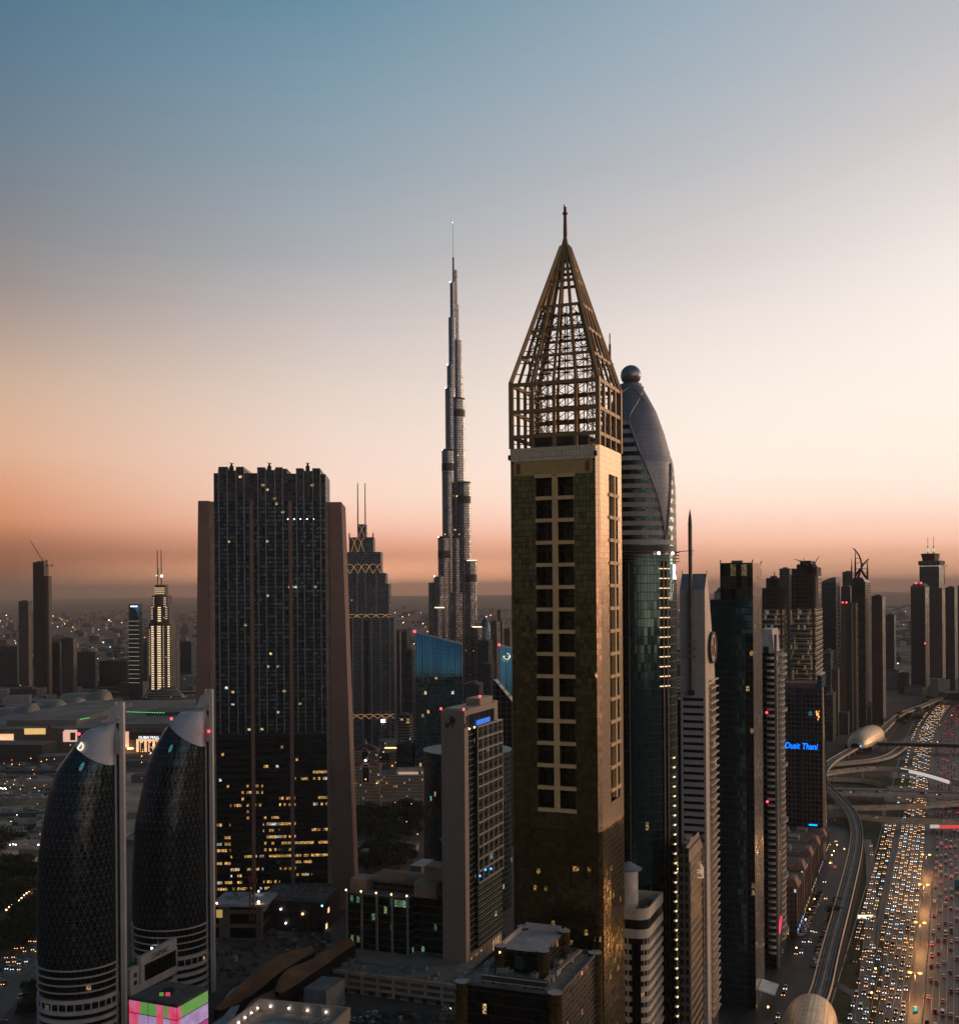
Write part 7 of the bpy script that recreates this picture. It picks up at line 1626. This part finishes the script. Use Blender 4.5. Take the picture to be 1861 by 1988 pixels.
grove([(30, 1790), (74, 1745), (74, 1812), (10, 1850), (-10, 1860), (-10, 1830)], 50, 'dark tree between the lit wall and the lower left avenue', 'trees between the lit wall and the avenue', 1.1)
grove([(48, 1950), (80, 1925), (82, 1985), (30, 1990)], 16, 'dark tree at the foot of the nearer pointed tower', 'trees at the pointed tower foot', .8)
grove([(60, 1620), (72, 1600), (70, 1640), (0, 1660), (0, 1640)], 10, 'lone dark tree on the sandy lots at the left', 'trees on the sandy lots', 1.0)
grove([(1740, 1395), (1800, 1380), (1790, 1400), (1745, 1420)], 12, 'small tree on the green island under the far viaduct', 'trees on the far green island', 1.2)
grove([(1610, 1800), (1625, 1760), (1632, 1770), (1606, 1840)], 10, 'small tree beside the viaduct', 'trees beside the viaduct', .7)
def palm(x, y, label, h=8):
    p = G(x, y, 0); g = empty('palm_tree', label, 'tree', (p.x, p.y, 0), rt.random() * 6, 'palms in the middle ground'); b = MB(); b.tube((0, 0, 0), (.2, 0, h), .25, 7, r1=.16); b.build('trunk', BARK, g)
    b = MB()
    for k in range(18):
        a = 2 * pi * k / 18; e = .5 + .5 * ((k * 5) % 3) / 2; prev = Vector((.2, 0, h))
        for j in range(1, 6):
            f = j / 5; q = Vector((.2 + 3.2 * f * cos(a), 3.2 * f * sin(a), h + 1.8 * e * f - 2.9 * f * f)); sd_ = Vector((-sin(a), cos(a), 0)) * (.42 * (1 - f * .7)); b.face([prev - sd_, prev + sd_, q + sd_ * .8, q - sd_ * .8]); prev = q
    b.build('crown', [LEAF2], g)
for x, y in ((241, 1986), (248, 1992), (1640, 1900), (1650, 1872), (1660, 1850), (716, 1690), (740, 1672), (1662, 1890)): palm(x, y, 'feathery palm tree standing alone between buildings and roads')

# ------------------------------------------------------------------ air conditioning plant on the nearer roofs
def ac_mesh(w_, d_, h):
    b = MB(); b.box(-w_ / 2, w_ / 2, -d_ / 2, d_ / 2, .3, h); b.box(-w_ / 2, -w_ / 2 + .2, -d_ / 2, d_ / 2, 0, .3); b.box(w_ / 2 - .2, w_ / 2, -d_ / 2, d_ / 2, 0, .3)
    for k in (-.25, .25): b.cyl(k * w_, 0, h, h + .25, min(w_, d_) * .2, n=8, m=1)
    return b.build('air_conditioner', [mat('ac_grey', (.30, .28, .27), .7), DARK], mesh_only=True)
ACM = [ac_mesh(2.4, 1.4, 1.5), ac_mesh(3.6, 2.0, 1.9), ac_mesh(1.5, 1.3, 1.2)]
def duct(root, pts, r_=.35):
    b = MB()
    for a, c in zip(pts[:-1], pts[1:]): b.bar(a, c, r_ * 2)
    b.build('duct', mat('duct_zinc', (.34, .33, .32), .5, .4), root)
ra = random.Random(31)
def plant_roof(label_part, x0_, x1_, y0_, y1_, z, n):
    root = next(o for o in COL.objects if o.get('label', '').startswith(label_part))
    for _ in range(n):
        o = bpy.data.objects.new('air_conditioner', ra.choice(ACM)); COL.objects.link(o); o.parent = root; o.location = (ra.uniform(x0_, x1_), ra.uniform(y0_, y1_), z); o.rotation_euler = (0, 0, ra.choice((0, pi / 2)))
    ym = ra.uniform(y0_, y1_); duct(root, [(x0_, ym, z + .6), ((x0_ + x1_) / 2, ym, z + .6), ((x0_ + x1_) / 2, y1_, z + .6)])
plant_roof('long sand-coloured car-park', -76, -3, 4, 20, S2z, 26)
plant_roof('cream rounded hotel', -16, -4, 18, dpW - 14, ztW - 4, 8)
plant_roof('low hall with a flat white', -28, 0, 2, 22, zHall + 1.6, 8)
plant_roof('near black and gold', -30, -4, 8, 26, ztB, 16)
plant_roof('pale block seen from above', 24, 33, -40, -4, 43, 8)
plant_roof('dark unfinished rounded', -40, -4, 4, 36, zSite, 14)
# ------------------------------------------------------------------ string of lights, walls
def wall_px(name, label, px, h, m_, cat='wall', th=.5):
    pts = [G(x, y) for x, y in px]; b = MB()
    o = Vector((pts[0].x, pts[0].y, 0)); wall_strip(b, [p - o for p in pts], -th / 2, th / 2, 0, h); ob = b.build(name, m_); ob.location = o; return tag(ob, label, cat)
WALLM = mat('lit_wall', (.42, .31, .21), .8)
wall_px('boundary_wall', 'sand-coloured wall topped by a string of warm lamps at the left edge', [(12, 1787), (37, 1763), (72, 1736)], 6, WALLM)
for k in range(13):
    x = 13 + 59 * k / 12; y = 1780 - 48 * k / 12 - 1.5 * sin(k); p = G(x, y + 5); p.z = 6.6; o = MB(); o.ball((0, 0, 0), .34 if k % 2 else .45, 0, 8, 5); q = o.build('wall_lamp', WARM); q.location = p; tag(q, 'small warm lamp on top of the upper lit wall at the left edge', 'lamp', 'lamps on the upper lit wall')
for k in range(7):
    x = 2 + 35 * k / 6; y = 1817 - 37 * k / 6; p = G(x, y + 4); p.z = 5.5; o = MB(); o.ball((0, 0, 0), .32, 0, 8, 5); q = o.build('wall_lamp', WARM); q.location = p; tag(q, 'small warm lamp in the lower string at the left edge', 'lamp', 'lamps in the lower string')
b = MB(); st_ = [G(1, 1800), G(37, 1768), G(72, 1738)]; strip(b, smooth([p for p in st_], 1), -3, 5, .07); tag(b.build('left_path', PAVE), kind='structure')
b = MB(); strip(b, [G(-20, 1780), G(30, 1735), G(74, 1700)], -7, 4, .05); tag(b.build('left_road', ASPH), kind='structure')
# signs and huts on the sandy lots
for i, (x, y, w_, h, dp_, c, lb) in enumerate([(75, 1530, 40, 7, 18, (.42, .33, .22), 'pale wide shed on the sandy lots, furthest of the pale sheds'), (30, 1562, 120, 6, 10, (.34, .27, .2), 'long pale hall with small roof peaks on the sandy lots'), (25, 1588, 95, 4, 8, (.06, .11, .12), 'long low teal shed below the pale hall'), (85, 1545, 26, 3, 12, (.28, .06, .05), 'low red container shed on the sandy lots'), (40, 1650, 44, 5, 14, (.40, .33, .27), 'pale broken-walled yard building on the sandy lots'),
     (62, 1662, 22, 5, 10, (.36, .28, .2), 'small square hut beside the pale yard building'), (20, 1680, 36, 4, 12, (.42, .34, .28), 'low flat hut nearest the dark wood'), (10, 1640, 30, 4, 10, (.38, .31, .25), 'low hut at the left edge by the floodlights'), (270, 1590, 22, 6, 14, (.30, .24, .2), 'small hut in the gap between the twin towers'), (262, 1640, 18, 4, 16, (.25, .2, .17), 'low shed in the gap between the twin towers, nearest'),
     (725, 1650, 50, 5, 12, (.55, .50, .46), 'long pale roofed hall beside the park trees'), (770, 1655, 34, 6, 14, (.45, .38, .33), 'pale hall to the right of the long pale roofed hall'), (715, 1665, 30, 5, 10, (.34, .25, .2), 'low sand-coloured hut left of the park trees'), (770, 1588, 22, 4, 8, (.5, .46, .43), 'tiny white hut inside the park'), (280, 1520, 30, 8, 20, (.16, .13, .12), 'dark low hall beyond the gap between the twin towers'),
     (20, 1478, 90, 22, 40, (.07, .06, .055), 'dark unfinished block on the left edge below the lit shopfronts'), (60, 1470, 50, 16, 30, (.10, .085, .075), 'dark low block right of the unfinished one on the left'), (110, 1482, 46, 9, 30, (.12, .10, .09), 'dark low roof just left of the nearer pointed tower top'), (55, 1505, 110, 5, 14, (.09, .08, .075), 'long dark ramp building below the lit mall front'), (255, 1487, 60, 6, 16, (.13, .11, .10), 'long low canopy below the mall entrance')]):
    p = G(x, y); s_ = empty('low_hall', lb, 'building', (p.x, p.y, 0), rad(-6 + (i * 7) % 15)); m_ = mat('hall_%d' % i, c, .85, var=.25, scale=.12)
    b = MB(); b.box(-w_ / 2, w_ / 2, 0, dp_, 0, h); b.build('wall', m_, s_)
    b = MB(); b.box(-w_ / 2 - .5, w_ / 2 + .5, -.5, dp_ + .5, h, h + .5); b.build('roof', mat('hall_roof_%d' % (i % 4), [(.30, .26, .23), (.22, .18, .16), (.36, .31, .28), (.15, .13, .12)][i % 4] if max(c) > .2 else (.08, .07, .065), .85, var=.3, scale=.1), s_)
    if i == 1:
        b = MB()
        for k in range(9): x_ = -w_ / 2 + w_ * (k + .5) / 9; b.prism([(x_ - 3, 0), (x_ + 3, 0), (x_ + 3, 6), (x_ - 3, 6)], h + .5, h + 3, 0, poly1=[(x_ - .2, 2.9), (x_ + .2, 2.9), (x_ + .2, 3.1), (x_ - .2, 3.1)])
        b.build('roof_peaks', m_, s_)
tower('pale_tank_block', 'plain grey-blue block with a slanted pale roof in front of the round tower', 820, 846, 857, 1662, 700, m=mat('tank_block', (.16, .17, .18), .7), roof=MC['pale_roof'], cat='building', plant=False, parapet=0, dep=30) if 0 else None
r, s, z, dp_ = tower('pale_roof_block', 'grey block with a bright slanted roof beside the round teal-roofed tower', 796, 818, 826, 1682, 735, m=mat('tank_block', (.17, .18, .19), .7), roof=MC['pale_roof'], cat='building', plant=False, parapet=0, dep=20)
# red lattice crane among the twin towers and rust crane before the slab tower
crane('rust red tower crane standing in front of the broad slab tower', 489, 1790, 1707, 690, (474, 1704), (494, 1707), m=mat('crane_rust', (.20, .06, .035), .6), w=2.2)
crane('dark red tower crane beside the lit mall fronts', 98.5, 1440, 1413, 1560, (35, 1402), (122, 1415), m=MC['crane_rust'], w=3.2)

pad('sand_lot', [(-60, 1500), (285, 1500), (280, 1600), (200, 1660), (72, 1690), (-60, 1700)], mat('lot_sand', (.46, .32, .22), .95, var=.5, scale=.03), .04)
rq = random.Random(4); cl = MB(); clm = [mat('clutter_%d' % i, c, .8) for i, c in enumerate(((.20, .15, .11), (.05, .05, .05), (.36, .32, .28), (.10, .05, .03), (.07, .09, .11)))]
for _ in range(420):
    x, y = rq.choice(((rq.uniform(418, 500), rq.uniform(1778, 1900)), (rq.uniform(500, 640), rq.uniform(1795, 1850)), (rq.uniform(600, 890), rq.uniform(1968, 2000)), (rq.uniform(655, 700), rq.uniform(1840, 1880)))); p = G(x, y); w_, d_ = rq.uniform(.6, 3.5), rq.uniform(.6, 3); cl.box(p.x, p.x + w_, p.y, p.y + d_, 0, rq.uniform(.4, 2.6), rq.choices(range(5), (3, 5, 1, 2, 2))[0])
tag(cl.build('site_clutter', clm), 'scattered containers, rubble and stores on the dark building site', 'clutter', kind='stuff')
b = MB(); strip(b, [G(590, 1972), G(900, 1985), G(1010, 1988)], -9, 9, .06); tag(b.build('lower_street', ASPH), kind='structure')
# ------------------------------------------------------------------ shopping mall behind the twin towers
MALLW = mat('mall_wall', (.15, .12, .10), .8); MALLR = mat('mall_roof', (.20, .175, .16), .85, var=.35, scale=.02)
p0 = G(-60, 1452); p1 = G(330, 1462); g = empty('shopping_mall', 'huge flat shopping mall with lit fronts and a glowing entrance, behind the twin pointed towers', 'mall', (p0.x, 1590, 0)); wx = p1.x - p0.x
X = lambda x, d=1589: P(x, 1440, d).x - p0.x; Zm = lambda y, d=1589: P(150, y, d).z
b = MB(); b.box(0, wx, 0, 420, 0, Zm(1414), 0, 1); b.build('wall', [MALLW, MALLR], g)
b = MB(); b.box(X(200), wx, 8, 300, Zm(1414), Zm(1408)); b.box(X(-10), X(130), 40, 300, Zm(1414), Zm(1404)); b.build('upper_roof', MALLR, g)
MF = led('mall_front', (1, .50, .22), (1, .66, .40), 1.0); MY = led('mall_gold', (1, .55, .14), (.9, .62, .25), .8); MP = led('mall_poster', (.95, .50, .36), (.9, .55, .42), .8)
for x0_, x1_, y0_, y1_, m_ in ((-10, 26.5, 1424, 1441, MF), (48, 88.5, 1413.5, 1425, MY), (123, 150, 1417, 1440, MP), (236, 250, 1421, 1451, MP), (265, 309, 1436, 1461, MF)):
    b = MB(); b.box(X(x0_), X(x1_), -1.2, -.1, Zm(y1_), Zm(y0_)); b.build('lit_front', m_, g)
b = MB()
for k in range(5): x = X(270 + k * 8); b.box(x, x + 1.8, -2.2, -1.2, 0, Zm(1440))
for k in range(2): x = X(274 + k * 17); b.box(x, x + 2.6, -2.4, -1.25, Zm(1460), Zm(1443))
b.build('entrance_column', mat('entrance_dark', (.12, .07, .045), .6), g)
b = MB(); b.box(X(137), X(147), -1.5, -1.2, Zm(1437), Zm(1422)); b.build('poster_picture', mat('poster_brown', (.14, .09, .06), .6), g)
b = MB(); b.box(X(252), X(320), -1.6, -.1, Zm(1436), Zm(1423)); b.build('sign_fascia', mat('fascia_brown', (.05, .035, .028), .6), g)
text('letter_sign', 'DUBAI MALL', glow('letter_mall', (.75, .88, 1), 2.2), g, (X(290), -1.9, Zm(1435)), (pi / 2, 0, 0), 5.2, .15)
for k in range(4): lamp(g, (X(264 + 7 * k + (k == 3) * 4), -14, Zm(1465) if k else Zm(1464)), 1.0, WARM, 'forecourt_lamp')
for k, (x, y) in enumerate(((255, 1453), (240, 1452))): b = MB(); b.box(X(x) - 4, X(x) + 4, -6, -5, Zm(y) - .6, Zm(y) + .6); b.build('canopy_light', WARM, g)
b = MB()
for k in range(14):
    x = X(236 + k * 8); b.box(x, x + 2.6, 120, 190, Zm(1408), Zm(1408) + 5)
b.build('roof_ribs', CONC_D, g)
VLT = mat('vault_zinc', (.26, .225, .19), .6, .15, var=.15, scale=.03)
for i, (xl, xr, yt, yb, d) in enumerate(((112, 204, 1340, 1370, 2060), (62, 152, 1357, 1374, 1960), (18, 114, 1362, 1390, 1880), (-30, 60, 1368, 1404, 1800))):
    s = Site(xl, xr, None, d, 0, yr=1360); R = (s.z(yt) - s.z(yb)); g = s.root('vaulted_roof', ['largest and farthest', 'small second', 'third', 'nearest and leftmost'][i] + ' curved vault roof of the mall', 'roof', 'curved vault roofs of the mall'); L = s.w; zb = s.z(yb); n = 12
    b = MB(); R0 = []
    for x, f in ((-L, .72), (-L * .6, .8), (-L * .45, .72), (-L * .3, .85), (-L * .18, 1), (-L * .1, .97), (-L * .04, .8), (0, .3)):
        R0.append([(x, 30 - 30 * cos(pi * k / n) * (.5 + .5 * f), zb + R * f * sin(pi * k / n)) for k in range(n + 1)])
    for a, c in zip(R0[:-1], R0[1:]):
        for k in range(n): b.face([a[k], c[k], c[k + 1], a[k + 1]])
    b.build('vault', VLT, g, True); b = MB(); b.box(-L, -1, 2, 58, 0, zb + .5); b.build('wall', MALLW, g)
# floodlights, far city fabric and far lights
for i, (x, y) in enumerate(((2, 1530), (6, 1531), (10, 1530), (20, 1640), (26, 1639), (31, 1640), (75, 1640), (81, 1639), (56, 1684), (62, 1680), (67, 1678), (12, 1532))):
    p = G(x, y + 6); p.z = 7; post_lamp(x, y, 7, 'white floodlight on a post over the sandy lots', WHT, .5, 'floodlights on the sandy lots')
rf = random.Random(21); city = MB(); cm = [GREYW, BROWNW, TEALB, PALE, MALLR]
def block(x, y, w_, d_, h, m_):
    a = rf.uniform(-.3, .5); c_, s_ = cos(a), sin(a); q = [(x + u * c_ - v * s_, y + u * s_ + v * c_) for u, v in ((-w_ / 2, -d_ / 2), (w_ / 2, -d_ / 2), (w_ / 2, d_ / 2), (-w_ / 2, d_ / 2))]; city.prism(q, 0, h, m_, 4)
for _ in range(2600):
    y = 2150 * (1.0 + rf.random() ** 1.7 * 6.0); x = y * rf.uniform(-.47, .47); u = x / y
    if .30 < u < .40 and y < 3300: continue
    h = rf.choice((6, 8, 10, 14, 18)) * (1 if y < 5000 else 1.5); h = h * (2.2 if rf.random() < .05 else 1)
    block(x, y, rf.uniform(18, 60), rf.uniform(18, 50), h, rf.randrange(4))
for _ in range(160):
    y = rf.uniform(1500, 2150); x = y * rf.uniform(-.14, .06)
    block(x, y, rf.uniform(14, 40), rf.uniform(14, 40), rf.choice((6, 9, 12, 16, 24)), rf.randrange(4))
for _ in range(120):
    y = rf.uniform(1650, 2200); x = y * rf.uniform(-.43, -.24)
    block(x, y + 380, rf.uniform(14, 50), rf.uniform(14, 40), rf.choice((5, 8, 11, 14)), rf.randrange(4))
for _ in range(60):
    y = rf.uniform(1350, 2100); x = y * rf.uniform(.265, .30); block(x, y, rf.uniform(12, 26), rf.uniform(12, 26), rf.choice((8, 12, 18)), rf.randrange(4))
for _ in range(220):
    y = rf.uniform(1000, 1500); x = y * rf.uniform(-.45, -.335); block(x, y, rf.uniform(4, 16), rf.uniform(3, 12), rf.choice((2, 3, 4)), rf.choice((3, 1, 4)))
tag(city.build('far_city', cm), 'mass of low hazy city blocks spreading to the horizon', 'city', kind='stuff')
fl = MB(); fm = [glow('far_amber', (1, .50, .18), 5), glow('far_white', (1, .9, .8), 6), glow('far_red', (1, .08, .06), 4), glow('far_cyan', (.4, .85, 1), 4)]
def spark(x, y, z, r_, m_):
    fl.face([(x - r_, y, z), (x, y, z - r_), (x + r_, y, z), (x, y, z + r_)], m_); fl.face([(x, y - r_, z), (x + r_, y, z), (x, y + r_, z), (x - r_, y, z)], m_)
for _ in range(620):
    y = 1500 * (1.0 + rf.random() ** 1.5 * 7.0); u = rf.uniform(-.46, .44)
    if .28 < u < .40 and y < 2600: continue
    spark(y * u, y, rf.uniform(6, 18), y * rf.uniform(.00022, .00050), rf.choices((0, 1, 2, 3), (8, 4, 1, 1))[0])
for _ in range(260):
    y = rf.uniform(950, 1600); u = rf.choice((rf.uniform(-.45, -.33), rf.uniform(-.12, -.05), rf.uniform(-.30, -.25))); spark(y * u, y, rf.uniform(4, 8), y * rf.uniform(.0002, .00042), rf.choices((0, 1, 2), (9, 2, 1))[0])
for x0_, y0_, x1_, y1_, n in ((127, 1402, 176, 1393, 18), (20, 1417, 60, 1409, 14), (66, 1409, 100, 1406, 9), (247, 1382, 322, 1384, 24), (48, 1400, 66, 1398, 5)):
    pass
tag(fl.build('far_lights', fm), 'countless tiny far street and window lights across the plain', 'lights', kind='stuff')
gl_ = MB()
for x0_, y0_, x1_, y1_, n in ((127, 1402, 176, 1393, 18), (20, 1417, 60, 1409, 14), (66, 1409, 100, 1406, 9), (247, 1382, 322, 1384, 24), (48, 1400, 66, 1398, 5)):
    for k in range(n):
        p = P(x0_ + (x1_ - x0_) * k / n, y0_ + (y1_ - y0_) * k / n, 1640); gl_.ball(p, .45, 0, 6, 4)
tag(gl_.build('green_lights', GREEN), 'dotted lines of green roof lights on the mall', 'lights', kind='stuff')
# ------------------------------------------------------------------ the dusty dusk air
hz = MB(); hz.box(-60000, 60000, -4000, 90000, -1, HAZE_TOP)
hm = bpy.data.materials.new('haze_air'); hm.use_nodes = True; hn = hm.node_tree; hn.nodes.clear()
pv = hn.nodes.new('ShaderNodeVolumePrincipled'); pv.inputs['Density'].default_value = HAZE_D
pv.inputs['Color'].default_value = HAZE_COL; pv.inputs['Anisotropy'].default_value = 0.0
ho = hn.nodes.new('ShaderNodeOutputMaterial'); hn.links.new(pv.outputs[0], ho.inputs['Volume'])
hzo = tag(hz.build('haze', hm), 'brown dusk dust haze hanging over the whole city', 'haze', kind='stuff')
